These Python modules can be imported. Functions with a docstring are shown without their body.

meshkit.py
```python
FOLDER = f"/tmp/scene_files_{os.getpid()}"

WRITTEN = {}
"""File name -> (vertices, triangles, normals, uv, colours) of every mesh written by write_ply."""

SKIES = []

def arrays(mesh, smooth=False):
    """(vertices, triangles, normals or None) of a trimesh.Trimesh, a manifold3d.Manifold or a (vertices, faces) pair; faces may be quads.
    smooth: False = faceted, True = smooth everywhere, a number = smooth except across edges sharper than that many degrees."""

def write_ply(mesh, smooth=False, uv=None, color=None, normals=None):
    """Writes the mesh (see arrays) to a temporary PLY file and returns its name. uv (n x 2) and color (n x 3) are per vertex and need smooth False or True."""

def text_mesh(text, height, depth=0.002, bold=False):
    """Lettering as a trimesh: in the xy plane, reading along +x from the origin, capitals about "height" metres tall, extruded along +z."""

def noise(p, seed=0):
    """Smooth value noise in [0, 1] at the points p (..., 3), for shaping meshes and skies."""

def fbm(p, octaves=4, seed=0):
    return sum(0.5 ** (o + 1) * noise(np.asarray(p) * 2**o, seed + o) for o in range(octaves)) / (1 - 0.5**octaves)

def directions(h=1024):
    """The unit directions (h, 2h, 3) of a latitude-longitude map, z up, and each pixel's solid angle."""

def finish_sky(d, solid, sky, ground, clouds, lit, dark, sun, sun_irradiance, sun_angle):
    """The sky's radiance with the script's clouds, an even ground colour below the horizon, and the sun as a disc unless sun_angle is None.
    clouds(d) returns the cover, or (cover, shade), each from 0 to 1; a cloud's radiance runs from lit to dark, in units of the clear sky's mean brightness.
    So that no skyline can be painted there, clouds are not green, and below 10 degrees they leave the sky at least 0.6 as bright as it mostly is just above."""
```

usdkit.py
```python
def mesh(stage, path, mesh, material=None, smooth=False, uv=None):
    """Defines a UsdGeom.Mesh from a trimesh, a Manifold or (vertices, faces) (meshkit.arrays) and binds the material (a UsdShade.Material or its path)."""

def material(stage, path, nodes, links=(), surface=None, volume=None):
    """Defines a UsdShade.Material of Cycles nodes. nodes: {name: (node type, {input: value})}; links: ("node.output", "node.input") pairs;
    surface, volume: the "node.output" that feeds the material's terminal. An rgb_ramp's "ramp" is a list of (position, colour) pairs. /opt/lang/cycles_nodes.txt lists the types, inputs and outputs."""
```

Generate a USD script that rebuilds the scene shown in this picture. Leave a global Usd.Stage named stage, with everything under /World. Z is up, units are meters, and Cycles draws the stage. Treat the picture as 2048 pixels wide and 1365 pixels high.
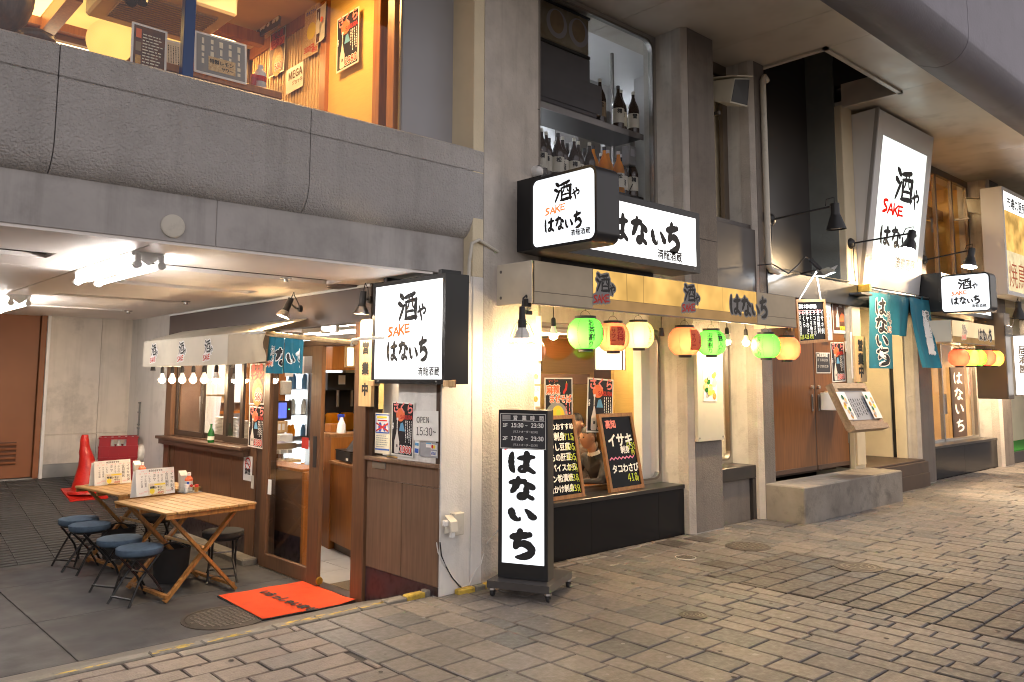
import math, random, glob, functools
import numpy as np, trimesh, manifold3d as m3, shapely, usdkit
import shapely.affinity as aff
from pxr import Usd, UsdGeom, UsdLux, UsdShade, Gf, Sdf

stage = Usd.Stage.CreateInMemory()
UsdGeom.SetStageUpAxis(stage, 'Z'); UsdGeom.SetStageMetersPerUnit(stage, 1.0)
UsdGeom.Xform.Define(stage, '/World'); UsdGeom.Scope.Define(stage, '/World/Looks')
rng = np.random.default_rng(7); random.seed(7)

# ---------------------------------------------------------------- camera (28 mm shift lens, eye at 1.55 m)
F, YAW, PIT, ROL, PY, EYE = 1621.637, 0.74707676, 0.10484064, 0.0029763540, 589.624, 1.55
CY, SY, CP, SP = math.cos(YAW), math.sin(YAW), math.cos(PIT), math.sin(PIT)
FWD = np.array([SY * CP, CY * CP, SP]); RT = np.array([CY, -SY, 0.0]); UPV = np.cross(RT, FWD)
RM = np.array([math.cos(ROL) * RT + math.sin(ROL) * UPV, -math.sin(ROL) * RT + math.cos(ROL) * UPV, FWD])
C0 = np.array([0, 0, EYE])
cam = UsdGeom.Camera.Define(stage, '/World/camera')
cam.CreateHorizontalApertureAttr(36.0); cam.CreateFocalLengthAttr(36.0 * F / 2048)
cam.CreateVerticalApertureOffsetAttr(-(682.5 - PY) * 36.0 / 2048)
cam.CreateClippingRangeAttr(Gf.Vec2f(0.05, 2000))
M4 = Gf.Matrix4d(*[float(x) for x in (*RM[0], 0, *RM[1], 0, *(-RM[2]), 0, *C0, 1)])
UsdGeom.Xformable(cam).AddTransformOp().Set(M4)
cam.CreateExposureAttr(2.25)

# ---------------------------------------------------------------- sky at dusk
dome = UsdLux.DomeLight.Define(stage, '/World/sky')
dome.GetPrim().SetCustomDataByKey('kind', 'structure')
skym = usdkit.material(stage, '/World/Looks/dusk_sky', {
    's': ('sky_texture', {'sky_type': 'single_scattering', 'sun_disc': False, 'sun_elevation': 0.055, 'sun_rotation': 0.6, 'air_density': 1.0, 'aerosol_density': 0.6, 'ozone_density': 3.0}),
    'h': ('hsv', {'saturation': 0.22}), 'g': ('texture_coordinate', {}), 'n': ('noise_texture', {'scale': 1.6, 'detail': 5.0}), 'r': ('rgb_ramp', {'ramp': [(0.35, (1.04, .91, .87)), (0.7, (1.20, 1.03, .96))]}),
    'm': ('mix_color', {'blend_type': 'multiply', 'fac': 1.0, 'use_clamp': False}), 'b': ('background_shader', {'strength': 0.15})},
    [('s.color', 'h.color'), ('h.color', 'm.a'), ('g.generated', 'n.vector'), ('n.fac', 'r.fac'), ('r.color', 'm.b'), ('m.result', 'b.color')], surface='b.background')
UsdShade.MaterialBindingAPI.Apply(dome.GetPrim()).Bind(skym)

def at(ax, val, px, py):
    'the point of a plane x, y or z = val that lies on the sight line of a photograph pixel'
    d = RM.T @ np.array([(px - 1024) / F, -(py - PY) / F, 1.0]); k = 'xyz'.index(ax)
    return C0 + d * ((val - C0[k]) / d[k])

# ---------------------------------------------------------------- prims
used = {}
def numbered(path):
    n = used.get(path, 0); used[path] = n + 1
    return path if n == 0 else f'{path}_{n:03d}'
def tag(p, label=None, cat=None, group=None, kind=None):
    for k, v in (('label', label), ('category', cat), ('group', group), ('kind', kind)):
        if v: p.SetCustomDataByKey(k, v)
    return p
def thing(name, label=None, cat=None, loc=(0, 0, 0), rz=0, group=None, kind=None):
    x = UsdGeom.Xform.Define(stage, numbered('/World/' + name)); x.AddTranslateOp().Set(Gf.Vec3d(*map(float, loc)))
    x.AddRotateZOp().Set(float(math.degrees(rz)))
    return tag(x.GetPrim(), label, cat, group, kind)
def loc_of(prim):
    p = prim
    while str(p.GetPath().GetParentPath()) != '/World': p = p.GetParent()
    a = p.GetAttribute('xformOp:translate')
    return np.array(a.Get()) if a and a.HasValue() else np.zeros(3)
def part(parent, name, mb, mat, label=None, smooth=False, kind=None, world=True):
    'a mesh under a thing or a part; its points are given in the world and stored about the base of the thing'
    v, f = mb.get() if hasattr(mb, 'get') else mb
    if len(f) == 0: return None
    if world: v = v - loc_of(parent)
    m = usdkit.mesh(stage, numbered(str(parent.GetPath()) + '/' + name), (v, f), MATS[mat] if isinstance(mat, str) else mat, smooth)
    return tag(m.GetPrim(), label, kind=kind)
def solo(name, mb, mat, label=None, cat=None, group=None, kind=None, smooth=False):
    v, f = mb.get() if hasattr(mb, 'get') else mb
    m = usdkit.mesh(stage, numbered('/World/' + name), (v, f), MATS[mat] if isinstance(mat, str) else mat, smooth)
    return tag(m.GetPrim(), label, cat, group, kind)
def dup(root, loc, rz=0, label=None, group=None, scale=None):
    was = root.GetCustomData()
    base = root.GetName().rstrip('0123456789').rstrip('_') if root.GetName()[-3:].isdigit() else root.GetName()
    x = UsdGeom.Xform.Define(stage, numbered('/World/' + base))
    x.GetPrim().GetReferences().AddInternalReference(root.GetPath())
    x.GetPrim().GetAttribute('xformOp:translate').Set(Gf.Vec3d(*map(float, loc))); x.GetPrim().GetAttribute('xformOp:rotateZ').Set(float(math.degrees(rz)))
    if scale: x.AddScaleOp().Set(Gf.Vec3f(*scale))
    x.GetPrim().SetInstanceable(True)
    return tag(x.GetPrim(), label or was['label'], was['category'], group or was.get('group'))
def move(p, loc, rz=0):
    p.GetAttribute('xformOp:translate').Set(Gf.Vec3d(*map(float, loc))); p.GetAttribute('xformOp:rotateZ').Set(float(math.degrees(rz)))

# ---------------------------------------------------------------- mesh builder
BOXF = np.array([[0,2,1],[1,2,3],[4,5,6],[5,7,6],[0,1,4],[1,5,4],[2,6,3],[3,6,7],[0,4,2],[2,4,6],[1,3,5],[3,7,5]])
class MB:
    def __init__(s): s.V, s.T, s.n = [], [], 0
    def add(s, v, f):
        v = np.asarray(v, float); s.V.append(v); s.T.append(np.asarray(f, int) + s.n); s.n += len(v); return s
    def get(s):
        if not s.V: return np.zeros((0, 3)), np.zeros((0, 3), int)
        return np.vstack(s.V), np.vstack(s.T)
    def box(s, a, b):
        a, b = np.minimum(a, b), np.maximum(a, b)
        return s.add([[(a, b)[i][0], (a, b)[j][1], (a, b)[k][2]] for i in (0, 1) for j in (0, 1) for k in (0, 1)], BOXF[:, ::-1])
    def obox(s, c, ax, half):
        'box about c with half extents along the three axis vectors ax'
        c = np.asarray(c, float); ax = np.asarray(ax, float)
        v = [c + (i * half[0]) * ax[0] + (j * half[1]) * ax[1] + (k * half[2]) * ax[2] for i in (-1, 1) for j in (-1, 1) for k in (-1, 1)]
        f = BOXF[:, ::-1] if np.dot(np.cross(ax[0], ax[1]), ax[2]) > 0 else BOXF
        return s.add(v, f)
    def cbox(s, a, b, r=0.004):
        'box with chamfered edges'
        a, b = np.minimum(a, b).astype(float), np.maximum(a, b).astype(float); r = min(r, 0.45 * float((b - a).min()))
        p = []
        for i in (0, 1):
            for j in (0, 1):
                for k in (0, 1):
                    c = np.array([(a, b)[i][0], (a, b)[j][1], (a, b)[k][2]]); d = np.array([1 - 2 * i, 1 - 2 * j, 1 - 2 * k]) * r
                    for q in ((0, 1, 1), (1, 0, 1), (1, 1, 0)): p.append(c + d * q)
        return s.hull(p)
    def hull(s, pts):
        m = m3.Manifold.hull_points(np.asarray(pts, float)).to_mesh()
        return s.add(m.vert_properties[:, :3], m.tri_verts)
    def bar(s, p, q, w, h, up=(0, 0, 1)):
        p, q = np.asarray(p, float), np.asarray(q, float); d = q - p; L = np.linalg.norm(d); d /= L
        u = np.cross(up, d); u /= np.linalg.norm(u); v = np.cross(d, u)
        return s.obox((p + q) / 2, (d, u, v), (L / 2, w / 2, h / 2))
    def tube(s, pts, r, n=8, cap=True):
        pts = np.asarray(pts, float); N = len(pts); r = np.broadcast_to(r, (N,))
        tg = np.gradient(pts, axis=0); tg /= np.maximum(np.linalg.norm(tg, axis=1, keepdims=True), 1e-12)
        a = np.array([0, 0, 1.0]) if abs(tg[0][2]) < 0.9 else np.array([1.0, 0, 0])
        u = np.cross(a, tg[0]); u /= np.linalg.norm(u); V = []
        th = np.arange(n) * 2 * np.pi / n
        for i in range(N):
            u = u - tg[i] * (u @ tg[i]); u /= np.linalg.norm(u); w = np.cross(tg[i], u)
            V.append(pts[i] + r[i] * (np.cos(th)[:, None] * u + np.sin(th)[:, None] * w))
        V = np.vstack(V); Fc = []
        for i in range(N - 1):
            for j in range(n):
                a0, a1, b0, b1 = i * n + j, i * n + (j + 1) % n, (i + 1) * n + j, (i + 1) * n + (j + 1) % n
                Fc += [[a0, a1, b1], [a0, b1, b0]]
        if cap:
            for j in range(1, n - 1): Fc += [[0, j + 1, j], [(N - 1) * n, (N - 1) * n + j, (N - 1) * n + j + 1]]
        return s.add(V, Fc)
    def cyl(s, p, q, r, r2=None, n=16): return s.tube([p, q], [r, r if r2 is None else r2], n)
    def lathe(s, prof, c=(0, 0, 0), n=20, axis=None):
        'profile of (radius, height) turned about z at c (or about the given axis)'
        prof = np.asarray(prof, float); th = np.arange(n) * 2 * np.pi / n; c = np.asarray(c, float)
        if axis is None: e = np.eye(3)
        else:
            w = np.asarray(axis, float); w = w / np.linalg.norm(w); a = np.array([0, 0, 1.0]) if abs(w[2]) < 0.9 else np.array([1.0, 0, 0])
            u = np.cross(a, w); u /= np.linalg.norm(u); e = np.array([u, np.cross(w, u), w])
        V = np.vstack([c + np.outer(np.cos(th) * r, e[0]) + np.outer(np.sin(th) * r, e[1]) + h * e[2] for r, h in prof]); Fc = []
        for i in range(len(prof) - 1):
            for j in range(n):
                a0, a1, b0, b1 = i * n + j, i * n + (j + 1) % n, (i + 1) * n + j, (i + 1) * n + (j + 1) % n
                if prof[i][0] > 1e-9: Fc.append([a0, a1, b1])
                if prof[i + 1][0] > 1e-9: Fc.append([a0, b1, b0])
        return s.add(V, Fc)
    def quad(s, a, b, c, d): return s.add([a, b, c, d], [[0, 1, 2], [0, 2, 3]])
    def poly(s, pg, fr, w=0.0, depth=0.0):
        'shapely polygon in the (u, v) of a frame, flat or extruded along the normal'
        for g in getattr(pg, 'geoms', [pg]):
            if g.is_empty or g.geom_type != 'Polygon' or g.area < 1e-9: continue
            if depth:
                m = trimesh.creation.extrude_polygon(g, depth, engine='earcut'); v = np.array(m.vertices); f = np.array(m.faces)
            else:
                v2, f = trimesh.creation.triangulate_polygon(g, engine='earcut'); v = np.column_stack([v2, np.zeros(len(v2))])
                a, b, c = v[f[:, 0]], v[f[:, 1]], v[f[:, 2]]; neg = np.cross(b - a, c - a)[:, 2] < 0; f = np.array(f); f[neg] = f[neg][:, ::-1]
            s.add(fr.pts(v + [0, 0, w]), f)
        return s
    def ico(s, c, r, sub=2, sc=(1, 1, 1)):
        m = trimesh.creation.icosphere(sub, r); return s.add(np.array(m.vertices) * sc + c, m.faces)
class Frame:
    'a flat face: origin o, unit vectors u (reading direction), v (up), n = u x v (out of the face)'
    def __init__(s, o, u, v):
        s.o, s.u = np.asarray(o, float), np.asarray(u, float); s.u = s.u / np.linalg.norm(s.u); v = np.asarray(v, float)
        v = v - s.u * (v @ s.u); s.v = v / np.linalg.norm(v); s.n = np.cross(s.u, s.v)
    def pts(s, p): p = np.atleast_2d(p); return s.o + p[:, :1] * s.u + p[:, 1:2] * s.v + p[:, 2:3] * s.n
    def pt(s, u, v, w=0.0): return s.o + u * s.u + v * s.v + w * s.n
    def sub(s, u, v, w=0.0): return Frame(s.pt(u, v, w), s.u, s.v)
    def uv(s, p): d = np.asarray(p) - s.o; return float(d @ s.u), float(d @ s.v)
def frame_x(x, y_far, z): return Frame((x, y_far, z), (0, -1, 0), (0, 0, 1))      # a face looking towards -x: reads from far to near
def frame_y(y, x0, z): return Frame((x0, y, z), (1, 0, 0), (0, 0, 1))             # a face looking towards the street (-y)

# ---------------------------------------------------------------- lettering
FONT = (glob.glob('/opt/blender-*/*/datafiles/fonts/Noto Sans CJK*') or glob.glob('/opt/blender-*/*/datafiles/fonts/Inter.woff2'))[0]
@functools.lru_cache(None)
def font(px):
    from PIL import ImageFont
    return ImageFont.truetype(FONT, px)
@functools.lru_cache(None)
def glyph(ch, px, bold):
    'rectangles (x0, y0, x1, y1) in em units of a printed character, and its advance'
    from PIL import Image, ImageDraw
    f = font(px); adv = f.getlength(ch) / px; W, Hh = int(f.getlength(ch)) + 12, int(px * 1.4) + 8
    im = Image.new('L', (W, Hh)); ImageDraw.Draw(im).text((4, 4 + px), ch, 255, f, anchor='ls', stroke_width=bold)
    on = np.pad(np.asarray(im) > 110, ((0, 1), (1, 1))).astype(np.int8); d = np.diff(on, axis=1); live, out = {}, []
    for r in range(on.shape[0]):
        runs = set(zip(np.nonzero(d[r] == 1)[0], np.nonzero(d[r] == -1)[0]))
        for k in [k for k in live if k not in runs]: out.append((k[0], live.pop(k), k[1], r))
        for k in runs: live.setdefault(k, r)
    return [((x0 - 4) / px, (px + 4 - r1) / px, (x1 - 4) / px, (px + 4 - r0) / px) for x0, r0, x1, r1 in out], adv
def write(mb, fr, text, u, v, size, bold=1, px=32, w=0.0015, vertical=False, shear=0.0, squeeze=1.0, jitter=0.0, gap=0.0):
    'print text on a face, baseline start (u, v), em size in metres; vertical: from the top down'
    x, y = u, v
    for ch in text:
        if ch == ' ':
            if vertical: y -= size * 0.5
            else: x += size * 0.3 * squeeze
            continue
        R, adv = glyph(ch, px, bold); jx, jy = (random.uniform(-jitter, jitter) * size for _ in 'ab')
        if R:
            r = np.array(R); P = np.stack([r[:, [0, 1]], r[:, [2, 1]], r[:, [2, 3]], r[:, [0, 3]]], 1).reshape(-1, 2) * size
            P[:, 0] = P[:, 0] * squeeze + P[:, 1] * shear
            n = len(r); i = np.arange(n)[:, None] * 4
            mb.add(fr.pts(np.column_stack([P[:, 0] + x + jx, P[:, 1] + y + jy, np.full(4 * n, w)])), np.vstack([i + [0, 1, 2], i + [0, 2, 3]]))
        if vertical: y -= size * (1 + gap)
        else: x += (adv * squeeze + gap) * size
    return x, y
def scribble(mb, fr, u0, v0, u1, v1, rows=0, cols=0, thick=0.35, w=0.0015, seed=0):
    'lines of print too small to read: short dashes in rows, or in columns'
    r = random.Random(seed)
    if rows:
        h = (v1 - v0) / rows
        for i in range(rows):
            y = v1 - (i + 0.5) * h; x = u0; end = u1 - r.random() * 0.3 * (u1 - u0)
            while x < end:
                L = h * r.uniform(0.5, 1.6); mb.quad(*[fr.pt(a, b, w) for a, b in ((x, y - h * thick / 2), (min(x + L, end), y - h * thick / 2), (min(x + L, end), y + h * thick / 2), (x, y + h * thick / 2))]); x += L + h * 0.3
    if cols:
        h = (u1 - u0) / cols
        for i in range(cols):
            x = u1 - (i + 0.5) * h; y = v1; end = v0 + r.random() * 0.3 * (v1 - v0)
            while y > end:
                L = h * r.uniform(0.3, 0.8); t = h * thick / 2 * r.uniform(0.6, 1.2); mb.quad(*[fr.pt(a, b, w) for a, b in ((x - t, y - L), (x + t, y - L), (x + t, y), (x - t, y))]); y -= L + h * 0.22
# brush lettering: strokes of (x, y, width) in a unit box
BR = {
 'は': [[(.12,.93,.07),(.08,.6,.13),(.1,.25,.13),(.2,.04,.05)],[(.36,.68,.07),(.62,.72,.13),(.96,.76,.09)],[(.68,.98,.07),(.7,.7,.16),(.66,.3,.13),(.58,.1,.1),(.42,.12,.09),(.44,.27,.08),(.6,.28,.1),(.82,.16,.12),(.98,.05,.08)]],
 'な': [[(.06,.76,.09),(.3,.8,.14),(.6,.84,.11)],[(.36,.99,.08),(.32,.74,.14),(.2,.48,.13),(.08,.3,.05)],[(.68,.72,.12),(.86,.62,.15),(.95,.52,.08)],[(.66,.54,.09),(.68,.34,.13),(.62,.12,.11),(.46,.05,.1),(.36,.14,.09),(.46,.25,.09),(.68,.2,.11),(.92,.06,.1)]],
 'い': [[(.1,.88,.06),(.1,.6,.15),(.18,.28,.15),(.34,.12,.1),(.42,.3,.05)],[(.66,.84,.06),(.78,.66,.13),(.92,.38,.17),(.9,.3,.08)]],
 'ち': [[(.1,.74,.1),(.4,.79,.15),(.82,.86,.1)],[(.42,.99,.08),(.38,.76,.15),(.26,.42,.12),(.36,.46,.1),(.6,.52,.14),(.84,.4,.16),(.86,.2,.16),(.62,.06,.14),(.28,.01,.05)]],
 '酒': [[(.08,.96,.06),(.16,.88,.11),(.25,.78,.07)],[(0,.66,.06),(.08,.6,.11),(.19,.53,.06)],[(.02,.0,.04),(.14,.24,.08),(.3,.56,.07)],[(.34,.83,.07),(.6,.88,.1),(.86,.95,.09)],[(.4,.64,.06),(.42,.36,.08),(.4,.06,.07)],[(.38,.66,.06),(.66,.7,.08),(.95,.72,.09)],[(.95,.74,.09),(.92,.4,.1),(.94,.04,.07)],[(.56,.88,.05),(.56,.6,.05),(.48,.42,.04)],[(.74,.9,.05),(.74,.6,.05),(.82,.45,.05)],[(.44,.3,.05),(.68,.33,.06),(.9,.32,.05)],[(.36,.05,.06),(.66,.08,.1),(.98,.1,.08)]],
 'や': [[(.02,.5,.07),(.4,.62,.12),(.8,.72,.1),(.92,.55,.11),(.72,.4,.08)],[(.5,.98,.06),(.6,.86,.12),(.66,.78,.06)],[(.22,.86,.07),(.36,.5,.12),(.52,.02,.09)]],
 'S': [[(.9,.92,.12),(.5,.95,.17),(.15,.78,.17),(.5,.52,.17),(.8,.3,.17),(.4,.1,.16),(.05,.0,.12)]],
 'A': [[(.02,.0,.13),(.3,.5,.16),(.52,.95,.14)],[(.52,.95,.14),(.75,.5,.16),(.95,.02,.15)],[(.25,.34,.1),(.75,.36,.12)]],
 'K': [[(.15,1.0,.15),(.15,.5,.17),(.1,.0,.15)],[(.95,.95,.12),(.5,.6,.15),(.2,.42,.13)],[(.35,.5,.14),(.7,.25,.16),(1.0,.0,.13)]],
 'E': [[(.15,.95,.14),(.12,.5,.17),(.1,.05,.14)],[(.1,.92,.13),(.9,.98,.13)],[(.12,.5,.12),(.75,.54,.13)],[(.1,.06,.14),(.95,.1,.13)]]}
@functools.lru_cache(None)
def brush(ch, fat=1.0, fine=5):
    r = random.Random(ord(ch)); shapes = []
    for st in BR[ch]:
        P = np.array(st); t = np.arange(len(P)); tt = np.linspace(0, len(P) - 1, (len(P) - 1) * fine + 1)
        if len(P) > 2:
            from scipy.interpolate import PchipInterpolator, CubicSpline
            Q = np.column_stack([CubicSpline(t, P[:, 0])(tt), CubicSpline(t, P[:, 1])(tt), PchipInterpolator(t, P[:, 2])(tt)])
        else: Q = np.column_stack([np.interp(tt, t, P[:, k]) for k in range(3)])
        c = [shapely.Point(x, y).buffer(max(.012, w * fat * (.5 + r.uniform(-.06, .06))), 3) for x, y, w in Q]
        shapes += [shapely.union(c[i], c[i + 1]).convex_hull for i in range(len(c) - 1)]
    return shapely.union_all(shapes).simplify(0.006)
def bput(ch, u, v, w, h=None, fat=1.0): return aff.translate(aff.scale(brush(ch, fat), w, h or w, origin=(0, 0)), u, v)

# ---------------------------------------------------------------- materials
MATS = {}
def mat(name, col, rough=0.6, metal=0.0, spec=0.5, var=0.0, vscale=3.0, bump=0.0, bscale=60.0, bdist=0.004, emit=0.0, ecol=None, coat=0.0, col2=None, stretch=None, detail=4.0, spots=0.0, spscale=9.0, rvar=0.0, streak=0.0, patch=0.0):
    'principled surface; its colour drifts between col and col2 (or darker) with noise in the space of the object'
    N = {'p': ('principled_bsdf', {'roughness': rough, 'metallic': metal, 'specular_ior_level': spec, 'coat_weight': coat, 'emission_strength': emit, 'base_color': col}), 'tc': ('texture_coordinate', {})}
    L = []; src = 'tc.object'
    if emit: N['p'][1]['emission_color'] = ecol or col
    if stretch: N['mp'] = ('mapping', {'scale': stretch}); L.append((src, 'mp.vector')); src = 'mp.vector'
    if var or col2:
        c2 = col2 or tuple(c * (1 - var) for c in col)
        N['n'] = ('noise_texture', {'scale': vscale, 'detail': detail, 'roughness': 0.6})
        N['r'] = ('rgb_ramp', {'ramp': [(0.32, c2), (0.68, col)]}); L += [(src, 'n.vector'), ('n.fac', 'r.fac')]
        last = 'r.color'
        if spots:
            N['n3'] = ('noise_texture', {'scale': spscale, 'detail': 6.0, 'roughness': 0.7}); N['r3'] = ('rgb_ramp', {'ramp': [(0.52, (1, 1, 1)), (0.72, (1 - spots,) * 3)]})
            N['mx'] = ('mix_color', {'blend_type': 'multiply', 'fac': 1.0}); L += [('tc.object', 'n3.vector'), ('n3.fac', 'r3.fac'), (last, 'mx.a'), ('r3.color', 'mx.b')]; last = 'mx.result'
        for key, amt, sc_, lo, hi in (('s', streak, (5.0, 5.0, .35), .50, .72), ('k', patch, (.9, .9, .9), .42, .66)):
            if amt:
                N['m' + key] = ('mapping', {'scale': sc_}); N['n' + key] = ('noise_texture', {'scale': 1.6, 'detail': 7.0, 'roughness': .65}); N['r' + key] = ('rgb_ramp', {'ramp': [(lo, (1, 1, 1)), (hi, (1 - amt, 1 - amt, 1 - amt * 1.05))]}); N['x' + key] = ('mix_color', {'blend_type': 'multiply', 'fac': 1.0})
                L += [('tc.object', 'm' + key + '.vector'), ('m' + key + '.vector', 'n' + key + '.vector'), ('n' + key + '.fac', 'r' + key + '.fac'), (last, 'x' + key + '.a'), ('r' + key + '.color', 'x' + key + '.b')]; last = 'x' + key + '.result'
        L.append((last, 'p.base_color'))
    if rvar:
        N['nr'] = ('noise_texture', {'scale': vscale * 2.3, 'detail': 5.0}); N['rr'] = ('map_range', {'from_min': 0.3, 'from_max': 0.7, 'to_min': max(0.02, rough - rvar), 'to_max': min(1, rough + rvar)})
        L += [('tc.object', 'nr.vector'), ('nr.fac', 'rr.value'), ('rr.result', 'p.roughness')]
    if bump:
        N['n2'] = ('noise_texture', {'scale': bscale, 'detail': 3.0}); N['b'] = ('bump', {'strength': bump, 'distance': bdist})
        L += [(src if stretch else 'tc.object', 'n2.vector'), ('n2.fac', 'b.height'), ('b.normal', 'p.normal')]
    MATS[name] = usdkit.material(stage, '/World/Looks/' + name, N, L, surface='p.BSDF')
LG = 0.34                                  # lamp strength against the exposure of the camera
def glow(name, col, strength, var=0.0, vscale=3.0):
    strength *= LG
    N = {'e': ('emission', {'color': col, 'strength': strength})}; L = []
    if var:
        N.update({'tc': ('texture_coordinate', {}), 'n': ('noise_texture', {'scale': vscale}), 'r': ('rgb_ramp', {'ramp': [(0.3, tuple(c * (1 - var) for c in col)), (0.7, col)]})})
        L = [('tc.object', 'n.vector'), ('n.fac', 'r.fac'), ('r.color', 'e.color')]
    MATS[name] = usdkit.material(stage, '/World/Looks/' + name, N, L, surface='e.emission')
def pane(name, tint=(1, 1, 1), ior=1.5, rough=0.0):
    'thin clear sheet: see-through with a fresnel reflection on its outer face'
    MATS[name] = usdkit.material(stage, '/World/Looks/' + name, {'t': ('transparent_bsdf', {'color': tint}), 'g': ('glossy_bsdf', {'roughness': rough, 'color': (1, 1, 1)}), 'f': ('fresnel', {'IOR': ior}), 'q': ('geometry', {}),
        'i': ('math', {'math_type': 'subtract', 'value1': 1.0}), 'x': ('math', {'math_type': 'multiply'}), 'm': ('mix_closure', {})},
        [('q.backfacing', 'i.value2'), ('f.fac', 'x.value1'), ('i.value', 'x.value2'), ('x.value', 'm.fac'), ('t.BSDF', 'm.closure1'), ('g.BSDF', 'm.closure2')], surface='m.closure')
def paper(name, col, trans=0.5, emit=0.0, rough=0.7):
    'thin cloth or paper that lets some light through'
    N = {'p': ('principled_bsdf', {'base_color': col, 'roughness': rough, 'emission_color': col, 'emission_strength': emit}), 't': ('translucent_bsdf', {'color': col}), 'm': ('mix_closure', {'fac': trans})}
    MATS[name] = usdkit.material(stage, '/World/Looks/' + name, N, [('p.BSDF', 'm.closure1'), ('t.BSDF', 'm.closure2')], surface='m.closure')

mat('plaster_white', (.64, .61, .56), .75, streak=.22, patch=.12, var=.14, vscale=2.2, bump=.5, bscale=70, bdist=.006, spots=.25, spscale=5)
mat('plaster_smooth', (.66, .63, .58), .6, streak=.15, var=.10, vscale=1.5, bump=.12, bscale=90, bdist=.003, spots=.2, spscale=3)
mat('plaster_rough', (.55, .50, .45), .8, streak=.2, var=.2, vscale=4, bump=.8, bscale=58, bdist=.009, patch=.12)
mat('plaster_yellow', (.70, .60, .42), .75, var=.12, vscale=2, bump=.5, bscale=60, bdist=.008)
mat('pillar_paint', (.20, .172, .15), .8, streak=.25, patch=.15, var=.12, vscale=2.5, bump=.7, bscale=60, bdist=.008, spots=.2, spscale=4)
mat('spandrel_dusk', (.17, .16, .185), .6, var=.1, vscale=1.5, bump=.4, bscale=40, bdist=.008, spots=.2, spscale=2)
mat('stucco_grey', (.47, .445, .43), .42, streak=.16, patch=.14, var=.10, vscale=2.0, bump=1.0, bscale=75, bdist=.020, spots=.15, spscale=2)
mat('fascia_grey', (.43, .405, .39), .55, streak=.22, patch=.16, var=.12, vscale=2.5, bump=.25, bscale=25, bdist=.006, spots=.2, spscale=3)
mat('soffit_panel', (.54, .49, .42), .35, var=.08, vscale=1.2, bump=.05, bscale=8, rvar=.1)
mat('alley_ceiling', (.80, .745, .70), .55, var=.06, vscale=1.0, bump=.05, bscale=20, spots=.08, spscale=1.5)
mat('ceiling_slot', (.42, .36, .36), .7, var=.1)
mat('slot_dark', (.19, .14, .12), .8, var=.2)
mat('panel_cream', (.72, .65, .57), .55, streak=.18, patch=.14, var=.12, vscale=1.4, spots=.3, spscale=2.2, bump=.08, bscale=40)
mat('plinth_grey', (.30, .29, .275), .8, var=.25, vscale=2, spots=.35, spscale=4, bump=.2, bscale=30)
mat('door_orange', (.27, .095, .035), .5, var=.22, vscale=1.0, bump=.04, bscale=10)
mat('door_orange_dark', (.12, .045, .022), .6, var=.2)
mat('slab_dark', (.068, .065, .065), .62, var=.28, vscale=1.6, spots=.3, spscale=5, bump=.25, bscale=90, bdist=.004, rvar=.15)
mat('tile_dark', (.050, .047, .046), .55, var=.25, vscale=3, bump=.2, bscale=120)
mat('apron_stone', (.17, .15, .13), .7, col2=(.11, .10, .09), vscale=3, stretch=(1.0, 14, 1), bump=.3, bscale=30)
mat('joint_dark', (.035, .032, .03), .9)
mat('kerb_grey', (.24, .22, .19), .8, var=.3, vscale=8, bump=.4, bscale=60, spots=.4, spscale=20)
mat('kerb_yellow', (.62, .42, .06), .7, var=.35, vscale=14, bump=.3, bscale=60, spots=.5, spscale=26)
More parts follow.
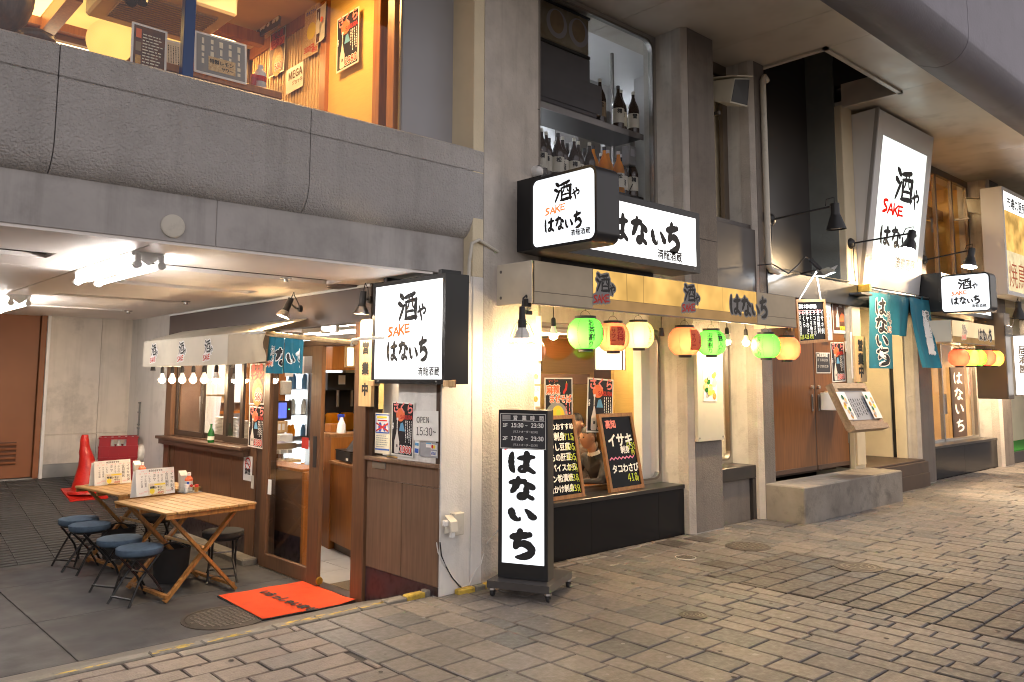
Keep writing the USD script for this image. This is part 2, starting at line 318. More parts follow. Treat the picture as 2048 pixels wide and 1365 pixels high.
mat('mortar', (.085, .075, .065), .9, var=.4, vscale=9, bump=.5, bscale=80)
for k, (c, sp) in enumerate([((.178, .160, .149), .25), ((.204, .180, .162), .3), ((.156, .144, .136), .3), ((.126, .123, .122), .3), ((.224, .197, .174), .25)]):
    mat(f'paving_{k}', c, .5, var=.22, vscale=11, bump=.55, bscale=95, bdist=.005, spots=sp, spscale=38, detail=8, rvar=.14, patch=.28)
for k, c in enumerate([(.075, .062, .056), (.092, .077, .067), (.06, .055, .052), (.085, .088, .095)]):
    mat(f'paving_dark_{k}', c, .5, var=.25, vscale=10, bump=.55, bscale=90, bdist=.005, spots=.3, spscale=34, detail=8, rvar=.14, patch=.2)
for k, c in enumerate([(.185, .145, .125), (.215, .17, .145), (.17, .145, .13)]):
    mat(f'paving_red_{k}', c, .5, var=.25, vscale=10, bump=.6, bscale=85, bdist=.005, spots=.4, spscale=30, detail=8)
mat('iron_cover', (.10, .085, .07), .5, metal=.6, var=.3, vscale=12, bump=.2, bscale=80)
mat('iron_stud', (.19, .165, .135), .5, metal=.4, var=.2, vscale=12)
mat('beam_brown', (.10, .075, .066), .45, var=.12, vscale=2, bump=.05, bscale=30)
mat('wood_panel', (.16, .075, .033), .45, col2=(.085, .04, .02), vscale=5, stretch=(9, 9, .6), detail=7, bump=.12, bscale=16)
mat('wood_panel_worn', (.185, .105, .062), .6, col2=(.11, .062, .036), vscale=5, stretch=(9, 9, .5), detail=8, bump=.12, bscale=18, spots=.15, spscale=5)
mat('wood_dark', (.085, .045, .026), .4, col2=(.045, .025, .016), vscale=5, stretch=(10, 10, .6), detail=6, bump=.08, bscale=20)
mat('wood_dark_flat', (.095, .05, .03), .4, col2=(.055, .03, .018), vscale=5, stretch=(10, .7, 10), detail=6, bump=.08, bscale=20)
mat('wood_orange', (.38, .135, .024), .4, col2=(.26, .085, .015), vscale=4, stretch=(9, 9, .6), detail=6, bump=.06, bscale=18)
mat('wood_cabinet', (.25, .10, .028), .38, col2=(.14, .052, .015), vscale=5, stretch=(11, 11, .45), detail=8, bump=.05, bscale=20)
mat('wood_table', (.46, .26, .09), .5, col2=(.27, .135, .042), vscale=4, stretch=(14, 1.0, 14), detail=7, bump=.15, bscale=20, spots=.25, spscale=8)
mat('wood_table_leg', (.36, .17, .045), .45, col2=(.20, .085, .022), vscale=4, stretch=(12, 12, 1.2), detail=6, bump=.1, bscale=20)
mat('wood_light', (.66, .45, .22), .55, col2=(.52, .33, .15), vscale=4, stretch=(10, 10, .8), detail=6)
mat('wood_frame', (.34, .16, .055), .5, col2=(.2, .085, .03), vscale=7, stretch=(7, 7, 1.5), detail=6)
mat('wood_plain', (.40, .29, .19), .55, col2=(.27, .19, .12), vscale=6, stretch=(2, 9, 9), detail=6)
mat('bamboo', (.58, .42, .22), .5, col2=(.36, .22, .09), vscale=10, bump=.3, bscale=30)
mat('vinyl_black', (.022, .017, .02), .35, col2=(.035, .02, .022), vscale=6, rvar=.1)
mat('sash_dark', (.032, .02, .014), .4, var=.2)
mat('granite_black', (.010, .0095, .010), .16, var=.3, vscale=120, spec=.22)
mat('granite_step', (.03, .026, .024), .25, var=.3, vscale=60)
mat('steel', (.55, .54, .52), .28, metal=1.0, var=.08, vscale=5)
mat('steel_dark', (.28, .26, .25), .3, metal=1.0)
mat('alu_bronze', (.20, .165, .135), .35, metal=.8)
mat('black_metal', (.012, .012, .013), .42)
mat('black_satin', (.010, .010, .011), .3, var=.2, vscale=2)
mat('black_plastic', (.015, .015, .017), .45)
mat('dark_panel', (.045, .034, .03), .35, var=.1, vscale=1)
mat('dark_grey_panel', (.055, .05, .048), .3, var=.12, vscale=1)
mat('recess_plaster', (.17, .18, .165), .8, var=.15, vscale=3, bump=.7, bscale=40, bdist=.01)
mat('white_paint', (.74, .73, .71), .4, var=.04)
mat('white_metal', (.66, .655, .65), .4, var=.05)
mat('cream_panel', (.56, .52, .42), .5, var=.08, vscale=2, spots=.12, spscale=3)
mat('beige_plastic', (.58, .54, .46), .45, var=.06, spots=.2, spscale=12)
mat('grey_plastic', (.21, .21, .215), .5, var=.1)
mat('grey_matt', (.30, .29, .28), .6, var=.1)
mat('cream_vinyl', (.66, .60, .49), .5, var=.1, vscale=2, spots=.1, spscale=3)
mat('beige_vinyl', (.52, .43, .30), .6, var=.18, vscale=3)
mat('print_black', (.013, .013, .014), .6)
mat('print_white', (.80, .79, .76), .6)
mat('print_red', (.55, .02, .012), .6)
mat('print_orange', (.78, .16, .05), .6)
mat('print_pink', (.80, .22, .20), .6)
mat('print_blue', (.03, .10, .42), .6)
mat('print_teal', (.10, .30, .50), .6)
mat('print_yellow', (.80, .62, .04), .6)
mat('print_lime', (.58, .66, .05), .6)
mat('print_food', (.62, .36, .08), .6, col2=(.36, .15, .03), vscale=45)
mat('print_food_pale', (.72, .55, .30), .6, col2=(.45, .27, .10), vscale=60)
mat('print_brown', (.16, .055, .022), .6, col2=(.05, .02, .012), vscale=12)
mat('print_grey', (.25, .245, .24), .6)
mat('poster_white', (.76, .74, .70), .45)
mat('poster_cream', (.72, .66, .50), .5)
mat('poster_black', (.016, .015, .017), .28)
mat('chalk_black', (.004, .004, .005), .18, spec=.14)
mat('chalk_white', (.84, .82, .76), .9)
mat('chalk_pink', (.70, .22, .36), .9)
mat('print_hours', (.035, .035, .04), .3)
mat('fabric_teal', (.012, .165, .245), .85, var=.18, vscale=6, bump=.1, bscale=300, bdist=.001)
mat('fabric_denim', (.062, .10, .15), .9, var=.28, vscale=28, bump=.25, bscale=400, bdist=.001)
mat('fabric_black', (.026, .023, .022), .85, var=.2, vscale=20, bump=.2, bscale=300, bdist=.001)
mat('leather_black', (.02, .018, .018), .4)
mat('mat_red', (.78, .075, .012), .95, var=.22, vscale=9, bump=.8, bscale=350, bdist=.004)
mat('mat_coir', (.20, .14, .075), .95, col2=(.07, .05, .03), vscale=160, bump=.8, bscale=300, bdist=.004)
mat('cone_red', (.62, .022, .014), .3, var=.25, vscale=7, bump=.5, bscale=14, bdist=.02)
mat('crate_red', (.30, .006, .014), .35, var=.15)
mat('crate_grey', (.115, .118, .125), .5, var=.15)
mat('tile_floor', (.48, .45, .41), .3, var=.12, vscale=5)
mat('bottle_green', (.012, .10, .018), .06, spec=.7)
mat('bottle_brown', (.022, .011, .006), .07, spec=.7)
mat('bottle_white', (.66, .62, .57), .3)
mat('label_paper', (.70, .67, .58), .6, var=.08)
mat('ceramic_white', (.74, .71, .65), .25)
mat('plastic_white', (.70, .69, .67), .4)
mat('plastic_red', (.60, .03, .02), .35)
mat('plastic_blue', (.02, .05, .36), .35)
mat('plastic_clear', (.62, .62, .62), .15, spec=.6)
mat('skin', (.50, .27, .17), .5, var=.06)
mat('hair_dark', (.022, .015, .012), .5)
mat('cloth_dark', (.035, .033, .04), .8, var=.2)
mat('cloth_stripe', (.20, .15, .13), .8, col2=(.10, .075, .07), vscale=30, stretch=(1, 1, 6))
mat('brass', (.62, .36, .06), .3, metal=.9)
mat('rope', (.72, .68, .60), .8)
mat('wallpaper_gold', (.72, .48, .14), .7, var=.10, vscale=5, stretch=(1, 1, 22), bump=.2, bscale=60)
mat('wall_warm', (.62, .44, .22), .7, var=.08)
mat('wall_white', (.70, .70, .70), .6, var=.05)
mat('room_brown', (.17, .085, .04), .6, var=.2)
mat('frosted_panel', (.34, .34, .36), .35, var=.1, vscale=1)
mat('card_brown', (.30, .21, .12), .7, var=.25, vscale=8)
mat('carton_white', (.30, .27, .22), .6, col2=(.17, .12, .05), vscale=4)
mat('carton_grey', (.12, .115, .125), .6, var=.2)
mat('blue_frame', (.02, .055, .17), .35)
mat('artificial_grass', (.02, .22, .02), .9, var=.3, vscale=60, bump=.6, bscale=200)
mat('lacquer_orange', (.60, .17, .02), .25)
pane('window_glass', (.97, .97, .97)); pane('window_glass_dark', (.9, .9, .9), 1.22); pane('clear_acrylic', (.92, .93, .93), 1.3); pane('bag_clear', (.8, .8, .8), 1.25, .25)
paper('lantern_green', (.10, .60, .07), .55, .12); paper('lantern_orange', (.80, .17, .07), .55, .15); paper('lantern_yellow', (.85, .62, .20), .55, .13)
paper('lantern_red', (.75, .10, .05), .5, .18); paper('lantern_lime', (.16, .6, .05), .5, .16); paper('lantern_gold', (.85, .52, .08), .5, .16)
paper('shade_paper', (.86, .80, .66), .6, .0)
paper('bottle_amber', (.75, .36, .02), .85)
glow('sign_lit', (1, .99, .97), 1.5, .12, 3); glow('sign_lit_cool', (.93, .96, 1), 1.25, .3, 2.6); glow('sign_lit_soft', (.90, .97, .90), 1.05); glow('sign_lit_far', (1, .98, .93), 1.5)
glow('tube_lit', (1, .95, .91), 62); glow('bulb_lit', (1, .70, .38), 260); glow('bulb_soft', (1, .70, .38), 650); glow('spot_lit', (1, .72, .42), 800); glow('arm_lit', (1, .72, .44), 1500); glow('flood_lit', (.88, .94, 1), 170); glow('bulb_dim', (1, .72, .42), 190)
glow('lantern_bulb', (1, .82, .52), 80); glow('room_lamp_warm', (1, .74, .40), 48); glow('room_lamp_white', (1, .93, .84), 24); glow('room_lamp_cool', (.86, .92, 1), 110); glow('room_lamp_amber', (1, .58, .20), 60)
glow('awning_lit', (1, .58, .16), .80, .45, 3.5); glow('awning_lit_far', (1, .74, .42), .75, .2, 3); glow('ceiling_cloth_lit', (1, .62, .16), 3.2, .25, 1.0); glow('screen_blue', (.16, .22, .85), .9); glow('led_green', (.05, 1, .2), 2)
glow('fridge_lit', (.88, .96, 1), 2.0); glow('yellow_sign_lit', (1, .72, .06), 1.3); glow('poster_lit', (1, .58, .16), .9, .6, 4); glow('poster_pale_lit', (1, .80, .46), .75, .35, 6); glow('lamp_box_lit', (1, .80, .48), 2.6)
glow('print_orange_lit', (1, .20, .06), .95); glow('print_red_lit', (.75, .02, .01), .8)
glow('ceiling_cloth_dim', (1, .55, .13), 1.1, .3, 2.0)
mat('plaster_bright', (.76, .73, .69), .6, var=.08, vscale=2, streak=.16, patch=.1, bump=.3, bscale=80, bdist=.005, spots=.2, spscale=4)

# ================================================================ ground
YW, YF, YG, YGL, XP, ZA = 4.766, 4.902, 5.010, 5.31, 3.704, -0.235
ZC, ZS = 2.345, 5.35                      # ceiling of the underpass, soffit over the street
pave = thing('street_pavement', kind='structure')
part(pave, 'bedding', MB().box((-60, -60, -0.4), (4.12, 4.86, -0.012)).box((4.12, -60, -0.4), (120, 5.6, -0.012)).box((7.2, 5.6, -.4), (120, 60, -.012)), 'mortar')
STN = []                                  # (x0, y0, x1, y1, material)
def ashlar(x0, x1, y0, y1, along, widths, lengths, mats, keep=lambda x, y: True, seed=1):
    r = random.Random(seed); a0, a1, b0, b1 = (x0, x1, y0, y1) if along == 'y' else (y0, y1, x0, x1); a = a0
    while a < a1 - .04:
        wd = min(r.choice(widths), a1 - a)
        if a1 - a - wd < .08: wd = a1 - a
        b = b0 - r.uniform(0, .3)
        while b < b1:
            ln = r.choice(lengths) * r.uniform(.92, 1.08); p, q = max(b, b0), min(b + ln, b1); b += ln
            if q - p < .05: continue
            bx = (a, p, a + wd, q) if along == 'y' else (p, a, q, a + wd)
            if keep((bx[0] + bx[2]) / 2, (bx[1] + bx[3]) / 2): STN.append((*bx, r.choices(mats, [5, 4, 3, 2, 3, 3][:len(mats)])[0]))
        a += wd
LIGHT = [f'paving_{k}' for k in range(5)]; DARK = [f'paving_dark_{k}' for k in range(4)]; RED = [f'paving_red_{k}' for k in range(3)]
ashlar(0.2, 2.62, 2.6, 4.84, 'x', [.16, .19], [.32, .42, .26], RED, seed=3)
ashlar(2.62, 5.66, -0.4, 4.84, 'y', [.21, .25, .14], [.22, .30, .36, .26], LIGHT, seed=4)
ashlar(5.66, 7.02, -0.4, 3.86, 'x', [.19, .22], [.24, .28], DARK, seed=5)
ashlar(5.66, 7.02, 3.86, 4.99, 'y', [.21, .25, .14], [.24, .30], LIGHT[:4] + DARK[:1], seed=6)
ashlar(7.02, 24, -0.4, 4.99, 'y', [.21, .25, .14], [.24, .32, .38], LIGHT, seed=8)
ashlar(5.0, 5.66, 4.84, 4.99, 'y', [.21, .25], [.15], LIGHT, seed=9)
ashlar(0.2, 2.62, -0.4, 2.6, 'y', [.21, .25, .14], [.24, .30, .36], LIGHT, seed=11)
def stone(mb, s, r):
    x0, y0, x1, y1, _ = s; g = r.uniform(.004, .0075); z = r.uniform(-.002, .0018); t = [z + r.uniform(-.0018, .0018) for _ in range(4)]; c = .006
    x0 += g; y0 += g; x1 -= g; y1 -= g
    lo = [(x0, y0), (x1, y0), (x1, y1), (x0, y1)]; hi = [(x0 + c, y0 + c), (x1 - c, y0 + c), (x1 - c, y1 - c), (x0 + c, y1 - c)]
    j = [(r.uniform(-.003, .003), r.uniform(-.003, .003)) for _ in range(4)]
    V = [(a + u, b + w, -.02) for (a, b), (u, w) in zip(lo, j)] + [(a + u, b + w, t[i] - .005) for i, ((a, b), (u, w)) in enumerate(zip(lo, j))] + [(a + u, b + w, t[i]) for i, ((a, b), (u, w)) in enumerate(zip(hi, j))]
    Fc = []
    for k in (0, 4):
        for i in range(4): a, b, c_, d = k + i, k + (i + 1) % 4, k + 4 + (i + 1) % 4, k + 4 + i; Fc += [[a, b, c_], [a, c_, d]]
    mb.add(V, Fc + [[8, 9, 10], [8, 10, 11]])
def seen(s):
    p = np.array([(s[0] + s[2]) / 2, (s[1] + s[3]) / 2, 0]) - C0; c = RM @ p
    if c[2] < .3: return 0
    x, y = 1024 + F * c[0] / c[2], PY - F * c[1] / c[2]
    return (s[2] - s[0]) * (s[3] - s[1]) / c[2] ** 3 if -20 < x < 2068 and y < 1385 else 0
STN.sort(key=seen, reverse=True); rs = random.Random(2); rest = {}
for i, s in enumerate(STN):
    if i < 290:
        b = MB(); stone(b, s, rs); part(pave, 'paving_stone', b, s[4])
    else: stone(rest.setdefault(s[4], MB()), s, rs)
for m, b in rest.items(): part(pave, 'distant_paving_stones', b, m, kind='stuff')

b = [MB(), MB()]
for k in range(150):
    x, y = rs.uniform(1.8, 13), rs.uniform(.4, 4.7); r0 = rs.uniform(.006, .021); n_ = 9; q = [(x + r0 * rs.uniform(.7, 1.2) * math.cos(a), y + r0 * rs.uniform(.7, 1.2) * math.sin(a), .0032) for a in np.arange(n_) * 2 * math.pi / n_]
    b[k % 4 == 0].add([(x, y, .0042)] + q, [[0, 1 + i, 1 + (i + 1) % n_] for i in range(n_)])
part(pave, 'gum_spots', b[0], 'mortar', kind='stuff'); part(pave, 'pale_gum_spots', b[1], 'grey_matt', kind='stuff')
# underpass floor: big slabs, then a ramp of ribbed tiles up to the back wall
floor = thing('underpass_floor', kind='structure')
YR0, SL = 9.10, 0.22; YB = 11.6
zr = lambda y: ZA + max(0, y - YR0) * SL
part(floor, 'screed', MB().box((-6, 5.80, -.5), (XP + .3, YR0, ZA - .012)), 'joint_dark')
b = MB(); P = lambda x, y, d: (x, y, zr(y) - d)
b.add([P(-6, YR0, .012), P(4.2, YR0, .012), P(4.2, YB + .3, .012), P(-6, YB + .3, .012)] + [(-6, YR0, -.5), (4.2, YR0, -.5), (4.2, YB + .3, -.5), (-6, YB + .3, -.5)], [[0, 1, 2], [0, 2, 3], [4, 6, 5], [4, 7, 6], [0, 4, 1], [1, 4, 5], [1, 5, 2], [2, 5, 6], [2, 6, 3], [3, 6, 7], [3, 7, 0], [0, 7, 4]])
part(floor, 'ramp_screed', b, 'joint_dark')
xs = [-6, -2.4, -.35, 1.63, XP - .0]; ys = [5.80, 6.91, 8.2, YR0]
for i in range(4):
    for j in range(3):
        part(floor, 'floor_slab', MB().cbox((xs[i] + .003, ys[j] + .003, ZA - .03), (xs[i + 1] - .003, ys[j + 1] - .003, ZA + rs.uniform(-.0008, .0008)), .003), 'slab_dark')
def ribtile(x0, y0, w, l):
    b = MB(); g = .0035
    def rb(xa, ya, xb, yb, h):
        q = lambda x, y, d: (x, y, zr(y) - .012 + d)
        b.add([q(xa, ya, 0), q(xb, ya, 0), q(xb, yb, 0), q(xa, yb, 0), q(xa, ya + .003, h), q(xb, ya + .003, h), q(xb, yb - .003, h), q(xa, yb - .003, h)],
              [[4, 5, 6], [4, 6, 7], [0, 1, 5], [0, 5, 4], [1, 2, 6], [1, 6, 5], [2, 3, 7], [2, 7, 6], [3, 0, 4], [3, 4, 7]])
    rb(x0 + g, y0 + g, x0 + w - g, y0 + l - g, .006)
    n = 5
    for k in range(n): rb(x0 + g, y0 + g + k * (l - 2 * g) / n + .004, x0 + w - g, y0 + g + (k + 1) * (l - 2 * g) / n - .010, .014)
    return b
far = MB()
for i in range(17):
    for j in range(8):
        x0, y0 = 1.975 + (i - 10) * .325, YR0 + j * .3125
        if x0 + .325 > 1.3 and x0 < XP: part(floor, 'ribbed_tile', ribtile(x0, y0, min(.325, XP + .1 - x0), .3125), 'tile_dark')
        else: far.add(*ribtile(x0, y0, .325, .3125).get())
part(floor, 'ribbed_tiles', far, 'tile_dark', kind='stuff')
# sloping apron between the street and the underpass
b = MB()
for xa, xb in ((-6, -2.4), (-2.4, -.35), (-.35, .62), (.62, 1.63), (1.63, 2.30), (2.30, 2.95), (2.95, XP)):
    q = [(xa + .002, 4.95, -.012), (xb - .002, 4.95, -.012), (xb - .002, 5.79, ZA + .002), (xa + .002, 5.79, ZA + .002)]
    b.add(q + [(x, y, z - .3) for x, y, z in q], [[0, 1, 2], [0, 2, 3], [0, 4, 5], [0, 5, 1], [1, 5, 6], [1, 6, 2], [2, 6, 7], [2, 7, 3], [3, 7, 4], [3, 4, 0]])
solo('sloping_apron', b, 'apron_stone', kind='structure')
# kerb along the pavement edge: grey with yellow paint that is worn to the left
kerb = thing('kerb', 'low concrete kerb with yellow paint bands at the pavement edge', 'kerb')
xk = [-6, -3, -1.2, .1, .95, 1.75, 2.05, 2.5, 2.8, 3.12, 3.33, 3.50, 3.66, 3.84, 4.0, 4.10]
for i in range(len(xk) - 1):
    a, c = xk[i], xk[i + 1]; hgt = .004 + .03 * min(1, max(0, ((a + c) / 2 - 3.2) / .6))
    if c <= XP + .14: part(kerb, 'kerb_stone', MB().cbox((a + .002, 4.855, -.10), (c - .002, 4.945 if c < 3.6 else 4.93, hgt), .008), 'kerb_yellow' if i in (11, 13) else 'kerb_grey')
    else: part(kerb, 'kerb_stone', MB().cbox((a + .002, 4.70, -.10), (c - .002, 4.760, hgt), .008), 'kerb_yellow' if i in (11, 13) else 'kerb_grey')
    if 4 <= i <= 9:
        b = MB()
        for q in range(7):
            x0 = rs.uniform(a, c - .02); y0 = rs.uniform(4.865, 4.915); b.poly(shapely.Polygon([(x0 + rs.uniform(.01, .06) * math.cos(t_), y0 + rs.uniform(.004, .016) * math.sin(t_)) for t_ in np.arange(9) * 2 * math.pi / 9]).buffer(0).intersection(shapely.box(a + .004, 4.862, c - .004, 4.936)), Frame((0, 0, hgt), (1, 0, 0), (0, 1, 0)), .0012)
        part(kerb, 'worn_paint', b, 'kerb_yellow')
cz = math.sqrt(.5); part(kerb, 'kerb_stone', MB().obox((4.165, 4.765, -.03), ((cz, cz, 0), (-cz, cz, 0), (0, 0, 1)), (.085, .028, .06)), 'kerb_yellow')
part(kerb, 'kerb_stone', MB().obox((4.285, 4.855, -.03), ((cz, cz, 0), (-cz, cz, 0), (0, 0, 1)), (.08, .028, .06)), 'kerb_grey')

# manhole covers
def cover(name, c, r, label, studs=True, ring=False, z=0.004, deep=.02, frame_m='iron_cover', stud_m='iron_stud', st=.062):
    t = thing(name, label, 'manhole cover', (c[0], c[1], z - .004))
    b = MB().lathe([(r * 1.09, -deep), (r * 1.09, z), (r * 1.0, z + .001), (r * .985, z - .003)], (c[0], c[1], 0), 40); part(t, 'rim', b, frame_m, smooth=30)
    part(t, 'plate', MB().lathe([(r * .98, -deep), (r * .98, z - .001), (r * .93, z), (0, z)], (c[0], c[1], 0), 40), 'iron_cover', smooth=30)
    b = MB()
    if studs:
        n = int(r / st)
        for i in range(-n, n + 1):
            for j in range(-n, n + 1):
                x, y = i * st, j * st
                if math.hypot(x, y) < r * .88:
                    hx, hy = (st * .42, st * .26) if (i + j) % 2 else (st * .26, st * .42)
                    b.box((c[0] + x - hx, c[1] + y - hy, z), (c[0] + x + hx, c[1] + y + hy, z + .003))
    if ring:
        for q in (.8, .55): b.lathe([(r * q, z), (r * q, z + .003), (r * (q - .1), z + .003), (r * (q - .1), z)], (c[0], c[1], 0), 32)
        for k in range(8):
            a = k * math.pi / 4; b.obox((c[0] + math.cos(a) * r * .3, c[1] + math.sin(a) * r * .3, z + .001), ((math.cos(a), math.sin(a), 0), (-math.sin(a), math.cos(a), 0), (0, 0, 1)), (r * .13, r * .05, .002))
    part(t, 'studs', b, stud_m)
cover('manhole_cover', (2.72, 6.10), .29, 'round studded iron cover half under the orange doormat', z=ZA + .006, deep=-ZA + .03, st=.042)
cover('manhole_cover', (6.945, 4.226), .19, 'round studded iron cover with crumbling edge near the black granite base', st=.05)
cover('manhole_cover', (6.877, 3.152), .175, 'round patterned iron cover at the edge of the dark paving band', False, True)
cover('manhole_cover', (4.672, 3.266), .085, 'small round iron cover with pale centre in the light paving', False, True)
cover('manhole_cover', (6.112, 4.341), .085, 'small pale round cover in a mortar patch near the pillar', False, True, frame_m='plaster_smooth')
cover('manhole_cover', (13.8, 3.8), .12, 'small distant iron cover at the right edge of the pavement', False, True)

# ================================================================ the building
bld = thing('restaurant_building', 'pale plastered restaurant building with pillars, overhanging upper storey and curved spandrel', 'building')
def pillar(x0, x1, y0=YF, y1=5.45, z0=-.3, z1=ZS, ch=.05, m='plaster_white'):
    'pillar with its street-side left corner cut off'
    part(bld, 'pillar', MB().hull([(x, y, z) for z in (z0, z1) for x, y in ((x0 + ch, y0), (x1, y0), (x1, y1), (x0, y1), (x0, y0 + ch))]), m)
part(bld, 'pillar', MB().hull([(x, y, z) for z in (-.3, ZS) for x, y in ((4.34, YF), (4.872, YF), (4.872, 5.6), (4.11, 5.6), (4.11, YW + .001), (4.205, YW + .001))]), 'plaster_rough')
b = MB().box((4.345, YF - .006, .02), (4.868, YF, ZS - .004)); part(bld, 'pillar_face', b, 'pillar_paint')
part(bld, 'pillar_block', MB().cbox((XP + .004, YW, -.3), (3.998, YW + .55, ZC), .006).cbox((4.002, YW, -.3), (4.112, YW + .55, ZC), .006), 'plaster_bright')
part(bld, 'pillar_block', MB().cbox((4.0, YW + .004, ZC), (4.11, YW + .5, ZS), .004), 'plaster_yellow')
def pillar2(x0, x1):
    pillar(x0, x1, ch=.045); part(bld, 'pillar_face', MB().box((x0 + .052, YF - .006, .01), (x1 - .003, YF - .0005, ZS - .004)), 'pillar_paint')
    part(bld, 'pillar_edge', MB().hull([(x, y, z) for z in (.0, ZS - .003) for x, y in ((x0 - .004, YF + .17), (x0 - .004, YF + .045), (x0 + .043, YF - .004), (x0 + .05, YF - .002), (x0 + .05, YF + .17))]), 'plaster_rough')
pillar2(7.05, 7.588); pillar2(8.40, 8.68); pillar2(12.95, 13.50); pillar2(16.78, 17.33); pillar(10.74, 11.05, ch=.01, m='plaster_yellow'); pillar(22, 22.6)
for z, a, c in ((2.92, 4.36, 4.86), (3.9, 4.36, 4.86), (2.55, 7.10, 7.585), (3.05, 7.10, 7.585), (3.6, 13.0, 13.49), (3.2, 16.84, 17.32)): part(bld, 'joint_line', MB().box((a, YF - .0085, z), (c, YF - .0062, z + .006)), 'joint_dark')
# overhanging upper storey: soffit panels over the street and a round-edged spandrel
YO = 3.52
xsof = [-9, -6.4, -3.8, -1.2, 1.4, 3.9, 6.45, 7.85, 8.73]
for i in range(len(xsof) - 1): part(bld, 'soffit_panel', MB().box((xsof[i] + .003, YO, ZS), (xsof[i + 1] - .003, 5.7, ZS + .06)), 'soffit_panel')
part(bld, 'soffit_panel', MB().box((8.733, YO, ZS), (10.757, 4.158, ZS + .06)), 'soffit_panel')
xsof = [10.76, 12.1, 13.45, 14.8, 16.15, 17.5, 18.85, 20.2, 22.6, 25]
for i in range(len(xsof) - 1): part(bld, 'soffit_panel', MB().box((xsof[i] + .003, YO, ZS), (xsof[i + 1] - .003, 5.7, ZS + .06)), 'soffit_panel')
b = MB()
for a, c in (((8.68, 4.10, ZS - .03), (8.735, 5.0, ZS + .3)), ((8.68, 4.10, ZS - .03), (10.81, 4.155, ZS + .3)), ((10.755, 4.10, ZS - .03), (10.81, 4.9, ZS + .3))): b.box(a, c)
part(bld, 'opening_trim', b, 'soffit_panel')
part(bld, 'stairwell_void', MB().box((8.6, 4.05, ZS + .3), (8.74, 6.2, 8.0)).box((8.74, 4.05, ZS + .3), (10.9, 4.16, 8.0)).box((10.76, 4.16, ZS + .3), (10.9, 6.2, 8.0)).box((8.6, 4.0, 8.0), (10.9, 6.3, 8.1)), 'dark_grey_panel')
def sweep_x(prof, x0, x1):
    prof = np.array(prof); n = len(prof); V = np.vstack([np.column_stack([np.full(n, x), prof]) for x in (x0, x1)]); Fc = []
    for i in range(n - 1): Fc += [[i, i + 1, n + i + 1], [i, n + i + 1, n + i]]
    Fc += [[0, n, 2 * n - 1], [0, 2 * n - 1, n - 1]]
    for i in range(1, n - 1): Fc += [[0, i + 1, i], [n, n + i, n + i + 1]]
    return MB().add(V, Fc)
arc = lambda cy, cz_, r, a0, a1, n=8: [(cy + r * math.cos(math.radians(a)), cz_ + r * math.sin(math.radians(a))) for a in np.linspace(a0, a1, n)]
up = [(YO + .05, ZS - .05)] + arc(YO - .22, ZS + .16, .30, -60, -180, 9) + [(YO - .52, 9.0), (YO + .05, 9.0)]
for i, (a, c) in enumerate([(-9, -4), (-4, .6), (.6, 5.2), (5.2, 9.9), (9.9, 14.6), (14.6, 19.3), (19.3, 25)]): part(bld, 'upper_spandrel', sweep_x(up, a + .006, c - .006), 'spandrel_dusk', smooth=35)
part(bld, 'upper_floor_mass', MB().box((-9, YO + .06, ZS + .3), (8.6, 12, 9)).box((10.9, YO + .06, ZS + .3), (25, 12, 9)).box((8.6, 6.3, ZS + .3), (10.9, 12, 9)), 'stucco_grey')
# spandrel across the underpass: stucco panels with a curved lower edge over a flat fascia
prof = [(5.0, 3.358), (YW + .012, 3.358), (YW, 3.346), (YW, 3.182), (YW + .010, 3.175), (YW, 3.168)] + [(YW + .15 - .15 * math.cos(math.radians(a)), 2.85 - .205 * math.sin(math.radians(a))) for a in np.linspace(0, 88, 11)] + [(5.0, 2.644)]
xj = [-9, -6.0, -3.3, -.9, 1.075, 2.585, 4.108]
for i in range(len(xj) - 1): part(bld, 'spandrel_panel', sweep_x(prof[::-1], xj[i] + .003, xj[i + 1] - .003), 'stucco_grey', smooth=35)
part(bld, 'spandrel_core', MB().box((-9, YW + .17, 2.66), (4.11, 5.05, 3.34)).box((-9, YW + .025, 2.87), (4.105, YW + .18, 3.34)), 'joint_dark')
xf = [-9, -4, -1.0, 2.02, 4.0]
for i in range(len(xf) - 1): part(bld, 'fascia', MB().cbox((xf[i] + .001, YW + .11, ZC + .018), (xf[i + 1] - .001, 5.05, 2.66), .004), 'fascia_grey')
p = at('y', YW + .11, 345, 453); t = thing('round_cover_plate', 'round beige cover plate on the grey fascia of the overpass', 'cover plate', p)
part(t, 'disc', MB().lathe([(0, .018), (.062, .018), (.07, .012), (.07, 0)], p, 28, axis=(0, -1, 0)), 'beige_plastic', smooth=40)
# underpass ceiling
cl = thing('underpass_ceiling', kind='structure')
slots = [(at('z', ZC, a, b_), at('z', ZC, c, d)) for a, b_, c, d in ((0, 498, 190, 515), (300, 528, 545, 560), (0, 553, 85, 558), (300, 573, 520, 590), (95, 597, 340, 608), (0, 612, 90, 625), (300, 618, 330, 628))]
rects = []
for y0, y1, x0, x1 in ((5.75, 6.02, -1.0, 1.35), (5.75, 6.02, 1.95, 3.45), (6.95, 7.2, -1.0, 1.2), (6.95, 7.2, 1.95, 3.3), (8.4, 8.62, .2, 1.35), (8.4, 8.62, 2.0, 3.25), (9.9, 10.12, 1.2, 3.1)): rects.append((x0, y0, x1, y1))
pg = shapely.difference(shapely.box(-9, 4.885, XP, YB + .1), shapely.union_all([shapely.box(*r) for r in rects])).difference(shapely.box(1.66, 5.0, 1.672, YB)).difference(shapely.box(-1, 6.5, XP, 6.506)).difference(shapely.box(-1, 9.3, XP, 9.306))
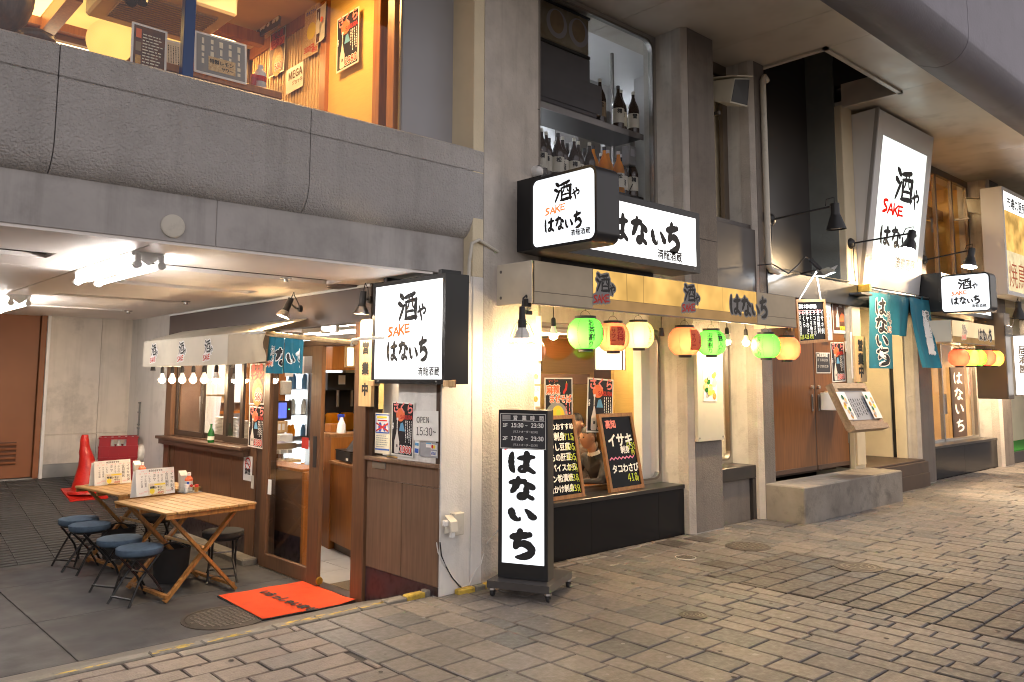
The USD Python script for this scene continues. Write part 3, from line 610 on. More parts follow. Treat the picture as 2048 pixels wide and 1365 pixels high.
part(cl, 'ceiling_sheet', MB().poly(pg, Frame((0, 0, ZC + .02), (1, 0, 0), (0, -1, 0)) if False else Frame((0, 0, ZC), (1, 0, 0), (0, 1, 0)), 0, .03), 'alley_ceiling')
for i, r in enumerate(rects): part(cl, 'ceiling_slot', MB().box((r[0] - .02, r[1] - .02, ZC + .05), (r[2] + .02, r[3] + .02, ZC + .06)), 'ceiling_slot' if i < 2 else 'slot_dark')
part(cl, 'ceiling_backing', MB().box((-9, 4.96, ZC + .12), (XP + .3, YB + .4, ZC + .2)), 'slot_dark')
# back wall and orange steel door
bw = thing('underpass_back_wall', 'cream panelled back wall of the underpass above a grey plinth', 'wall')
xd = 2.655; xs_ = [xd + .05, 3.32, 3.98, 4.6]
for i in range(3): part(bw, 'wall_panel', MB().cbox((xs_[i] + .002, YB, .84), (xs_[i + 1] - .002, YB + .06, ZC + .1), .003), 'panel_cream')
for i in range(3): part(bw, 'wall_panel', MB().cbox((xs_[i] + .002, YB - .004, .475), (xs_[i + 1] - .002, YB + .06, .838), .003), 'panel_cream')
part(bw, 'plinth', MB().box((xd + .05, YB - .03, .0), (4.6, YB + .06, .475)), 'plinth_grey')
part(bw, 'door_jamb', MB().box((xd + .012, YB - .05, .0), (xd + .048, YB + .06, ZC + .1)), 'white_paint')
part(bw, 'wall_panel', MB().box((-9, YB + .03, .0), (.55, YB + .1, ZC + .1)), 'panel_cream')
dr = thing('steel_door', 'orange brown steel door with louvre at the back of the underpass', 'door', (1.6, YB, .25))
part(dr, 'door_leaf', MB().box((.62, YB + .03, .33), (xd - .06, YB + .07, ZC + .02)), 'door_orange')
part(dr, 'frame', MB().box((xd - .052, YB - .02, .2), (xd + .01, YB + .08, ZC + .04)).box((.55, YB - .02, .2), (.612, YB + .08, ZC + .04)), 'door_orange')
part(dr, 'threshold', MB().box((.55, YB - .04, .1), (xd - .055, YB + .06, .32)), 'plinth_grey')
lf = at('y', YB + .03, 33, 884); lb = at('y', YB + .03, 29, 930)
part(dr, 'louvre_opening', MB().box((1.55, YB + .020, lb[2]), (lf[0] + .0, YB + .028, lf[2])), 'door_orange_dark')
for k in range(5):
    z = lb[2] + (k + .5) * (lf[2] - lb[2]) / 5; part(dr, 'louvre_slat', MB().obox(((1.55 + lf[0]) / 2, YB + .012, z), ((1, 0, 0), (0, .75, .66), (0, -.66, .75)), ((lf[0] - 1.55) / 2, .016, .003)), 'door_orange')
# left side of the underpass and things behind the walls so that nothing is open to the sky
part(bld, 'side_wall', MB().box((-9.2, 4.8, -.6), (-9, 12, 9)).box((-9.2, 12, -.6), (25, 12.2, 9)).box((25, 3.6, -.6), (25.2, 12.2, 9)), 'plaster_white')
part(bld, 'side_wall', MB().box((-6.2, 5.0, -.5), (-6, 12, ZC + .1)), 'panel_cream')

mat('step_brown', (.075, .045, .028), .5, var=.3, vscale=5, spots=.3)

# ================================================================ wooden shopfront in the underpass (faces -x)
kf = thing('kiosk_shopfront', 'brown wooden shopfront with serving windows and open sliding door inside the underpass', 'shopfront', (XP, 7.8, ZA))
def bx(y0, z0, y1, z1, x0=XP, x1=XP + .06): return MB().cbox((x0, y0, z0), (x1, y1, z1), .004)
part(kf, 'end_wall', MB().box((XP, 10.2, ZA), (XP + .12, YB, ZC + .1)), 'plaster_smooth')
part(kf, 'header_beam', MB().box((XP - .015, 5.70, 2.03), (XP + .12, 10.2, ZC + .09)), 'beam_brown')
part(kf, 'header_trim', MB().box((XP - .03, 5.70, ZC - .025), (XP - .014, 10.2, ZC - .004)), 'white_metal')
ys = [7.80, 8.30, 8.82, 9.36, 9.90, 10.2]
for i in range(5): part(kf, 'lower_board', bx(ys[i] + .003, .0, ys[i + 1] - .003, .80), 'wood_panel')
part(kf, 'kick_plate', MB().box((XP + .002, 7.70, ZA - .02), (XP + .05, 10.2, -.003)), 'vinyl_black')
part(kf, 'stone_plinth', MB().cbox((XP - .16, 7.62, ZA - .02), (XP - .002, 10.2, ZA + .06), .012), 'kerb_grey')
part(kf, 'serving_shelf', MB().cbox((XP - .12, 7.84, .835), (XP + .03, 10.22, .872), .006), 'wood_dark_flat')
part(kf, 'shelf_apron', MB().box((XP - .085, 7.86, .775), (XP - .002, 10.2, .834)), 'wood_dark_flat')
for y0, y1 in ((10.02, 10.2), (7.70, 7.90)): part(kf, 'post', bx(y0, ZA, y1, 2.03, XP - .02, XP + .08), 'wood_panel')
def sash(y0, y1, x, z0=.885, z1=1.99, mid=()):
    f = MB(); w = .045
    for a, c in ((y0, y0 + w), (y1 - w, y1)): f.box((x, a, z0), (x + .028, c, z1))
    f.box((x + .001, y0 + w, z0), (x + .027, y1 - w, z0 + .06)); f.box((x + .001, y0 + w, z1 - .05), (x + .027, y1 - w, z1))
    for m in mid: f.box((x, m - .03, z0 + .06), (x + .028, m + .03, z1 - .05))
    p_ = part(kf, 'sliding_window', f, 'sash_dark'); part(p_, 'pane', MB().box((x + .012, y0 + w, z0 + .06), (x + .016, y1 - w, z1 - .05)), 'window_glass')
    part(p_, 'pull', MB().box((x - .003, y0 + .012, 1.27), (x - .0005, y0 + .028, 1.42)), 'steel')
sash(9.18, 10.02, XP + .032); sash(8.62, 9.34, XP + .062); sash(7.90, 8.52, XP + .0, mid=(8.12,))
part(kf, 'window_track', MB().box((XP - .004, 7.9, .872), (XP + .10, 10.02, .884)), 'wood_dark')
part(kf, 'window_mullion', MB().box((XP + .03, 8.50, .884), (XP + .09, 8.62, 2.03)), 'sash_dark')
# door
for y0, y1 in ((7.50, 7.70),): part(kf, 'door_post', bx(y0, ZA, y1, 2.03, XP - .01, XP + .10), 'wood_dark')
part(kf, 'door_post', bx(5.72, ZA, 5.90, 2.03, XP - .035, XP + .08), 'wood_panel')
part(kf, 'door_head', MB().cbox((XP - .03, 5.9, 1.845), (XP + .1, 7.5, 1.90), .004), 'wood_dark_flat')
part(kf, 'door_closer', MB().cbox((XP - .07, 6.16, 1.955), (XP - .032, 6.42, 2.02), .006), 'steel')
part(kf, 'transom_pane', MB().box((XP + .04, 5.9, 1.90), (XP + .046, 7.5, 2.03)), 'window_glass')
part(kf, 'door_track', MB().box((XP - .04, 5.9, ZA - .02), (XP + .10, 7.6, ZA + .006)), 'steel')
part(kf, 'door_track', MB().box((XP - .02, 5.9, ZA + .006), (XP - .012, 7.6, ZA + .012)), 'steel_dark')
xd_, f = XP - .045, MB()
for a, c in ((6.42, 6.60), (7.40, 7.52)): f.cbox((xd_, a, ZA + .012), (xd_ + .04, c, 1.845), .003)
for a, c in ((ZA + .012, ZA + .14), (1.76, 1.845)): f.cbox((xd_ + .001, 6.60, a), (xd_ + .039, 7.40, c), .003)
dl = part(kf, 'sliding_door', f, 'wood_panel'); part(dl, 'pane', MB().box((xd_ + .016, 6.60, ZA + .14), (xd_ + .021, 7.40, 1.76)), 'window_glass')
part(dl, 'pull', MB().cbox((xd_ - .006, 6.47, .78), (xd_ - .0005, 6.53, 1.05), .002), 'black_plastic')
part(dl, 'sticker', MB().box((xd_ - .003, 6.62, .93), (xd_ - .0008, 6.74, 1.03)), 'print_red')
part(dl, 'sticker', MB().box((xd_ - .003, 7.30, .46), (xd_ - .0008, 7.37, .60)), 'print_white')
part(dl, 'roller', MB().lathe([(0, .012), (.03, .012), (.035, 0)], (xd_ + .02, 6.405, ZA + .06), 16, (0, -1, 0)), 'brass')
# boarded part right of the door with a fixed window above
part(kf, 'sill', MB().cbox((XP - .04, 4.776, .905), (XP + .06, 5.72, .935), .004), 'wood_panel_worn')
part(kf, 'upper_board', MB().cbox((XP - .012, 4.774, .762), (XP + .05, 5.715, .903), .003), 'wood_panel_worn')
for a, c in ((4.774, 5.225), (5.23, 5.715)): part(kf, 'lower_board', MB().cbox((XP - .008, a, .062), (XP + .05, c, .758), .003), 'wood_panel_worn')
part(kf, 'kick_plate', MB().box((XP - .006, 4.774, ZA - .1), (XP + .05, 5.715, .060)), 'vinyl_black')
part(kf, 'label_holder', MB().cbox((XP - .026, 5.44, .845), (XP - .013, 5.62, .895), .003), 'steel')
part(kf, 'window_frame', MB().box((XP, 4.774, .935), (XP + .05, 4.82, 2.03)), 'wood_dark'); part(kf, 'window_frame', MB().box((XP, 5.66, .935), (XP + .05, 5.715, 2.03)), 'wood_dark')
part(kf, 'window_pane', MB().box((XP + .022, 4.82, .935), (XP + .027, 5.66, 2.03)), 'window_glass')
part(kf, 'back_panel', MB().box((XP + .10, 5.36, .935), (XP + .112, 5.66, 2.03)), 'wall_white')

# rooms behind the shopfront and the street windows
rm = thing('ground_floor_room', 'bright restaurant room with tiled floor behind the wooden shopfront', 'room', (5.5, 8, ZA))
part(rm, 'floor', MB().box((XP + .08, 5.35, -.6), (8.6, 10.3, ZA - .004)), 'joint_dark')
for i in range(6):
    for j in range(8):
        x0, y0 = XP + .11 + i * .42, 6.46 + j * .42
        if x0 < 6: part(rm, 'floor_tile', MB().box((x0 + .002, y0 + .002, ZA - .02), (x0 + .418, y0 + .418, ZA)), 'tile_floor')
part(rm, 'ceiling', MB().box((XP + .12, 5.3, 2.10), (8.6, 10.3, 2.2)), 'wall_white')
part(rm, 'rear_wall', MB().box((XP + .06, 10.0, ZA), (8.6, 10.2, 2.1)), 'wall_warm')
part(rm, 'dark_end_panel', MB().box((XP + .07, 9.96, ZA), (4.02, 9.995, 2.1)), 'room_brown'); part(rm, 'white_end_panel', MB().box((4.42, 9.96, ZA), (5.6, 9.995, 2.1)), 'wall_white')
part(rm, 'right_wall', MB().box((8.5, 5.6, ZA), (8.6, 10.2, 2.1)), 'room_brown')
part(rm, 'partition', MB().box((4.93, 5.36, ZA), (4.98, 7.55, 2.1)).box((4.98, 7.5, ZA), (8.5, 7.55, 2.1)), 'wallpaper_gold')
part(rm, 'beam', MB().box((4.98, 6.6, 1.50), (7.4, 6.75, 1.62)), 'room_brown')
part(rm, 'beam', MB().box((4.98, 7.42, 1.66), (7.4, 7.49, 1.80)), 'room_brown')
part(rm, 'shelf_wall', MB().box((5.25, 5.36, ZA), (5.28, 5.37, .5)), 'room_brown')
part(rm, 'door_mat', MB().box((XP + .105, 5.95, ZA - .01), (4.75, 6.45, ZA + .006)), 'mat_coir')
def lamp_panel(name, c, sx, sy, m, label, down=True):
    t = thing(name, label, 'ceiling lamp', c)
    part(t, 'housing', MB().cbox((c[0] - sx - .02, c[1] - sy - .02, c[2]), (c[0] + sx + .02, c[1] + sy + .02, c[2] + .05), .005), 'white_metal')
    part(t, 'diffuser', MB().box((c[0] - sx, c[1] - sy, c[2] - .012), (c[0] + sx, c[1] + sy, c[2] - .001)), m)
lamp_panel('ceiling_lamp', (4.4, 7.4, 2.04), .12, .5, 'room_lamp_white', 'white ceiling lamp just inside the sliding door')
lamp_panel('ceiling_lamp', (4.6, 9.2, 2.04), .3, .4, 'room_lamp_white', 'white ceiling lamp above the kitchen fridge')
lamp_panel('ceiling_lamp', (5.9, 6.1, 2.04), .35, .2, 'room_lamp_warm', 'warm ceiling lamp above the diners by the street window')
lamp_panel('ceiling_lamp', (8.0, 6.0, 2.04), .12, .12, 'room_lamp_warm', 'warm ceiling lamp behind the narrow street window')
lamp_panel('ceiling_lamp', (4.4, 5.6, 2.04), .2, .06, 'room_lamp_warm', 'warm lamp above the shelf of sake bottles by the poster window')

# ================================================================ street front between the pillars
def rounded(x0, z0, x1, z1, r): return shapely.box(x0 + r, z0 + r, x1 - r, z1 - r).buffer(r, 5)
def street_window(x0, x1, z0, z1, y=YGL, r=.09, w=.045, glass='window_glass'):
    fr = Frame((0, y, 0), (1, 0, 0), (0, 0, 1))
    o = shapely.box(x0, z0, x1, z1).difference(rounded(x0 + w, z0 + w, x1 - w, z1 - w, r))
    t = part(bld, 'street_window', MB().poly(o, fr.sub(0, 0, -.03), 0, .06), 'steel')
    o2 = rounded(x0 + w - .012, z0 + w - .012, x1 - w + .012, z1 - w + .012, r).difference(rounded(x0 + w + .008, z0 + w + .008, x1 - w - .008, z1 - w - .008, r))
    part(t, 'gasket', MB().poly(o2, fr.sub(0, 0, .0305), 0, .006), 'steel_dark')
    part(t, 'pane', MB().poly(rounded(x0 + w - .005, z0 + w - .005, x1 - w + .005, z1 - w + .005, r), fr.sub(0, 0, .0), 0, .006), glass)
    return t
def granite(x0, x1, ztop, joints, m='granite_black', front=YG):
    js = [x0] + joints + [x1]
    for i in range(len(js) - 1): part(bld, 'granite_slab', MB().box((js[i] + .002, front, -.03), (js[i + 1] - .002, front + .04, ztop - .042)), m)
    part(bld, 'granite_sill', MB().cbox((x0 - .0, front - .012, ztop - .04), (x1 + .0, YGL + .12, ztop), .004), 'granite_step' if m == 'granite_black' else m)
    part(bld, 'granite_backing', MB().box((x0, front + .045, -.05), (x1, YGL + .1, ztop - .045)), 'joint_dark')
granite(4.872, 7.05, .492, [5.63, 6.62]); street_window(4.872, 7.05, .492, 2.08)
part(bld, 'window_reveal', MB().box((7.0, YGL - .02, .495), (7.05, YGL + .3, 2.2)).box((6.86, YGL + .08, .50), (7.0, YGL + .1, 2.05)), 'wall_white')
part(bld, 'lintel_wall', MB().box((4.872, YGL - .05, 2.082), (7.05, YGL + .12, 3.28)), 'plaster_white')
street_window(4.872, 7.05, 3.28, ZS - .012, r=.12, w=.06, glass='window_glass_dark')
# narrow bay between the second and third pillars
part(bld, 'bay_apron', MB().box((7.588, YG + .02, -.03), (8.40, YG + .06, .452)), 'pillar_paint')
part(bld, 'granite_sill', MB().cbox((7.588, YG - .03, .455), (8.40, YGL + .1, .60), .006), 'granite_step')
part(bld, 'granite_sill', MB().cbox((8.33, YG - .025, -.03), (8.40, YG + .055, .452), .004), 'granite_step')
street_window(7.588, 8.40, .60, 2.10, r=.09)
part(bld, 'lintel_wall', MB().box((7.588, YGL - .05, 2.10), (8.40, YGL + .1, 3.25)), 'plaster_white')
part(bld, 'dark_board', MB().cbox((7.60, YF + .02, 2.2), (8.47, YF + .05, 3.30), .004), 'dark_panel')
part(bld, 'dark_ledge', MB().box((7.60, YF + .06, 3.28), (8.40, YGL, 3.36)), 'dark_panel')
o = shapely.box(7.588, 3.36, 8.40, ZS).difference(rounded(7.63, 3.40, 8.30, 5.06, .08))
part(bld, 'bay_frame', MB().poly(o, Frame((0, YGL - .02, 0), (1, 0, 0), (0, 0, 1)), 0, .05), 'alu_bronze')
part(bld, 'bay_panel', MB().box((7.60, YGL + .04, 3.38), (8.39, YGL + .08, 5.3)), 'plaster_yellow')
part(bld, 'bay_rail', MB().cbox((7.60, YGL - .07, 5.10), (8.39, YGL - .025, 5.14), .003).cbox((7.60, YGL - .07, 5.18), (8.39, YGL - .025, 5.22), .003), 'alu_bronze')
# cupboard doors under the black beam, and the dark recess above them
YD = 4.965
cup = thing('cupboard', 'tall brown wood grain cupboard with two doors above the concrete step', 'cupboard', (9.7, YD, .4))
for i, (a, c) in enumerate(((8.73, 9.80), (9.83, 10.71))):
    d = part(cup, 'door', MB().cbox((a, YD, .455), (c, YD + .03, 2.52), .003), 'wood_cabinet')
    part(d, 'bottom_rail', MB().cbox((a, YD - .006, .445), (c, YD + .03, .50), .002), 'wood_dark_flat')
    hx = c - .07 if i == 0 else a + .07
    part(d, 'handle', MB().cbox((hx - .018, YD - .014, 1.17), (hx + .018, YD - .001, 1.38), .004), 'steel'); part(d, 'handle_slot', MB().box((hx - .008, YD - .0165, 1.20), (hx + .008, YD - .0145, 1.35)), 'black_metal')
    part(d, 'lock', MB().lathe([(0, .03), (.022, .03), (.026, .01), (.026, 0)], (hx, YD, 1.47), 16, (0, -1, 0)), 'steel', smooth=40)
    for z in (.8, 2.2): part(d, 'hinge', MB().box(((a + .004) if i == 0 else (c - .03), YD - .004, z - .07), ((a + .03) if i == 0 else (c - .004), YD - .0005, z + .07)), 'steel')
part(cup, 'frame', MB().box((8.68, YD + .005, .40), (8.728, YD + .2, 2.55)).box((9.802, YD + .004, .455), (9.828, YD + .03, 2.52)).box((10.712, YD + .005, .40), (10.74, YD + .2, 2.55)).box((8.7, YD + .19, .38), (10.72, YD + .2, 2.55)), 'wood_dark')
part(bld, 'black_beam', MB().cbox((8.60, YF - .02, 2.56), (12.95, YF + .16, 2.86), .006), 'black_satin')
part(bld, 'recess_ledge', MB().box((8.68, YF + .16, 2.80), (12.95, 6.3, 2.85)), 'dark_grey_panel')
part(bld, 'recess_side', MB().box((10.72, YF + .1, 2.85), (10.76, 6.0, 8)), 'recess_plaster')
part(bld, 'recess_back', MB().box((9.62, 5.40, 2.85), (10.72, 5.43, 7.9)), 'dark_grey_panel')
part(bld, 'recess_back', MB().box((8.4, 5.62, 2.85), (9.62, 5.66, 7.9)), 'black_metal')
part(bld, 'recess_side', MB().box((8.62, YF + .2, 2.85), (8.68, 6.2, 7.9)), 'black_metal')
# stair doorway behind the long curtain
part(bld, 'doorway_wall', MB().box((12.90, 5.30, .0), (12.95, 8.2, 2.8)), 'plaster_yellow')
part(bld, 'doorway_wall', MB().box((12.905, YF + .18, .3), (12.95, 5.24, 2.8)), 'plaster_yellow')
part(bld, 'doorway_gap', MB().box((12.93, 5.24, .3), (12.96, 5.30, 2.8)), 'black_metal')
part(bld, 'doorway_wall', MB().box((11.05, 5.45, .0), (11.12, 8.2, 2.8)), 'plaster_yellow')
part(bld, 'doorway_wall', MB().box((11.05, 8.2, .0), (13.0, 8.3, 2.8)), 'plaster_yellow')
part(bld, 'doorway_floor', MB().cbox((10.98, YF - .05, .0), (12.95, 8.2, .385), .006), 'step_brown')
part(bld, 'doorway_step', MB().cbox((11.03, YF - .10, .0), (12.95, YF - .052, .36), .004).cbox((11.03, YF - .115, -.02), (12.95, YF - .101, .20), .004), 'step_brown')
for k in range(5): part(bld, 'stair', MB().cbox((11.13, 5.75 + k * .27, .385 + k * .19), (12.2, 5.75 + (k + 1) * .27 + .02, .385 + (k + 1) * .19), .004), 'granite_step')
lamp_panel('ceiling_lamp', (11.7, 5.4, 2.70), .22, .22, 'room_lamp_warm', 'warm ceiling lamp inside the stair doorway behind the long curtain')
# far bay
granite(13.50, 16.78, .52, [15.1]); part(bld, 'street_window', MB().box((13.50, YGL - .03, .52), (13.56, YGL + .03, 2.2)).box((15.02, YGL - .03, .52), (15.07, YGL + .03, 2.2)).box((16.70, YGL - .03, .52), (16.78, YGL + .03, 2.2)).box((13.56, YGL - .03, .52), (16.7, YGL + .03, .56)), 'steel')
part(bld, 'street_window_pane', MB().box((13.56, YGL, .56), (16.7, YGL + .006, 2.2)), 'window_glass')
part(bld, 'lintel_wall', MB().box((13.50, YGL - .05, 2.2), (16.78, YGL + .1, 3.0)), 'plaster_yellow')
f = MB()
for x in (13.5, 14.3, 15.1, 15.9, 16.7): f.cbox((x, YGL - .05, 3.0), (x + .06, YGL + .01, ZS - .12), .004)
f.box((13.5, YGL - .05, ZS - .12), (16.78, YGL + .02, ZS - .004)).box((13.5, YGL - .05, 2.96), (16.78, YGL + .02, 3.02))
t = part(bld, 'upper_window', f, 'alu_bronze'); part(t, 'pane', MB().box((13.5, YGL - .01, 3.02), (16.78, YGL - .004, ZS - .12)), 'window_glass')
far_ = thing('far_dining_room', 'warm lit dining room behind the far street windows', 'room', (15, 6.5, 0))
part(far_, 'lower_walls', MB().box((13.5, 6.6, .3), (16.8, 6.7, 2.3)).box((13.45, YGL + .1, .3), (13.52, 6.6, 2.3)).box((16.74, YGL + .1, .3), (16.8, 6.6, 2.3)), 'wall_warm')
part(far_, 'lower_floor', MB().box((13.5, YGL + .1, .3), (16.8, 6.6, .35)), 'room_brown'); part(far_, 'lower_ceiling', MB().box((13.5, YGL + .08, 2.25), (16.8, 6.7, 2.32)), 'wall_warm')
part(far_, 'upper_walls', MB().box((12.9, 7.6, 2.9), (17.6, 7.7, 5.5)).box((13.0, YGL + .1, 2.9), (13.06, 7.6, 5.5)).box((17.3, YGL + .1, 2.9), (17.36, 7.6, 5.5)), 'wallpaper_gold')
part(far_, 'upper_ceiling', MB().box((12.9, YGL + .05, 5.40), (17.6, 7.7, 5.46)), 'wall_warm'); part(far_, 'upper_floor', MB().box((12.9, YGL + .05, 2.85), (17.6, 7.7, 2.9)), 'room_brown')
part(far_, 'upper_partition', MB().box((15.2, 6.1, 2.9), (15.26, 7.6, 4.75)).box((15.26, 6.1, 2.9), (17.3, 6.16, 4.75)), 'wall_warm')
part(far_, 'upper_beam', MB().box((13.0, 5.9, 4.75), (17.3, 6.05, 4.95)), 'wood_orange')
lamp_panel('ceiling_lamp', (15.0, 5.9, 2.2), .3, .1, 'room_lamp_warm', 'warm ceiling lamp in the far ground floor dining room')
lamp_panel('ceiling_lamp', (14.6, 6.6, 5.33), .5, .25, 'room_lamp_warm', 'warm ceiling lamp in the far upper dining room')
# last visible bay: shop entrance with artificial grass
part(bld, 'far_wall', MB().box((17.33, 5.9, -.1), (22, 6.0, ZS)).box((17.33, 5.45, .3), (17.4, 5.9, 3)), 'plaster_yellow')
part(bld, 'far_entrance', MB().cbox((17.33, 5.0, -.05), (22, 5.9, .20), .006), 'granite_step'); part(bld, 'far_grass_mat', MB().box((17.36, 5.06, .20), (22, 5.88, .222)), 'artificial_grass')
part(bld, 'far_door', MB().box((18.5, 5.86, .22), (18.56, 5.9, 2.3)).box((19.6, 5.86, .22), (19.66, 5.9, 2.3)).box((18.5, 5.86, 2.3), (19.66, 5.9, 2.36)), 'black_metal')
part(bld, 'far_lintel', MB().box((17.33, 5.05, 3.0), (22, 5.9, ZS)), 'plaster_yellow')
# sake store upstairs (cool light) and restaurant upstairs on the left (amber light)
st = thing('sake_store_room', 'white upstairs store room with cool light behind the tall street window', 'room', (6, 7, 3.2))
part(st, 'walls', MB().box((4.9, 8.6, 3.1), (9.0, 8.7, 5.6)).box((4.86, YGL + .1, 3.1), (4.9, 8.6, 5.6)).box((8.9, YGL + .2, 3.1), (9.0, 8.6, 5.6)), 'wall_white'); part(st, 'ceiling', MB().box((4.86, YGL + .05, 5.50), (9.0, 8.7, 5.6)), 'wall_white'); part(st, 'floor', MB().box((4.86, YGL + .05, 3.05), (9.0, 8.7, 3.15)), 'grey_matt')
part(st, 'duct', MB().box((7.1, 6.9, 5.05), (8.4, 7.15, 5.5)).box((8.2, 6.3, 3.15), (8.36, 6.5, 5.5)), 'wall_white')
lamp_panel('ceiling_lamp', (7.3, 7.6, 5.42), .5, .15, 'room_lamp_cool', 'cool tube lamp in the upstairs sake store room')
ur = thing('upstairs_dining_room', 'amber lit upstairs dining room with wooden slat wall above the overpass', 'room', (1, 7, 2.75))
part(ur, 'floor', MB().box((-6, 5.06, 2.68), (3.7, 9.5, 2.75)), 'room_brown'); part(ur, 'rear_wall', MB().box((-6, 8.5, 2.7), (3.7, 8.6, 5.5)), 'wallpaper_gold'); part(ur, 'ceiling', MB().box((-6, 5.06, 5.0), (3.7, 9.5, 5.1)), 'wall_warm')
part(ur, 'left_wall', MB().box((-6.1, 5.06, 2.7), (-6, 9.5, 5.1)), 'wallpaper_gold')
part(ur, 'valance', MB().box((-6, 5.0, 4.95), (4.1, 5.04, ZS)), 'wood_orange')

# ================================================================ light box signs
def logo(parent, fr, W, Hh, lay, black='print_black', red='print_orange_lit', fat=1.7, w=.0015):
    'brush lettering; lay: list of (character, u, v, width, height) as fractions of the face'
    B, Rr = MB(), MB()
    for ch, u, v, a, h in lay:
        (Rr if ch in 'SAKE' else B).poly(bput(ch, u * W, v * Hh, a * W, h * Hh, fat), fr, w)
    part(parent, 'lettering', B, black); part(parent, 'red_lettering', Rr, red)
SQ = [('酒', .37, .61, .27, .29), ('や', .645, .60, .125, .17), ('S', .21, .45, .075, .10), ('A', .29, .455, .085, .095), ('K', .375, .465, .08, .105), ('E', .462, .48, .075, .09),
      ('は', .20, .19, .155, .21), ('な', .375, .20, .14, .20), ('い', .535, .20, .12, .15), ('ち', .665, .19, .135, .23)]
def small_name(parent, fr, u, v, size, m='print_black', sq=1.0, vertical=False):
    b = MB(); write(b, fr, '清龍酒蔵', u, v, size, 1, 40, squeeze=sq, vertical=vertical); part(parent, 'small_lettering', b, m)
def box_sign(name, fr, W, Hh, depth, border, label, face='sign_lit', body='black_satin', r=0.0, loc=None):
    'light box: fr is the lower left corner of its front'
    t = thing(name, label, 'sign', fr.pt(W / 2, 0, -depth / 2) if loc is None else loc)
    o = rounded(0, 0, W, Hh, r) if r else shapely.box(0, 0, W, Hh)
    i = rounded(border, border, W - border, Hh - border, max(r - border, .005)) if r else shapely.box(border, border, W - border, Hh - border)
    part(t, 'casing', MB().poly(o, fr.sub(0, 0, -depth), 0, depth - .012), body, smooth=30 if r else False)
    part(t, 'frame', MB().poly(o.difference(i), fr.sub(0, 0, -.0118), 0, .0118), body)
    part(t, 'lit_face', MB().poly(i, fr.sub(0, 0, -.0115), 0, .0055), face)
    if not r:
        for u in (.1, W - .1): part(t, 'screw', MB().lathe([(0, .003), (.007, .002), (.008, 0)], fr.pt(u, border * .5, 0), 8, fr.n), 'steel_dark')
    return t, fr.sub(border, border, -.006), W - 2 * border, Hh - 2 * border
# large square sign at the mouth of the underpass
X1 = 3.55; t, ff, W, Hh = box_sign('lightbox_sign', frame_x(X1, 5.463, 1.518), .935, .792, .215, .035, 'large square white lit sign with black frame hung under the overpass', face='sign_lit')
logo(t, ff, W, Hh, SQ); small_name(t, ff, .66 * W, .045 * Hh, .066 * 1.0)
for y in (5.44, 4.50): part(t, 'bracket', MB().cbox((X1 - .012, y - .03, 1.50), (X1 + .05, y + .035, 1.545), .004), 'wood_light')
part(t, 'bracket', MB().cbox((X1 + .06, 4.52, 1.495), (X1 + .10, 4.56, 1.55), .004), 'wood_frame')
part(t, 'hanger', MB().box((X1 + .02, 4.60, 2.308), (X1 + .2, 4.64, ZC)).box((X1 + .02, 5.3, 2.308), (X1 + .2, 5.34, ZC)), 'black_metal')
# rounded projecting sign and the long sign behind it
def projecting(X, label, long_x1, label2, far=False):
    t, ff, W, Hh = box_sign('lightbox_sign', frame_x(X, 4.535, 2.56), .69, .575, .255, .022, label, face='sign_lit_far' if far else 'sign_lit_cool', r=.075)
    logo(t, ff, W, Hh, SQ if not far else SQ); small_name(t, ff, .62 * W, .09 * Hh, .05)
    part(t, 'arm', MB().box((X + .06, 4.536, 2.75), (X + .2, 4.58, 2.95)), 'black_metal')
    a = X + .13; Lw = long_x1 - a
    t, ff, W, Hh = box_sign('lightbox_sign', frame_y(4.55, a, 2.60), Lw, .598, .345, .06, label2, face='sign_lit', loc=(a + Lw / 2, 4.7, 2.6))
    part(t, 'back_plate', MB().box((a + .05, YF - .004, 2.56), (a + Lw - .3, YF + .02, 3.24)), 'black_metal')
    lay = [('酒', .03, .25, .115, .55), ('や', .15, .22, .05, .3), ('S', .20, .30, .028, .17), ('A', .232, .30, .03, .17), ('K', .266, .30, .03, .17), ('E', .30, .30, .026, .17),
           ('は', .395, .27, .10, .50), ('な', .52, .26, .11, .50), ('い', .66, .28, .10, .34), ('ち', .765, .22, .105, .56)]
    logo(t, ff, W, Hh, lay, fat=1.9); small_name(t, ff, .70 * W, .06 * Hh, .098 * 1.0)
projecting(4.40, 'rounded projecting lit sign above the street awning near the corner pillar', 6.745, 'long horizontal lit sign behind the rounded projecting sign over the street window')
projecting(13.0, 'rounded projecting lit sign right of the long blue curtain under a lamp arm', 15.4, 'far long sign seen edge on behind the farther rounded sign')
# tall wedge-shaped sign leaning over the street
ZT0, ZT1, YT0, YT1, XT0, XT1 = 2.87, 5.30, 4.875, 4.545, 11.06, 13.10
t = thing('leaning_sign', 'tall white wedge shaped lit sign leaning out above the stair doorway', 'sign', (12, 4.9, ZT0))
lean = np.array([0, YT1 - YT0, ZT1 - ZT0]); fr = Frame((XT0, YT0, ZT0), (1, 0, 0), lean); LH = float(np.linalg.norm(lean)); WW = XT1 - XT0
part(t, 'casing', MB().hull([(x, y, z) for x in (XT0, XT1) for y, z in ((YT0 + .012, ZT0), (YT1 + .012, ZT1), (4.95, ZT1 - .02), (4.95, ZT0))]), 'white_metal')
u0, u1, v0, v1 = .27, 1.86, .30, 2.13
part(t, 'frame', MB().poly(shapely.box(0, 0, WW, LH).difference(shapely.box(u0, v0, u1, v1)), fr.sub(0, 0, -.010), 0, .012), 'white_metal')
part(t, 'lit_face', MB().poly(shapely.box(u0, v0, u1, v1), fr.sub(0, 0, -.010), 0, .004), 'sign_lit_soft')
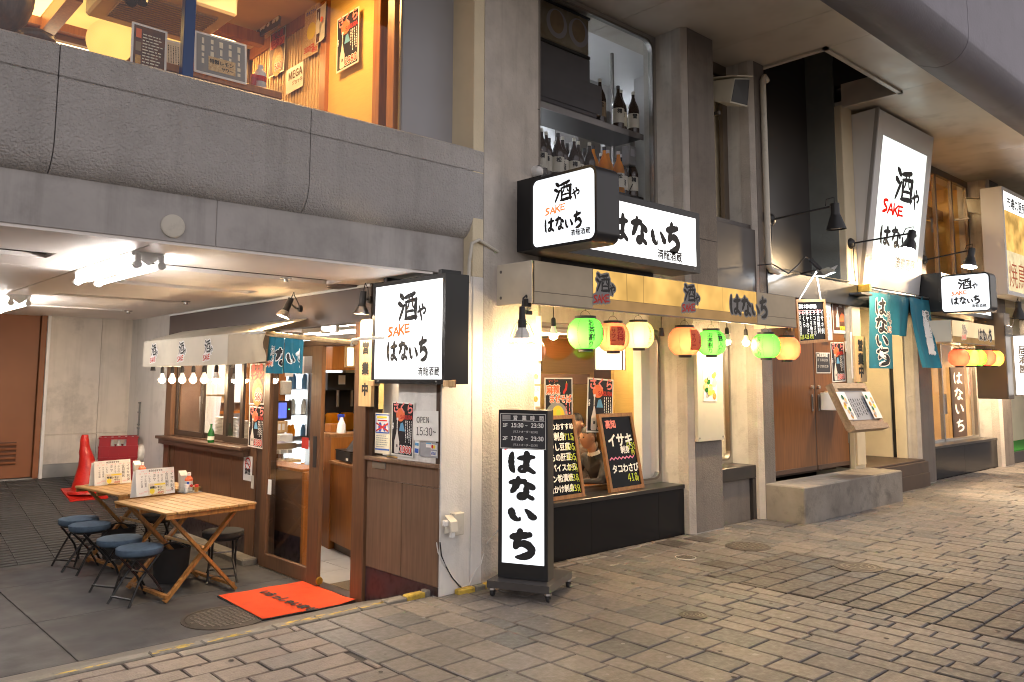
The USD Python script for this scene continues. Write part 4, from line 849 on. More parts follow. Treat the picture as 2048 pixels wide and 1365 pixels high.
logo(t, fr.sub(u0, v0, -.005), u1 - u0, v1 - v0, [('酒', .36, .56, .38, .255), ('や', .74, .53, .17, .16), ('S', .13, .43, .11, .10), ('A', .235, .43, .12, .085), ('K', .35, .43, .11, .085), ('E', .46, .435, .11, .08),
     ('は', .13, .175, .21, .155), ('な', .37, .18, .20, .16), ('い', .60, .19, .16, .10), ('ち', .76, .175, .19, .17)], red='print_red_lit', fat=1.6)
small_name(t, fr.sub(u0, v0, -.005), .50 * (u1 - u0), .05, .18)
part(t, 'corner_strip', MB().bar(fr.pt(.012, 0, .004), fr.pt(.012, LH, .004), .05, .03, (1, 0, 0)), 'grey_matt')
# standing sign on castors beside the corner pillar
A0 = at('z', .125, 996, 1154); ang = math.radians(-65.0); ud = np.array([math.cos(ang), math.sin(ang), 0]); fr = Frame(A0, ud, (0, 0, 1)); nb = -fr.n
t = thing('standing_sign', 'tall black lit standing sign on castors beside the corner pillar', 'sign', (*(A0 + fr.u * .19 + nb * .07)[:2], 0))
SW, SH, SD = .385, 1.205, .125
part(t, 'casing', MB().hull([fr.pt(u, v, w) for u in (0, SW) for v in (0, SH) for w in (-.0125, -SD)]), 'black_satin')
i = shapely.box(.028, .105, SW - .028, SH - .028); part(t, 'frame', MB().poly(shapely.box(0, 0, SW, SH).difference(i), fr.sub(0, 0, -.012), 0, .012), 'black_satin')
part(t, 'lit_face', MB().poly(i, fr.sub(0, 0, -.012), 0, .006), 'sign_lit_cool')
fs = fr.sub(.028, .105, -.0055); W, Hh = SW - .056, SH - .133
B = MB(); Rr = MB()
for ch, v, a, h in (('は', .60, .60, .145), ('な', .425, .60, .145), ('い', .275, .60, .10), ('ち', .04, .60, .18)): B.poly(bput(ch, .17 * W, v * Hh, a * W, h * Hh, 2.0), fs)
B.poly(bput('酒', .14 * W, .84 * Hh, .5 * W, .12 * Hh), fs)
for k, ch in enumerate('SAKE'): Rr.poly(bput(ch, (.05 + .14 * k) * W, (.755 + .006 * k) * Hh, .14 * W, .06 * Hh, 1.2), fs)
part(t, 'lettering', B, 'print_black'); part(t, 'red_lettering', Rr, 'print_red_lit')
bp = fr.sub(0, 0, 0); part(t, 'base_plate', MB().hull([bp.pt(u, v, w) for u in (-.04, SW + .05) for v in (-.055, -.004) for w in (.11, -.40)]), 'dark_grey_panel')
for u in (-.015, SW + .025):
    for w in (.08, -.37):
        p = bp.pt(u, 0, w); q = np.array([p[0], p[1], .03])
        c = part(t, 'castor', MB().lathe([(.012, .07), (.03, .068), (.032, .055), (.022, .05)], (p[0], p[1], 0), 14).bar((p[0] + .012, p[1] + .01, .055), (q[0] + .02, q[1] + .012, .03), .05, .008), 'steel_dark')
        part(c, 'wheel', MB().lathe([(0, -.012), (.026, -.012), (.03, -.006), (.03, .006), (.026, .012), (0, .012)], q + [.02, .012, 0], 18, (ud[0], ud[1], 0)), 'black_plastic', smooth=40)
hp = fr.sub(.012, SH - .285, .001); hw, hh = SW - .02, .262
t = thing('opening_hours_panel', 'black opening hours panel on the top of the standing sign', 'panel', hp.pt(hw / 2, 0, 0))
part(t, 'panel', MB().poly(shapely.box(0, 0, hw, hh), hp.sub(0, 0, .001), 0, .003), 'print_hours')
b = MB()
for e in (shapely.box(.004, .004, hw - .004, hh - .004).difference(shapely.box(.008, .008, hw - .008, hh - .008)), shapely.box(.02, .205, hw - .015, .208)): b.poly(e, hp.sub(0, 0, .0045))
hf = hp.sub(0, 0, .0045); write(b, hf, '営', .105, .214, .036, 1, 40, 0); write(b, hf, '業', .175, .214, .036, 1, 40, 0); write(b, hf, '時', .24, .214, .036, 1, 40, 0); write(b, hf, '間', .31, .214, .036, 1, 40, 0)
for v, a, c, d in ((.160, '1F', '15:30', '23:30'), (.065, '2F', '17:00', '23:30')):
    write(b, hf, a, .022, v, .036, 1, 40, 0); write(b, hf, c, .088, v, .040, 1, 40, 0); write(b, hf, '~', .20, v, .036, 1, 40, 0); write(b, hf, d, .245, v, .040, 1, 40, 0)
    write(b, hf, '(ラストオーダー22:30)', .105, v - .040, .019, 0, 36, 0)
part(t, 'lettering', b, 'print_white'); part(t, 'name_tag', MB().poly(shapely.box(.02, .213, .085, .248), hp.sub(0, 0, .005)), 'grey_matt')
t = solo('sign_cable', MB().tube([fr.pt(-.02, .75, -.08), fr.pt(-.03, .5, -.10), fr.pt(-.022, .28, -.09), fr.pt(-.012, .22, -.06), fr.pt(-.012, .42, -.05), fr.pt(-.02, .7, -.06)], .006, 6), 'black_plastic', 'black cable looped on the left side of the standing sign', 'cable', smooth=40)
o = thing('wall_socket', 'beige weatherproof power socket on the white pillar with two plugs', 'socket', (3.80, YW, .42))
part(o, 'back_box', MB().cbox((3.80, YW - .05, .42), (3.90, YW, .58), .006), 'beige_plastic'); part(o, 'hood', MB().hull([(x, y, z) for x in (3.735, 3.80) for y, z in ((YW - .02, .57), (YW - .09, .53), (YW - .10, .46), (YW - .02, .44))]), 'beige_plastic')
part(o, 'plug', MB().cbox((3.75, YW - .085, .415), (3.785, YW - .05, .455), .004), 'plastic_white'); part(o, 'plug', MB().cbox((3.70, YW - .07, .50), (3.735, YW - .035, .54), .004), 'plastic_white')
def wall_pts(pts, y=YW - .008): return [at('y', y, *q) for q in pts]
solo('power_cable', MB().tube(wall_pts([(880, 1085), (883, 1112), (890, 1130), (904, 1155), (918, 1172), (926, 1178)]), .005, 6), 'black_plastic', 'dark cable hanging from the wall socket down the white pillar', 'cable', smooth=40)
solo('power_cable', MB().tube(wall_pts([(873, 1085), (876, 1105), (888, 1128), (908, 1158), (925, 1174), (938, 1170), (944, 1158), (952, 1140), (962, 1128)]) + [np.array([4.16, 4.78, .3]), fr.pt(-.01, .35, -.1)], .004, 6), 'plastic_white', 'pale cable looping from the wall socket to the standing sign', 'cable', smooth=40)

# ================================================================ awnings
def outlined(parent, fr, items, m='print_black', edge='print_grey', red='print_red', pad=.014, w=.001):
    g = {'b': [], 'r': []}
    for ch, u, v, a, h in items: g['r' if ch in 'SAKE' else 'b'].append(bput(ch, u, v, a, h, 1.5))
    al = shapely.union_all(g['b'] + g['r']).buffer(pad).buffer(.01).buffer(-.01).simplify(.003)
    part(parent, 'emblem_backing', MB().poly(shapely.union_all([shapely.Polygon(q.exterior) for q in getattr(al, 'geoms', [al])]), fr, w), edge)
    part(parent, 'emblem_lettering', MB().poly(shapely.union_all(g['b']), fr, w + .001), m)
    if g['r']: part(parent, 'emblem_red_lettering', MB().poly(shapely.union_all(g['r']), fr, w + .001), red)
EMB = lambda u, v, s: [('酒', u, v + .42 * s, .62 * s, .58 * s), ('や', u + .60 * s, v + .36 * s, .3 * s, .34 * s)] + [(c, u - .16 * s + .19 * k * s, v + (.05 + .02 * k) * s, .19 * s, .24 * s) for k, c in enumerate('SAKE')]
HANA = lambda u, v, s: [('は', u, v, s, s * 1.05), ('な', u + 1.1 * s, v, .95 * s, s), ('い', u + 2.12 * s, v + .02 * s, .8 * s, .7 * s), ('ち', u + 2.95 * s, v, .85 * s, 1.1 * s)]
def awning(name, x0, x1, joints, lit, label, m_lit, z0=2.132, z1=2.458, y=4.37, m_off='beige_vinyl', m_end='cream_vinyl'):
    t = thing(name, label, 'awning', ((x0 + x1) / 2, YF, z0))
    part(t, 'end_panel', MB().cbox((x0 - .012, y + .015, z0), (x0, YF - .12, z1), .004), m_end); part(t, 'end_panel', MB().cbox((x1, y + .015, z0), (x1 + .012, YF - .01, z1), .004), m_end)
    part(t, 'top_panel', MB().box((x0, y + .01, z1 - .01), (x1, YF - .01, z1)), m_off)
    for z in (z0 + .06, z1 - .06): part(t, 'screw', MB().lathe([(0, .004), (.012, .003), (.013, 0)], (x0 - .012, YF - .17, z), 10, (-1, 0, 0)), 'steel_dark')
    js = [x0] + joints + [x1]; hem = z0 + .085
    for i in range(len(js) - 1):
        m = m_lit if lit[i] else m_off
        part(t, 'front_panel', MB().box((js[i] + .006, y, hem + .004), (js[i + 1] - .006, y + .012, z1 - .004)), m)
        part(t, 'hem_panel', MB().box((js[i] + .004, y - .001, z0), (js[i + 1] - .004, y + .012, hem)), 'awning_hem' if lit[i] else m_off)
    part(t, 'seam', [MB().box((x0, y + .006, z0 + .001), (x1, y + .010, z1 - .003))][0], 'dark_panel')
    part(t, 'bottom_rail', MB().box((x0, y + .002, z0 - .012), (x1, y + .025, z0 - .001)), 'alu_bronze')
    return t
glow('awning_hem', (1, .58, .24), .30, .3, 4)
t = awning('street_awning', 4.275, 8.28, [4.95, 5.385, 5.61, 6.23, 6.43, 6.85, 7.47], [0, 1, 1, 1, 1, 1, 1, 0], 'long awning with amber lit panels and brush lettering over the street window', 'awning_lit')
fa = frame_y(4.368, 0, 0)
outlined(t, fa, EMB(4.99, 2.165, .26)); outlined(t, fa, EMB(6.21, 2.165, .27)); outlined(t, fa, HANA(6.97, 2.20, .185))
t = awning('street_awning', 12.95, 14.82, [13.9], [1, 1], 'far awning with pale lit panel above the row of far lanterns', 'awning_lit_far')
outlined(t, fa, EMB(13.35, 2.17, .24), 'print_grey', 'cream_vinyl', 'print_pink'); outlined(t, fa, HANA(14.05, 2.20, .165), edge='cream_vinyl')
# cream awning over the serving windows
XA = 3.25; t = thing('kiosk_awning', 'cream cloth awning with three brush emblems over the serving windows', 'awning', (3.5, 8.3, 1.69))
for a, c, m in ((9.77, 8.70, 'cream_vinyl'), (8.70, 8.02, 'cream_vinyl'), (8.02, 7.47, 'cream_vinyl')):
    part(t, 'front_cloth', MB().box((XA, c + .001, 1.685), (XA + .006, a - .001, 1.97)), m)
n = 18; V, Fc = [], []
for i in range(n + 1):
    for j in range(7):
        y = 7.468 - i / n * .70; z = 1.685 + j / 6 * .285 + (.022 * (i / n) ** 2 if j < 3 else 0); s = .018 * math.sin(i * 1.1 + j) * (i / n) ** 2; V.append((XA + .002 + s + .03 * (i / n) ** 2, y, z))
for i in range(n):
    for j in range(6): a = i * 7 + j; Fc += [[a, a + 7, a + 8], [a, a + 8, a + 1]]
part(t, 'end_cloth', MB().add(V, Fc), 'beige_vinyl', smooth=True)
part(t, 'top_cloth', MB().hull([(x, y, z) for y in (6.77, 9.77) for x, z in ((XA, 1.971), (XA, 1.977), (XP - .02, 2.10), (XP - .02, 2.11))]), 'cream_vinyl')
part(t, 'end_cloth', MB().hull([(XA, y, z) for y in (9.764, 9.77) for z in (1.69, 1.97)] + [(XP - .02, y, z) for y in (9.764, 9.77) for z in (1.69, 2.1)]), 'cream_vinyl')
part(t, 'front_pole', MB().tube([(XA + .02, 6.77, 1.965), (XA + .02, 9.77, 1.965)], .012, 8), 'white_metal')
fk = frame_x(XA - .001, 9.77, 1.685)
for px in (306, 361, 413):
    p = at('x', XA, px, 722); u = 9.77 - p[1]; outlined(t, fk, EMB(u - .05, .035, .215), edge='print_white', pad=.012)

# ================================================================ lamps
def bulb_proto(lit):
    t = thing('bare_bulb', 'bulb', 'light bulb', (0, 0, 0), group='x')
    part(t, 'socket', MB().lathe([(0, .155), (.012, .155), (.02, .14), (.022, .09), (.018, .085), (0, .085)], n=12), 'black_plastic', smooth=40, world=False)
    part(t, 'glass', MB().lathe([(.014, .088), (.020, .07), (.034, .035), (.036, .02)], n=14), 'plastic_white', smooth=40, world=False)
    part(t, 'glow', MB().lathe([(.036, .02), (.036, .008), (.030, -.012), (.016, -.024), (0, -.028)], n=14), lit, smooth=40, world=False)
    part(t, 'cord', MB().tube([(0, 0, .15), (.006, .004, .2), (-.004, 0, .28)], .004, 5), 'black_plastic', world=False)
    return t
protos = {}
spots = [(at('x', 3.36, px, 762), f'{n} bare bulb from the left in the row under the cream kiosk awning', 'bulbs under the kiosk awning') for px, n in ((324, 'first'), (344, 'second'), (364, 'third'), (386, 'fourth'), (408, 'fifth'), (432, 'sixth'))]
spots += [((4.72, 4.60, 1.90), 'bare bulb left of the large green lantern under the street awning', 'bulbs under the street awning'), ((7.30, 4.62, 1.94), 'bare bulb right of the second green lantern in front of the narrow bay', 'bulbs under the street awning'), ((7.66, 4.62, 1.94), 'bare bulb beside the third pillar left of the last green lantern', 'bulbs under the street awning')]
for p, lb, g in spots:
    if g not in protos: protos[g] = bulb_proto('bulb_dim' if 'kiosk' in g else 'bulb_soft'); move(protos[g], p); tag(protos[g], lb, group=g)
    else: dup(protos[g], p, rs.uniform(0, 6), lb, g)
for p, lb in ((at('x', 3.36, 306, 742), 'empty lamp socket at the left end of the kiosk bulb row'), ((6.16, 4.6, 1.96), 'empty lamp socket hanging right of the yellow lantern')):
    t = thing('lamp_socket', lb, 'lamp socket', p); part(t, 'socket', MB().lathe([(0, .08), (.02, .075), (.03, .0), (.02, 0)], p, 10), 'black_plastic'); part(t, 'cord', MB().tube([p + [0, 0, .07] if not isinstance(p, tuple) else np.array(p) + [0, 0, .07], np.array(p) + [.005, 0, .18]], .004, 5), 'black_plastic')
# paper lanterns
def wrap(mb, c, r, ry, a0, items):
    'lettering curved onto a lantern; items: (text, u shift, top, size, vertical)'
    m = MB(); f0 = Frame((0, 0, 0), (1, 0, 0), (0, 1, 0))
    for it in items:
        if isinstance(it, tuple): write(m, f0, it[0], it[1], it[2], it[3], 1, 28, 0, vertical=True)
        else: m.poly(it, f0)
    v, f = m.get()
    if len(v) == 0: return
    zz = np.clip(v[:, 1] / ry, -.97, .97); rad = (r + .0025) * np.sqrt(1 - np.abs(zz) ** 2.4); an = a0 + v[:, 0] / r
    mb.add(np.column_stack([c[0] + rad * np.cos(an), c[1] + rad * np.sin(an), c[2] + v[:, 1]]), f)
def lantern(c, r, paper_m, label, items=(), ink='print_black', a0=-2.1, group='paper lanterns under the street awning', panel=None, hot=(-.3, -.25), bulb='lantern_bulb', strength=1):
    c = np.array(c, float); t = thing('paper_lantern', label, 'lantern', c, group=group); ry = r * .98; N = 26; pr = []
    for k in range(N + 1):
        zz = -.86 + 1.72 * k / N; pr.append((r * math.sqrt(1 - abs(zz) ** 2.4) * (1 + .008 * (-1) ** k), zz * ry))
    part(t, 'paper_shell', MB().lathe(pr, c, 40), paper_m, smooth=60)
    rr = pr[0][0]
    part(t, 'top_ring', MB().lathe([(rr * 1.02, .84 * ry), (rr * 1.06, .86 * ry), (rr * 1.06, 1.0 * ry), (rr * .98, 1.0 * ry), (rr * .96, .84 * ry)], c, 28), 'black_plastic', smooth=40)
    part(t, 'bottom_ring', MB().lathe([(rr * .62, -1.02 * ry), (rr * .72, -1.02 * ry), (rr * .74, -.85 * ry), (rr * .64, -.85 * ry)], c, 24), 'black_plastic', smooth=40)
    b = MB()
    for k in range(8):
        a = k * math.pi / 4 + .3; b.tube([c + [x * 1.004 * math.cos(a), x * 1.004 * math.sin(a), z] for x, z in pr[1:-1:2]], .0016, 3)
    part(t, 'ribs', b, 'wood_frame' if 'green' not in paper_m else 'bottle_green')
    part(t, 'lamp', MB().ico(c + np.array([hot[0] * r, hot[1] * r, -.15 * r]), .03, 1), bulb)
    part(t, 'wire_handle', MB().tube([c + [.75 * rr * math.cos(a), 0, ry + .55 * rr * math.sin(a)] for a in np.linspace(0, math.pi, 8)] , .002, 4).tube([c + [0, 0, ry + .5 * rr], c + [.01, 0, ry + .5 * rr + .10]], .0025, 4), 'black_metal')
    if panel:
        b = MB(); f0 = panel; wrap(b, c, r - .0012, ry, a0, [shapely.segmentize(shapely.box(*panel), .02)]); part(t, 'print_panel', b, 'print_brown')
    if items: b = MB(); wrap(b, c, r, ry, a0, items); part(t, 'lettering', b, ink)
LY = 4.48
lantern((4.975, LY, 1.93), .148, 'lantern_green', 'large green paper lantern nearest the corner pillar', [('お茶割り', -.045, .06, .058), ('玉露入り', .10, .04, .052)], a0=-1.95)
lantern((5.325, LY, 1.915), .14, 'lantern_orange', 'pale orange lantern between the large green and the yellow lanterns', [('男梅', .0, .03, .06), ('サワー', -.05, .03, .04)], 'print_red', a0=-2.2, panel=(-.06, -.075, .075, .085))
lantern((5.67, LY, 1.945), .135, 'lantern_yellow', 'yellow paper lantern with red brush lettering', [('レモンサワー', .0, .05, .035)], 'print_red', a0=-1.75)
lantern((6.36, LY, 1.915), .152, 'lantern_orange', 'orange lantern with dark red square print in front of the second pillar', [('男梅', .03, .035, .062), ('サワー', -.05, .03, .045)], 'print_red', a0=-1.75, panel=(-.06, -.085, .10, .10))
lantern((6.80, LY, 1.915), .14, 'lantern_green', 'green lantern partly behind the orange lantern with square print', [('玉露入り', -.02, .075, .058), ('お茶割り', -.12, .05, .05)], a0=-1.95)
lantern((7.82, LY, 1.915), .148, 'lantern_green', 'green lantern overlapping the last orange lantern by the cupboard', [('お茶割り', .13, .06, .055), ('玉露入り', -.17, .05, .05)], a0=-2.2)
lantern((8.25, LY, 1.90), .145, 'lantern_orange', 'rightmost orange lantern at the end of the street awning', a0=-2.2)
for k, (px, m, lb) in enumerate(((1918, 'lantern_red', 'reddish far lantern leftmost in the far row'), (1939, 'lantern_gold', 'golden far lantern left of the far green one'), (1953, 'lantern_lime', 'green far lantern in the middle of the far row'), (1972, 'lantern_red', 'reddish far lantern right of the far green one'), (1988, 'lantern_gold', 'golden far lantern rightmost in the far row'))):
    lantern(at('y', 4.45, px, 716 + (k > 3)), .145, m, lb, [('男梅' if k in (0, 3) else 'サワー', 0, .05, .06)], 'print_red' if k != 0 else 'print_black', a0=-1.7, group='paper lanterns under the far awning', bulb='lantern_bulb')
# swivel spots under the underpass ceiling
def spot(base, head, aim, label, hood='black_metal', lit='spot_lit', bell='steel'):
    base, head, aim = (np.array(q, float) for q in (base, head, aim)); aim /= np.linalg.norm(aim)
    t = thing('spot_lamp', label, 'lamp', base)
    part(t, 'mount', MB().lathe([(0, .03), (.03, .025), (.035, 0)], base, 16, (-1, 0, 0)), 'black_metal'); part(t, 'arm', MB().tube([base + [-.02, 0, 0], base + [-.05, 0, .0], head - aim * .08], .009, 6), 'black_metal')
    part(t, 'body', MB().lathe([(0, -.13), (.026, -.125), (.03, -.06), (.03, -.02), (.036, 0)], head, 16, aim), hood, smooth=40)
    part(t, 'bell', MB().lathe([(.036, 0), (.062, .045), (.066, .06), (.060, .06), (.034, .005)], head, 20, aim), bell, smooth=40); part(t, 'bulb', MB().lathe([(0, .058), (.045, .052), (.058, .045)][::-1], head, 16, aim), lit)
    part(t, 'flex', MB().tube([head - aim * .12, head - aim * .16 + [0, -.02, .03], head - aim * .12 + [-.0, -.06, .03], base + [-.02, 0, .03]], .004, 5), 'black_plastic', smooth=40)
spot(at('x', XP - .02, 602, 618), at('x', XP - .20, 571, 622), (-.35, .12, -.9), 'lit swivel spot lamp above the blue curtain on the branch')
spot(at('x', XP - .02, 742, 600), at('x', XP - .18, 724, 614), (-.05, .05, -1), 'swivel spot lamp left of the large square sign')
# caged clamp lamp on the awning corner
hc = np.array([4.20, 4.42, 1.945]); t = thing('caged_lamp', 'black caged clamp lamp glaring at the menus on the corner pillar', 'lamp', (4.24, 4.5, 2.1))
part(t, 'grip', MB().lathe([(0, .16), (.022, .155), (.026, .06), (.032, .055), (.034, .0), (.03, -.01), (0, -.01)], hc, 16), 'black_plastic', smooth=40)
part(t, 'reflector', MB().lathe([(.032, -.005), (.055, -.05), (.062, -.085)], hc, 18), 'plastic_white', smooth=40); part(t, 'bulb', MB().lathe([(.06, -.086), (.05, -.105), (.025, -.115), (0, -.118)], hc, 16), 'bulb_lit')
b = MB()
for k in range(8):
    a = k * math.pi / 4; b.tube([hc + [q * math.cos(a), q * math.sin(a), z] for q, z in ((.03, .045), (.055, .02), (.088, -.06), (.098, -.12))], .0018, 4)
b.tube([hc + [.098 * math.cos(a), .098 * math.sin(a), -.12] for a in np.linspace(0, 2 * math.pi, 20)], .0018, 4); part(t, 'cage', b, 'black_metal')
part(t, 'clamp', MB().cbox(hc + [.05, .0, .10], hc + [.11, .05, .13], .004).cbox(hc + [.05, .0, .16], hc + [.10, .05, .22], .004).tube([hc + [.02, 0, .12], hc + [.06, .02, .12]], .012, 6), 'black_metal'); part(t, 'clamp_screw', MB().tube([hc + [.06, .02, .135], hc + [.10, .02, .155]], .014, 8), 'steel')
part(t, 'flex', MB().tube([hc + [0, 0, .155], hc + [.01, 0, .22], hc + [.05, .01, .245], hc + [.09, .03, .21]], .007, 6), 'black_plastic', smooth=40)
# twin tube fittings
def tubes(y0, y1, x, label):
    t = thing('twin_tube_lamp', label, 'tube lamp', (x, (y0 + y1) / 2, ZC)); z = ZC
    part(t, 'body', MB().hull([(xx, y, zz) for y in (y0, y1) for xx, zz in ((x - .10, z - .001), (x + .10, z - .001), (x - .10, z - .025), (x + .10, z - .025), (x, z - .085))]), 'white_metal')
    for s in (-1, 1):
        for y in (y0 - .02, y1 + .02): part(t, 'lamp_holder', MB().cyl((x + s * .072, y - .02, z - .085), (x + s * .072, y + .025, z - .085), .026, n=12).cbox((x + s * .072 - .016, y - .015, z - .085), (x + s * .072 + .016, y + .015, z - .02), .004), 'white_metal')
        part(t, 'tube', MB().cyl((x + s * .072, y0 + .01, z - .085), (x + s * .072, y1 - .01, z - .085), .016, n=10), 'tube_lit')
pA, pB = at('z', ZC - .08, 296, 530), at('z', ZC - .08, 160, 568)
tubes(pA[1], pA[1] + 1.25, pA[0], 'nearer twin tube lamp on the underpass ceiling'); pA = at('z', ZC - .08, 38, 606); tubes(pA[1], pA[1] + 1.2, pA[0], 'farther twin tube lamp at the left edge of the underpass ceiling')
for px, py, lb in ((572, 556, 'pale sprinkler head near the middle of the underpass ceiling'), (372, 603, 'sprinkler head nearest the dark header beam'), (257, 622, 'sprinkler head farthest back in the underpass')):
    p = at('z', ZC, px, py); t = thing('sprinkler_head', lb, 'sprinkler', p); part(t, 'rose', MB().lathe([(.045, 0), (.042, -.008), (.018, -.012), (.018, -.03), (.028, -.034), (0, -.036)][::-1], p, 16), 'steel', smooth=30)
p = at('z', ZC, 690, 573); t = thing('ceiling_vent', 'round brown vent in the underpass ceiling left of the large square sign', 'vent', p); part(t, 'disc', MB().lathe([(.16, 0), (.15, -.015), (.0, -.018)][::-1], p, 28), 'beam_brown', smooth=30)
# lamp arms along the street front
def arm_lamp(base, hd, aim, lit, label):
    base, hd, aim = (np.array(q, float) for q in (base, hd, aim)); aim /= np.linalg.norm(aim); t = thing('arm_lamp', label, 'lamp', base)
    part(t, 'mount', MB().lathe([(0, .06), (.05, .05), (.075, .02), (.075, 0)], base, 18, (0, -1, 0)), 'black_metal', smooth=40)
    j = hd - aim * .12; part(t, 'arm', MB().tube([base + [0, -.05, 0], j + (base - j) * .06], .012, 8), 'black_metal'); part(t, 'joint', MB().tube([j + (base - j) * .08, j], .018, 8), 'steel_dark')
    part(t, 'neck', MB().lathe([(0, -.15), (.05, -.145), (.05, -.03), (.06, 0)], hd, 16, aim), 'black_metal', smooth=40); part(t, 'shade', MB().lathe([(.06, 0), (.115, .16), (.11, .16), (.055, .0)], hd, 20, aim), 'black_metal', smooth=40)
    part(t, 'bulb', MB().lathe([(.105, .135), (.06, .15), (0, .155)], hd, 16, aim), lit); part(t, 'flex', MB().tube([hd - aim * .14, hd - aim * .22, hd - aim * .2 + (base - hd) * .12, hd - aim * .12 + (base - hd) * .14], .007, 6), 'black_plastic', smooth=40)
arm_lamp((8.74, YF, 3.46), at('y', 4.25, 1671, 432), (.05, .0, -1), 'print_grey', 'unlit black arm lamp in front of the dark recess')
arm_lamp((10.85, YF, 3.42), at('y', 4.25, 1820, 482), (-.45, .1, -1), 'bulb_soft', 'black arm lamp crossing the tall leaning sign')
arm_lamp((13.42, YF, 3.46), at('y', 4.3, 1941, 515), (-.25, .1, -1), 'arm_lit', 'lit arm lamp above the farther rounded sign')
arm_lamp((17.2, YF, 2.25), at('y', 4.4, 2037, 620), (.1, .05, -1), 'arm_lit', 'low lit arm lamp at the right edge below the yellow sign')
# flood lamp over the hanging blackboard
hd = at('y', 4.60, 1640, 543); t = thing('flood_lamp', 'glaring white clip flood lamp over the hanging blackboard', 'lamp', hd + [0, .1, .05]); ax = np.array([-.25, -.35, -.9]); ax /= np.linalg.norm(ax)
part(t, 'grip', MB().tube([hd - ax * .02 + [.03, 0, .0], hd - ax * .17 + [-.05, .05, .0]], .028, 10), 'black_plastic'); part(t, 'reflector', MB().hull([hd + [a, b_, c] for a, b_, c in ((-.14, 0, -.06), (.16, 0, .03), (-.14, -.12, -.08), (.16, -.12, .01), (-.1, -.05, 0), (.12, -.05, .06))]), 'steel')
part(t, 'lit_panel', MB().quad(*[hd + q for q in ([-.135, -.005, -.075], [-.135, -.115, -.095], [.155, -.115, -.008], [.155, -.005, .012])]), 'flood_lit'); part(t, 'barn_door', MB().hull([hd + q for q in ([.15, -.01, .03], [.15, -.11, .02], [.33, -.05, .10], [.33, -.07, .10], [.15, -.06, .04])]), 'plastic_white')
part(t, 'flex', MB().tube([hd - ax * .17 + [-.05, .05, 0], hd + [-.16, .1, .17], hd + [-.3, .12, .06], hd + [-.5, .14, -.06], hd + [-.85, .15, .02], hd + [-1.0, .25, .0]], .008, 6), 'black_plastic', smooth=40)
part(t, 'clip', MB().bar(hd + [.0, .02, .02], hd + [.05, .27, .0], .03, .02), 'steel_dark')

# ================================================================ underpass furniture
def local(name, label, cat, group=None): return thing(name, label, cat, (0, 0, 0), 0, group)
lp = lambda t, n, mb, m, **k: part(t, n, mb, m, world=False, **k)
def make_table():
    t = local('folding_table', 'table', 'table'); a, c, h = .40, .49, .735; n = 9
    for k in range(n):
        x0 = -a + k * 2 * a / n; lp(t, 'slat', MB().cbox((x0 + .003, -c + (.012 if k in (0, n - 1) else 0), h - .020), (x0 + 2 * a / n - .003, c - (.012 if k in (0, n - 1) else 0), h + rs.uniform(-.001, .001)), .003), 'wood_table')
    for y in (-c + .03, 0, c - .03): lp(t, 'batten', MB().cbox((-a + .01, y - .012, h - .058), (a - .01, y + .012, h - .021), .003), 'wood_table_leg')
    for e in (-1, 1):
        for s in (-1, 1):
            y = e * (c - .16) + s * .016; lp(t, 'leg', MB().bar((-s * .30, y, .012), (s * .33, y, h - .03), .024, .048, (0, 1, 0)), 'wood_table_leg')
        lp(t, 'bolt', MB().cyl((.0, e * (c - .16) - .035, .36), (0, e * (c - .16) + .035, .36), .009, n=10), 'steel_dark')
    for x, z in ((-.285, .05), (.285, .05)): lp(t, 'stretcher', MB().bar((x, -c + .16, z), (x, c - .16, z), .04, .022), 'wood_table_leg')
    lp(t, 'dowel', MB().cyl((.0, -c + .16, .40), (.0, c - .16, .40), .012, n=10), 'wood_light')
    lp(t, 'hole_plate', MB().box((-.03, -.006, h + .0015), (.03, .006, h + .0025)), 'black_metal')
    return t
tb = make_table(); move(tb, (2.785, 7.14, ZA), math.radians(6)); tag(tb, 'slatted wooden folding table nearest the street', group='folding tables outside the kiosk')
dup(tb, (2.83, 8.47, ZA), math.radians(7), 'slatted wooden folding table farther back beside the serving windows', 'folding tables outside the kiosk')
def make_stool(fab):
    t = local('folding_stool', 'stool', 'stool'); h = .43; r = .18
    lp(t, 'cushion', MB().lathe([(0, h - .055), (r * .93, h - .055), (r * .985, h - .045), (r, h - .022), (r * .985, h - .006), (r * .94, h), (r * .5, h + .003), (0, h + .003)], n=32), fab, smooth=50)
    lp(t, 'piping', MB().tube([(r * .985 * math.cos(a), r * .985 * math.sin(a), h - .008) for a in np.linspace(0, 2 * math.pi, 33)], .0035, 5), fab)
    lp(t, 'seat_plate', MB().lathe([(0, h - .075), (r * .8, h - .075), (r * .86, h - .056), (0, h - .056)], n=24), 'black_metal')
    for s in (-1, 1):
        y = s * .10; b = []
        for q in (-1, 1): lp(t, 'leg', MB().tube([(q * .12, y + q * .012, h - .07), (q * .03, y + q * .012, .27), (-q * .06, y + q * .012, .17), (-q * .175, y * 1.25, 0)], .0105, 7), 'black_satin', smooth=40)
    for q in (-1, 1): lp(t, 'foot_bar', MB().cyl((q * .152, -.12, .055), (q * .152, .12, .055), .008, n=8), 'black_satin')
    lp(t, 'pivot', MB().cyl((0, -.12, .235), (0, .12, .235), .006, n=8), 'steel_dark')
    return t
s1 = make_stool('fabric_denim'); move(s1, (2.385, 7.02, ZA), .35); tag(s1, 'blue stool nearest the street in the row beside the tables', group='blue stools')
for p, rz, lb in (((2.39, 7.53), .5, 'blue stool second from the street, next to the nearer table'), ((2.40, 8.42), .25, 'blue stool third from the street, at the farther table'), ((2.415, 8.84), .6, 'blue stool farthest from the street')): dup(s1, (*p, ZA), rz, lb, 'blue stools')
